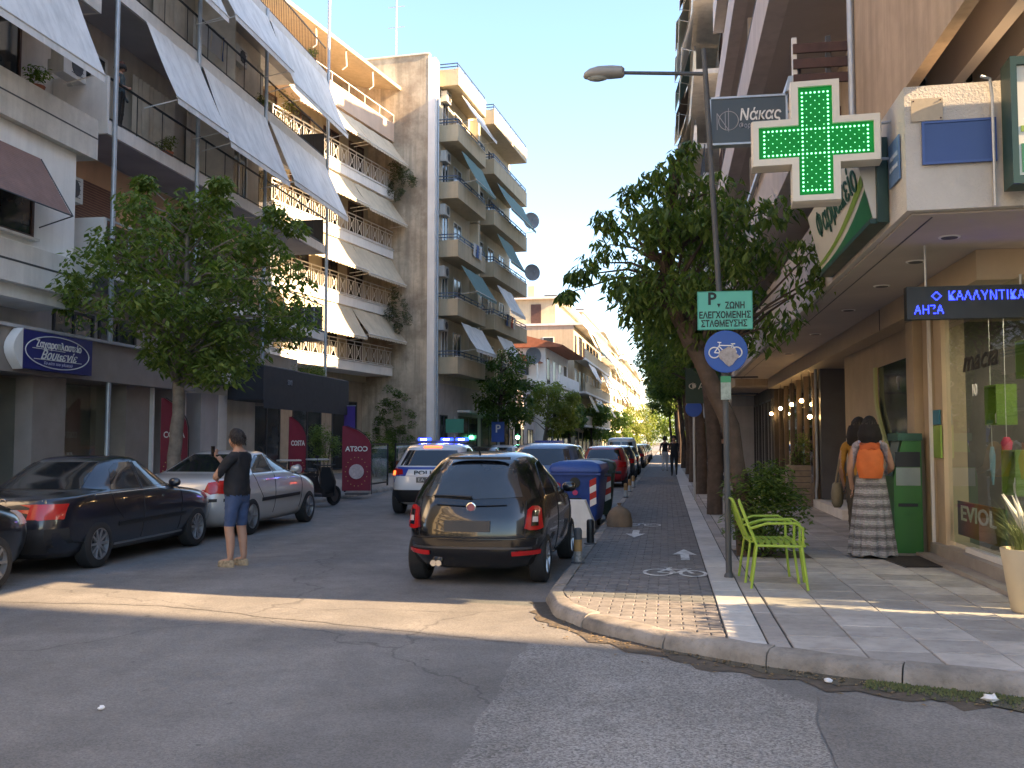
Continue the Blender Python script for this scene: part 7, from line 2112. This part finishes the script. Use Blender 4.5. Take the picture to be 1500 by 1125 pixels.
def head_parts(t, c, s, hair_mat, long_=0.0, face=1, bob=False):
    # c = head centre, facing +y; ears, nose, eyes, hair
    h = MB(); rings = []
    for i in range(11):
        a = PI * i / 10; z = math.cos(a); r_ = math.sin(a)
        rings.append([(c[0] + s * .082 * r_ * math.cos(2 * PI * k / 16), c[1] + s * (.100 * r_ * math.sin(2 * PI * k / 16) + (.008 if z < 0 else 0)), c[2] + s * .125 * z) for k in range(16)])
    h.loft(rings[1:-1], True); hd_ = h.build('head', skin, t, smooth=80)
    n = MB(); n.loft([[(c[0] - .008, c[1] + s * .095, c[2] + .03), (c[0] + .008, c[1] + s * .095, c[2] + .03), (c[0], c[1] + s * .1, c[2] + .035)], [(c[0] - .018, c[1] + s * .1, c[2] - .025), (c[0] + .018, c[1] + s * .1, c[2] - .025), (c[0], c[1] + s * .128, c[2] - .02)]], True); n.build('nose', skin, hd_)
    for sg in (-1, 1):
        e = MB(); e.sphere((c[0] + sg * s * .084, c[1] - .005, c[2] - .005), (.012, .024, .034), 8, 6); e.build('ear', skin, hd_, smooth=60)
        y_ = MB(); y_.sphere((c[0] + sg * .03, c[1] + s * .088, c[2] + .012), (.012, .008, .007), 8, 6); y_.build('eye', plate_txt, hd_, smooth=60)
    m_ = MB(); m_.sphere((c[0], c[1] + s * .09, c[2] - .058), (.022, .008, .006), 8, 6); m_.build('mouth', M('lips', (.30, .12, .10), .6, 0), hd_, smooth=60)
    hr = MB(); rings = []; q = random.Random(int(c[2] * 100)); kf = .055 if not long_ else .03
    for i in range(9):
        u = i / 8; a = u * PI * (.64 if not long_ else .64)
        z = math.cos(a); r_ = math.sin(a)
        rings.append([(c[0] + s * (.094 + .01 * q.random()) * max(.12, r_) * math.cos(2 * PI * k / 20), c[1] - s * .012 + s * (.112 if math.sin(2 * PI * k / 20) < .2 else .098) * max(.12, r_) * math.sin(2 * PI * k / 20), c[2] + s * .142 * z + ((kf + .04) * max(0, math.sin(2 * PI * k / 20)) * u * s) + .004 * q.random()) for k in range(20)])
    hr.loft(rings, True)
    if long_:
        rg = []
        for i in range(8):
            u = i / 7; w = .112 + .035 * math.sin(u * PI * .8)
            rg.append([(c[0] + s * w * math.cos(a) * q.uniform(.94, 1.06), c[1] - s * .03 + s * w * .95 * math.sin(a) * q.uniform(.94, 1.06), c[2] + .03 - long_ * u) for a in [PI * 1.0 + PI * kk / 11 * 1.0 for kk in range(12)]] + [(c[0] + s * .06 * math.cos(a), c[1] - s * .03 + s * .05 * math.sin(a), c[2] + .03 - long_ * u) for a in [2 * PI - PI * kk / 5 for kk in range(6)]])
        hr.loft(rg, True)
    ho = hr.build('hair', hair_mat, t, smooth=60)
    sm = MB(); ln = max(.05, long_ + .06)
    for i in range(420):
        th = q.uniform(0, 2 * PI); ph = q.uniform(0, .62 if math.sin(th) < .25 else .40) * PI
        d = Vector((math.cos(th) * math.sin(ph), math.sin(th) * math.sin(ph), math.cos(ph)))
        p0 = Vector((c[0] + d.x * s * .096, c[1] - s * .012 + d.y * s * .112, c[2] + d.z * s * .140))
        hz = Vector((d.x, d.y, 0)); hz = hz.normalized() if hz.length > .01 else Vector((1, 0, 0))
        zend = c[2] + .03 - (long_ if long_ else -.02) * q.uniform(.75, 1.12)
        dz = max(.03, min(ln + .14, p0.z - zend)) if long_ else q.uniform(.025, .06)
        out = max(0.0, .118 - Vector((p0.x - c[0], p0.y - c[1], 0)).length) * min(1, dz * 4)
        pts_ = [p0, p0 + hz * (out * .7 + .008) - Vector((0, 0, dz * .35)), p0 + hz * (out + .012 * q.uniform(-.5, 1.5)) - Vector((q.uniform(-.01, .01), q.uniform(-.01, .01), dz * .7)), p0 + hz * (out + .02 * q.uniform(-1, 1)) - Vector((q.uniform(-.015, .015), q.uniform(-.015, .015), dz))]
        sd = hz.cross(Vector((0, 0, 1))) * .006
        sm.grid([[p - sd * w for p, w in zip(pts_, (.7, 1, .9, .2))], [p + hz * .003 for p in pts_], [p + sd * w for p, w in zip(pts_, (.7, 1, .9, .2))]])
    sm.build('hair_strands', M('strand_' + hair_mat.name, tuple(v * 2.6 for v in hair_mat.diffuse_color[:3]) if False else (.03, .02, .014), .5, .5, 40), ho, fix=False)
hair_dark = M('hair_dark', (.010, .007, .006), .75, .3, 30, .5, 120)
def fingers(t, base, d, side, n_=4):
    d = Vector(d).normalized(); side = Vector(side).normalized(); up = d.cross(side)
    mb = MB()
    for k in range(n_):
        b = Vector(base) + side * (.018 * (k - 1.5)); L_ = (.06, .075, .07, .055)[k]
        mb.tube([b, b + d * L_ * .5 + up * .006, b + d * L_ * .8 - up * .012, b + d * L_ * .9 - up * .03], [.0095, .009, .0085, .006], 6)
    b = Vector(base) - d * .04 - side * .04
    mb.tube([b, b - side * .03 + d * .02, b - side * .03 + d * .06 - up * .01], [.011, .010, .007], 6)
    mb.build('fingers', skin, t, smooth=60)

# man in black shirt and blue shorts, looking left with one arm raised
shirt = M('shirt_black', (.012, .013, .017), .85, .2, 8, .3, 40); shorts = M('shorts_blue', (.045, .075, .16), .85, .15, 8, .3, 40); shoe = M('shoe_beige', (.30, .235, .15), .8, .5, 25)
J = {'pelvis': ((0, 0, .95), (.17, .14)), 'belly': ((0, .03, 1.1), (.175, .16)), 'chest': ((0, 0, 1.32), (.185, .135)), 'neckb': ((0, -.02, 1.47), (.10, .08)), 'neck': ((0, .01, 1.54), (.058, .058)), 'skull': ((0, .03, 1.62), (.06, .07)),
     'hipR': ((.095, 0, .88), .105), 'kneeR': ((.11, .02, .5), .066), 'calfR': ((.11, -.01, .34), .062), 'ankR': ((.11, -.03, .09), .038), 'toeR': ((.125, .15, .04), (.042, .034)),
     'hipL': ((-.095, 0, .88), .105), 'kneeL': ((-.11, .05, .5), .066), 'calfL': ((-.11, .02, .34), .062), 'ankL': ((-.11, .02, .09), .038), 'toeL': ((-.12, .2, .04), (.042, .034)),
     'shR': ((.19, -.01, 1.41), .07), 'elR': ((.24, .20, 1.20), .052), 'wrR': ((.08, .34, 1.38), .033), 'haR': ((.05, .37, 1.44), (.03, .036)),
     'shL': ((-.19, -.01, 1.41), .07), 'elL': ((-.25, .16, 1.17), .052), 'wrL': ((-.04, .33, 1.16), .034), 'haL': ((.03, .35, 1.17), (.03, .036))}
E_ = [('pelvis', 'belly'), ('belly', 'chest'), ('chest', 'neckb'), ('neckb', 'neck'), ('neck', 'skull')]
for s in 'RL': E_ += [('pelvis', 'hip' + s), ('hip' + s, 'knee' + s), ('knee' + s, 'calf' + s), ('calf' + s, 'ank' + s), ('ank' + s, 'toe' + s), ('neckb', 'sh' + s), ('sh' + s, 'el' + s), ('el' + s, 'wr' + s), ('wr' + s, 'ha' + s)]
def zman(c):
    if c.z < .085: return 3
    if c.z < .53: return 0
    if c.z < .93 and c.y < .2: return 2
    if c.z > 1.0 and (c.y > .2 or (abs(c.x) > .185 and c.y > .11 and c.z < 1.33)): return 0
    if c.z > 1.50: return 0
    return 1
SOLE = [(math.cos(k * PI / 8), math.sin(k * PI / 8)) for k in range(16)]
t = person('person', 'man in black shirt and blue shorts standing on the road by the silver car', (-5.5, 11.95, 0), R(78), J, E_, zman, [skin, shirt, shorts, shoe], .985)
head_parts(t, (0, .035, 1.665), 1.0, hair_dark)
fingers(t, (.05, .385, 1.46), (-.1, .3, 1), (1, .2, 0)); fingers(t, (.05, .36, 1.17), (1, .1, 0), (0, .2, 1))
for s in (-1, 1):
    mb = MB(); y0 = -.06 if s > 0 else -.01
    mb.loft([[(s * .118 + .04 * a, y0 + .09 + .125 * b, 0) for a, b in SOLE], [(s * .118 + .043 * a, y0 + .09 + .13 * b, .02) for a, b in SOLE], [(s * .118 + .040 * a, y0 + .09 + .122 * b, .042 if b > .3 else .075) for a, b in SOLE], [(s * .118 + .026 * a, y0 + .07 + .085 * b, .06 if b > .3 else .09) for a, b in SOLE]], True); mb.build('shoe', shoe, t, smooth=50)
t2 = thing('phone', 'dark phone held up by the man in black', 'phone', (-5.5 - .42, 11.95 + .13, 1.48), R(78))
mb = MB(); mb.box(-.036, .036, -.004, .004, -.07, .07); mb.build('case', black_metal, t2)
mb = MB(); mb.box(-.032, .032, -.006, -.0041, -.064, .064); mb.build('screen', carglass, t2)

# two women at the cash machine
top_grey = M('top_print', (.30, .27, .29), .85, .5, 22); skirtm = M('skirt_pattern', (.26, .235, .225), .9, .2, 10)
nt = skirtm.node_tree; N_s, L_s = nt.nodes, nt.links
tc = N_s.new('ShaderNodeTexCoord'); sp = N_s.new('ShaderNodeSeparateXYZ'); L_s.new(tc.outputs['Object'], sp.inputs[0])
wv = N_s.new('ShaderNodeTexWave'); wv.bands_direction = 'Z'; wv.inputs['Scale'].default_value = 2.6; wv.inputs['Distortion'].default_value = 1.2; wv.inputs['Detail'].default_value = 4; wv.inputs['Detail Scale'].default_value = 6; L_s.new(tc.outputs['Object'], wv.inputs['Vector'])
rp = N_s.new('ShaderNodeValToRGB'); ce = rp.color_ramp.elements; ce[0].position = .0; ce[0].color = (.13, .10, .105, 1); ce[1].position = 1; ce[1].color = (.30, .27, .27, 1)
for pos, col in ((.12, (.12, .10, .10, 1)), (.2, (.24, .21, .205, 1)), (.55, (.17, .145, .145, 1)), (.8, (.36, .34, .335, 1))):
    e_ = ce.new(pos); e_.color = col
L_s.new(wv.outputs['Fac'], rp.inputs[0]); 
nz = N_s.new('ShaderNodeTexNoise'); nz.inputs['Scale'].default_value = 60; L_s.new(tc.outputs['Object'], nz.inputs['Vector'])
mx = N_s.new('ShaderNodeMix'); mx.data_type = 'RGBA'; mx.blend_type = 'OVERLAY'; mx.inputs['Factor'].default_value = .7; L_s.new(rp.outputs[0], mx.inputs[6]); L_s.new(nz.outputs['Color'], mx.inputs[7])
hs = N_s.new('ShaderNodeHueSaturation'); hs.inputs['Saturation'].default_value = .35; L_s.new(mx.outputs[2], hs.inputs['Color']); L_s.new(hs.outputs[0], N_s['Principled BSDF'].inputs['Base Color'])
def woman_joints(arm):
    J = {'pelvis': ((0, 0, .92), (.15, .12)), 'waist': ((0, .01, 1.07), (.125, .105)), 'chest': ((0, .01, 1.25), (.145, .115)), 'neckb': ((0, -.01, 1.38), (.08, .065)), 'neck': ((0, .0, 1.45), (.046, .046)), 'skull': ((0, .02, 1.52), (.055, .06)),
         'hipR': ((.09, 0, .86), .10), 'kneeR': ((.09, .02, .48), .06), 'ankR': ((.09, -.02, .09), .036), 'toeR': ((.1, .14, .035), (.036, .028)), 'hipL': ((-.09, 0, .86), .10), 'kneeL': ((-.09, .02, .48), .06), 'ankL': ((-.09, -.02, .09), .036), 'toeL': ((-.1, .14, .035), (.036, .028)),
         'shR': ((.165, -.01, 1.33), .055), 'elR': ((.24, .03, 1.06), .042), 'wrR': ((.17, .24, 1.0), .029), 'haR': ((.14, .31, 1.01), (.024, .032)),
         'shL': ((-.165, -.01, 1.33), .055), 'elL': ((-.23, -.01, 1.06), .042), 'wrL': ((-.22, .1, .86), .029), 'haL': ((-.21, .13, .79), (.024, .034))}
    E_ = [('pelvis', 'waist'), ('waist', 'chest'), ('chest', 'neckb'), ('neckb', 'neck'), ('neck', 'skull')]
    for s in 'RL': E_ += [('pelvis', 'hip' + s), ('hip' + s, 'knee' + s), ('knee' + s, 'ank' + s), ('ank' + s, 'toe' + s), ('neckb', 'sh' + s), ('sh' + s, 'el' + s), ('el' + s, 'wr' + s), ('wr' + s, 'ha' + s)]
    return J, E_
J, E_ = woman_joints(0)
def zw(c):
    if c.z < .08: return 2
    if c.z < .95 and abs(c.x) < .19: return 1
    if abs(c.x) > .195 or c.y > .17: return 0
    if c.z > 1.37: return 0
    return 1
t = person('person', 'woman in long patterned skirt with an orange backpack at the cash machine', (2.62, 13.2, .122), R(-12), J, E_, zw, [skin, top_grey, brown_wood], 1.08)
head_parts(t, (0, .025, 1.555), .93, hair_dark, .24)
fingers(t, (.14, .335, 1.01), (0, 1, .1), (1, 0, 0)); fingers(t, (-.21, .14, .765), (0, .1, -1), (0, 1, 0))
sk = MB(); rows = []
q = random.Random(3)
for i in range(14):
    u = i / 13; z = 1.03 - u * 1.0; a_, b_ = .15 + .115 * u ** .8, .125 + .095 * u ** .8
    rows.append([(a_ * math.cos(2 * PI * k / 80) * (1 + .10 * u * math.sin(k * 2 * PI / 80 * 13 + 1 + .8 * u) + .03 * q.uniform(-1, 1) * u), b_ * math.sin(2 * PI * k / 80 * 1.0 + 0) * (1 + .10 * u * math.sin(k * 2 * PI / 80 * 13 + 1 + .8 * u)), z + .015 * u * math.sin(k * .45)) for k in range(80)])
sk.loft(rows, False); sk.build('skirt', skirtm, t, smooth=60)
ob = M('backpack_orange', (.62, .15, .035), .8, .12, 6, .3, 25); 
def P_on(loc, rz, p, s): 
    v = Matrix.Rotation(rz, 3, 'Z') @ (Vector(p) * s); return (loc[0] + v.x, loc[1] + v.y, loc[2] + v.z)
t = thing('backpack', 'orange drawstring backpack on the back of the woman in the skirt', 'backpack', P_on((2.62, 13.2, .122), R(-12), (0, -.13, 1.0), 1.08), R(-12))
rows = []
for i in range(11):
    u = i / 10; a_ = .135 + .03 * math.sin(u * PI) - .05 * max(0, u - .75) * 4 * .5; b_ = .03 + .075 * math.sin(PI * min(1, u * .85 + .12)) ** .8
    rows.append([(a_ * math.cos(2 * PI * k / 22) * (1 + .05 * math.sin(k * 2.1 + i)), -.05 + b_ * math.sin(2 * PI * k / 22) * (1 + .16 * math.sin(k * 1.3 + i * .8)), -.06 + .40 * u) for k in range(22)])
mb = MB(); mb.loft(rows, True); mb.build('bag_body', ob, t, smooth=60)
mb = MB(); mb.loft([[(.125 * math.cos(2 * PI * k / 18), -.04 + .07 * math.sin(2 * PI * k / 18) * (1.1 if math.sin(2 * PI * k / 18) < 0 else .5), z + .02 * math.sin(k)) for k in range(18)] for z in (.30, .35, .38)], True); mb.build('flap', M('backpack_dark', (.52, .11, .03), .8, .12, 6), t, smooth=60)
for s in (-1, 1):
    mb = MB(); mb.tube([(s * .09, -.03, .34), (s * .13, .07, .41), (s * .14, .18, .36), (s * .14, .24, .2)], .016, 6); mb.build('strap', MATS['sign_grey'], t, smooth=60)
J, E_ = woman_joints(1)
mustard = M('mustard_top', (.40, .20, .03), .85, .12, 8); trou = M('trousers_dark', (.10, .085, .07), .9, .15, 8)
def zw2(c):
    if c.z < .08: return 3
    if c.z < .95 and abs(c.x) < .19: return 2
    if abs(c.x) > .205 and c.z < 1.27 or c.y > .17: return 0
    if c.z > 1.37: return 0
    return 1
t = person('person', 'woman in mustard top standing beyond the woman with the backpack', (2.62, 13.95, .122), R(-25), J, E_, zw2, [skin, mustard, trou, brown_wood], 1.08)
head_parts(t, (0, .025, 1.555), .98, hair_dark, .26)
fingers(t, (-.21, .14, .765), (0, .1, -1), (0, 1, 0))
t = thing('handbag', 'khaki shoulder bag hanging beside the woman in the mustard top', 'bag', P_on((2.62, 13.95, .122), R(-25), (-.28, .0, .72), 1.08), R(-25))
mb = MB(); mb.loft([[(.07 * math.cos(2 * PI * k / 14) * f, .15 * math.sin(2 * PI * k / 14) * f, z) for k in range(14)] for f, z in ((.6, -.2), (1, -.14), (1.05, 0), (.8, .12), (.6, .14))], True); mb.build('bag', M('khaki', (.24, .19, .12), .85, .15, 8), t, smooth=60)
mb = MB(); mb.tube([(0, -.1, .1), (.05, -.05, .45), (.08, .02, .6), (.05, .06, .45), (0, .1, .1)], .012, 6); mb.build('strap', MATS['khaki'], t)

# a woman on the grey block balcony and passers-by far off
J, E_ = woman_joints(2)
jacket = M('cardigan_teal', (.07, .10, .11), .85, .4, 14)
t = person('person', 'woman with auburn hair leaning at the grey balcony railing', (-12.32, 20.15, 8.66), R(-75), J, E_, zw2, [skin, jacket, trim_black, trim_black], 1.0)
head_parts(t, (0, .025, 1.555), .98, M('hair_auburn', (.10, .03, .015), .6, .3, 30), .1)
def walker(label, loc, rz, sh, tr, sc=1.06):
    J, E_ = woman_joints(3); J = dict(J)
    J['kneeR'] = ((.09, .14, .5), .06); J['ankR'] = ((.09, .16, .1), .036); J['toeR'] = ((.1, .3, .05), (.036, .028))
    J['kneeL'] = ((-.09, -.04, .48), .06); J['ankL'] = ((-.09, -.26, .16), .036); J['toeL'] = ((-.1, -.16, .06), (.036, .028))
    t = person('person', label, loc, rz, J, E_, zw2, [skin, sh, tr, trim_black], sc)
    head_parts(t, (0, .025, 1.555), .98, hair_dark)
dkc = M('cloth_dark', (.02, .02, .022), .9, .2, 6)
walker('distant walker in dark top and white trousers on the cycle lane', (-.05, 50.0, .12), 0, dkc, M('cloth_white', (.5, .5, .5), .9, .05))
walker('distant walker in dark clothes beside the right hand trees', (.35, 43.0, .12), R(180), dkc, dkc)
walker('person in dark clothes between the right pavement trees', (1.75, 30.5, .12), R(10), dkc, dkc)

# ------------------------------------------------------------------ balcony clutter
def flower_pot(label, loc, seed, m_=leaf_a):
    t = thing('potted_plant', label, 'plant', loc)
    mb = MB(); mb.lathe([(.1, 0), (.15, .22), (.16, .25), (.13, .25)], 12); mb.build('pot', terracotta, t, smooth=40)
    mb = MB(); rnd = random.Random(seed)
    for k in range(5): leaf_cloud(mb, rnd, (rnd.uniform(-.12, .12), rnd.uniform(-.12, .12), .4 + .1 * k * rnd.random()), (.16,) * 3, 60, .09, .4)
    mb.build('foliage', m_, t, fix=False)
for i, (loc, lb_) in enumerate((((-12.35, 22.4, 8.66), 'potted plant behind the lower grey balcony rail near the first post'), ((-12.35, 29.3, 8.66), 'potted plant at the far end of the lower grey balcony'), ((-12.35, 28.2, 11.81), 'potted plant on the upper grey balcony'), ((-12.3, 32.2, 14.96), 'potted plant on the sunlit roof terrace corner'), ((-12.3, 25.0, 14.96), 'potted plant by the roof terrace rail'), ((-12.3, 17.2, 8.43), 'potted plant on the concrete parapet beside the near awning'))):
    flower_pot(lb_, loc, 200 + i, leaf_a if i % 2 else leaf_y)
def laundry(label, loc, rz, cols, w=.5):
    t = thing('laundry', label, 'laundry', loc, rz)
    for i, m_ in enumerate(cols):
        mb = MB(); rows = []
        for k in range(6): rows.append([(.06 + .02 * math.sin(j * 1.3 + k), i * (w + .06) + w * j / 6, -.14 * k) for j in range(7)])
        mb.grid(rows); mb.build('cloth', m_, t, smooth=60, fix=False)
    mb = MB(); mb.tube([(.05, -.1, .01), (.05, len(cols) * (w + .06), .01)], .006, 5); mb.build('line', white_metal, t)
cw, cb, cr_ = M('linen_white', (.6, .6, .6), .9, .06), M('linen_blue', (.10, .16, .34), .9, .1), M('linen_red', (.4, .1, .08), .9, .1)
laundry('white and blue laundry over the small cream balcony rail', cream_pt(1.08, 3.2, 12.2), CR, [cw, cb, cw])
laundry('row of laundry hanging on the longer cream balcony', cream_pt(1.28, 9.5, 9.2), CR, [cb, cw, cr_, cw])
laundry('pale laundry hanging inside the upper grey balcony', (-12.5, 24.2, 13.2), 0, [cw, cw, cb], .6)
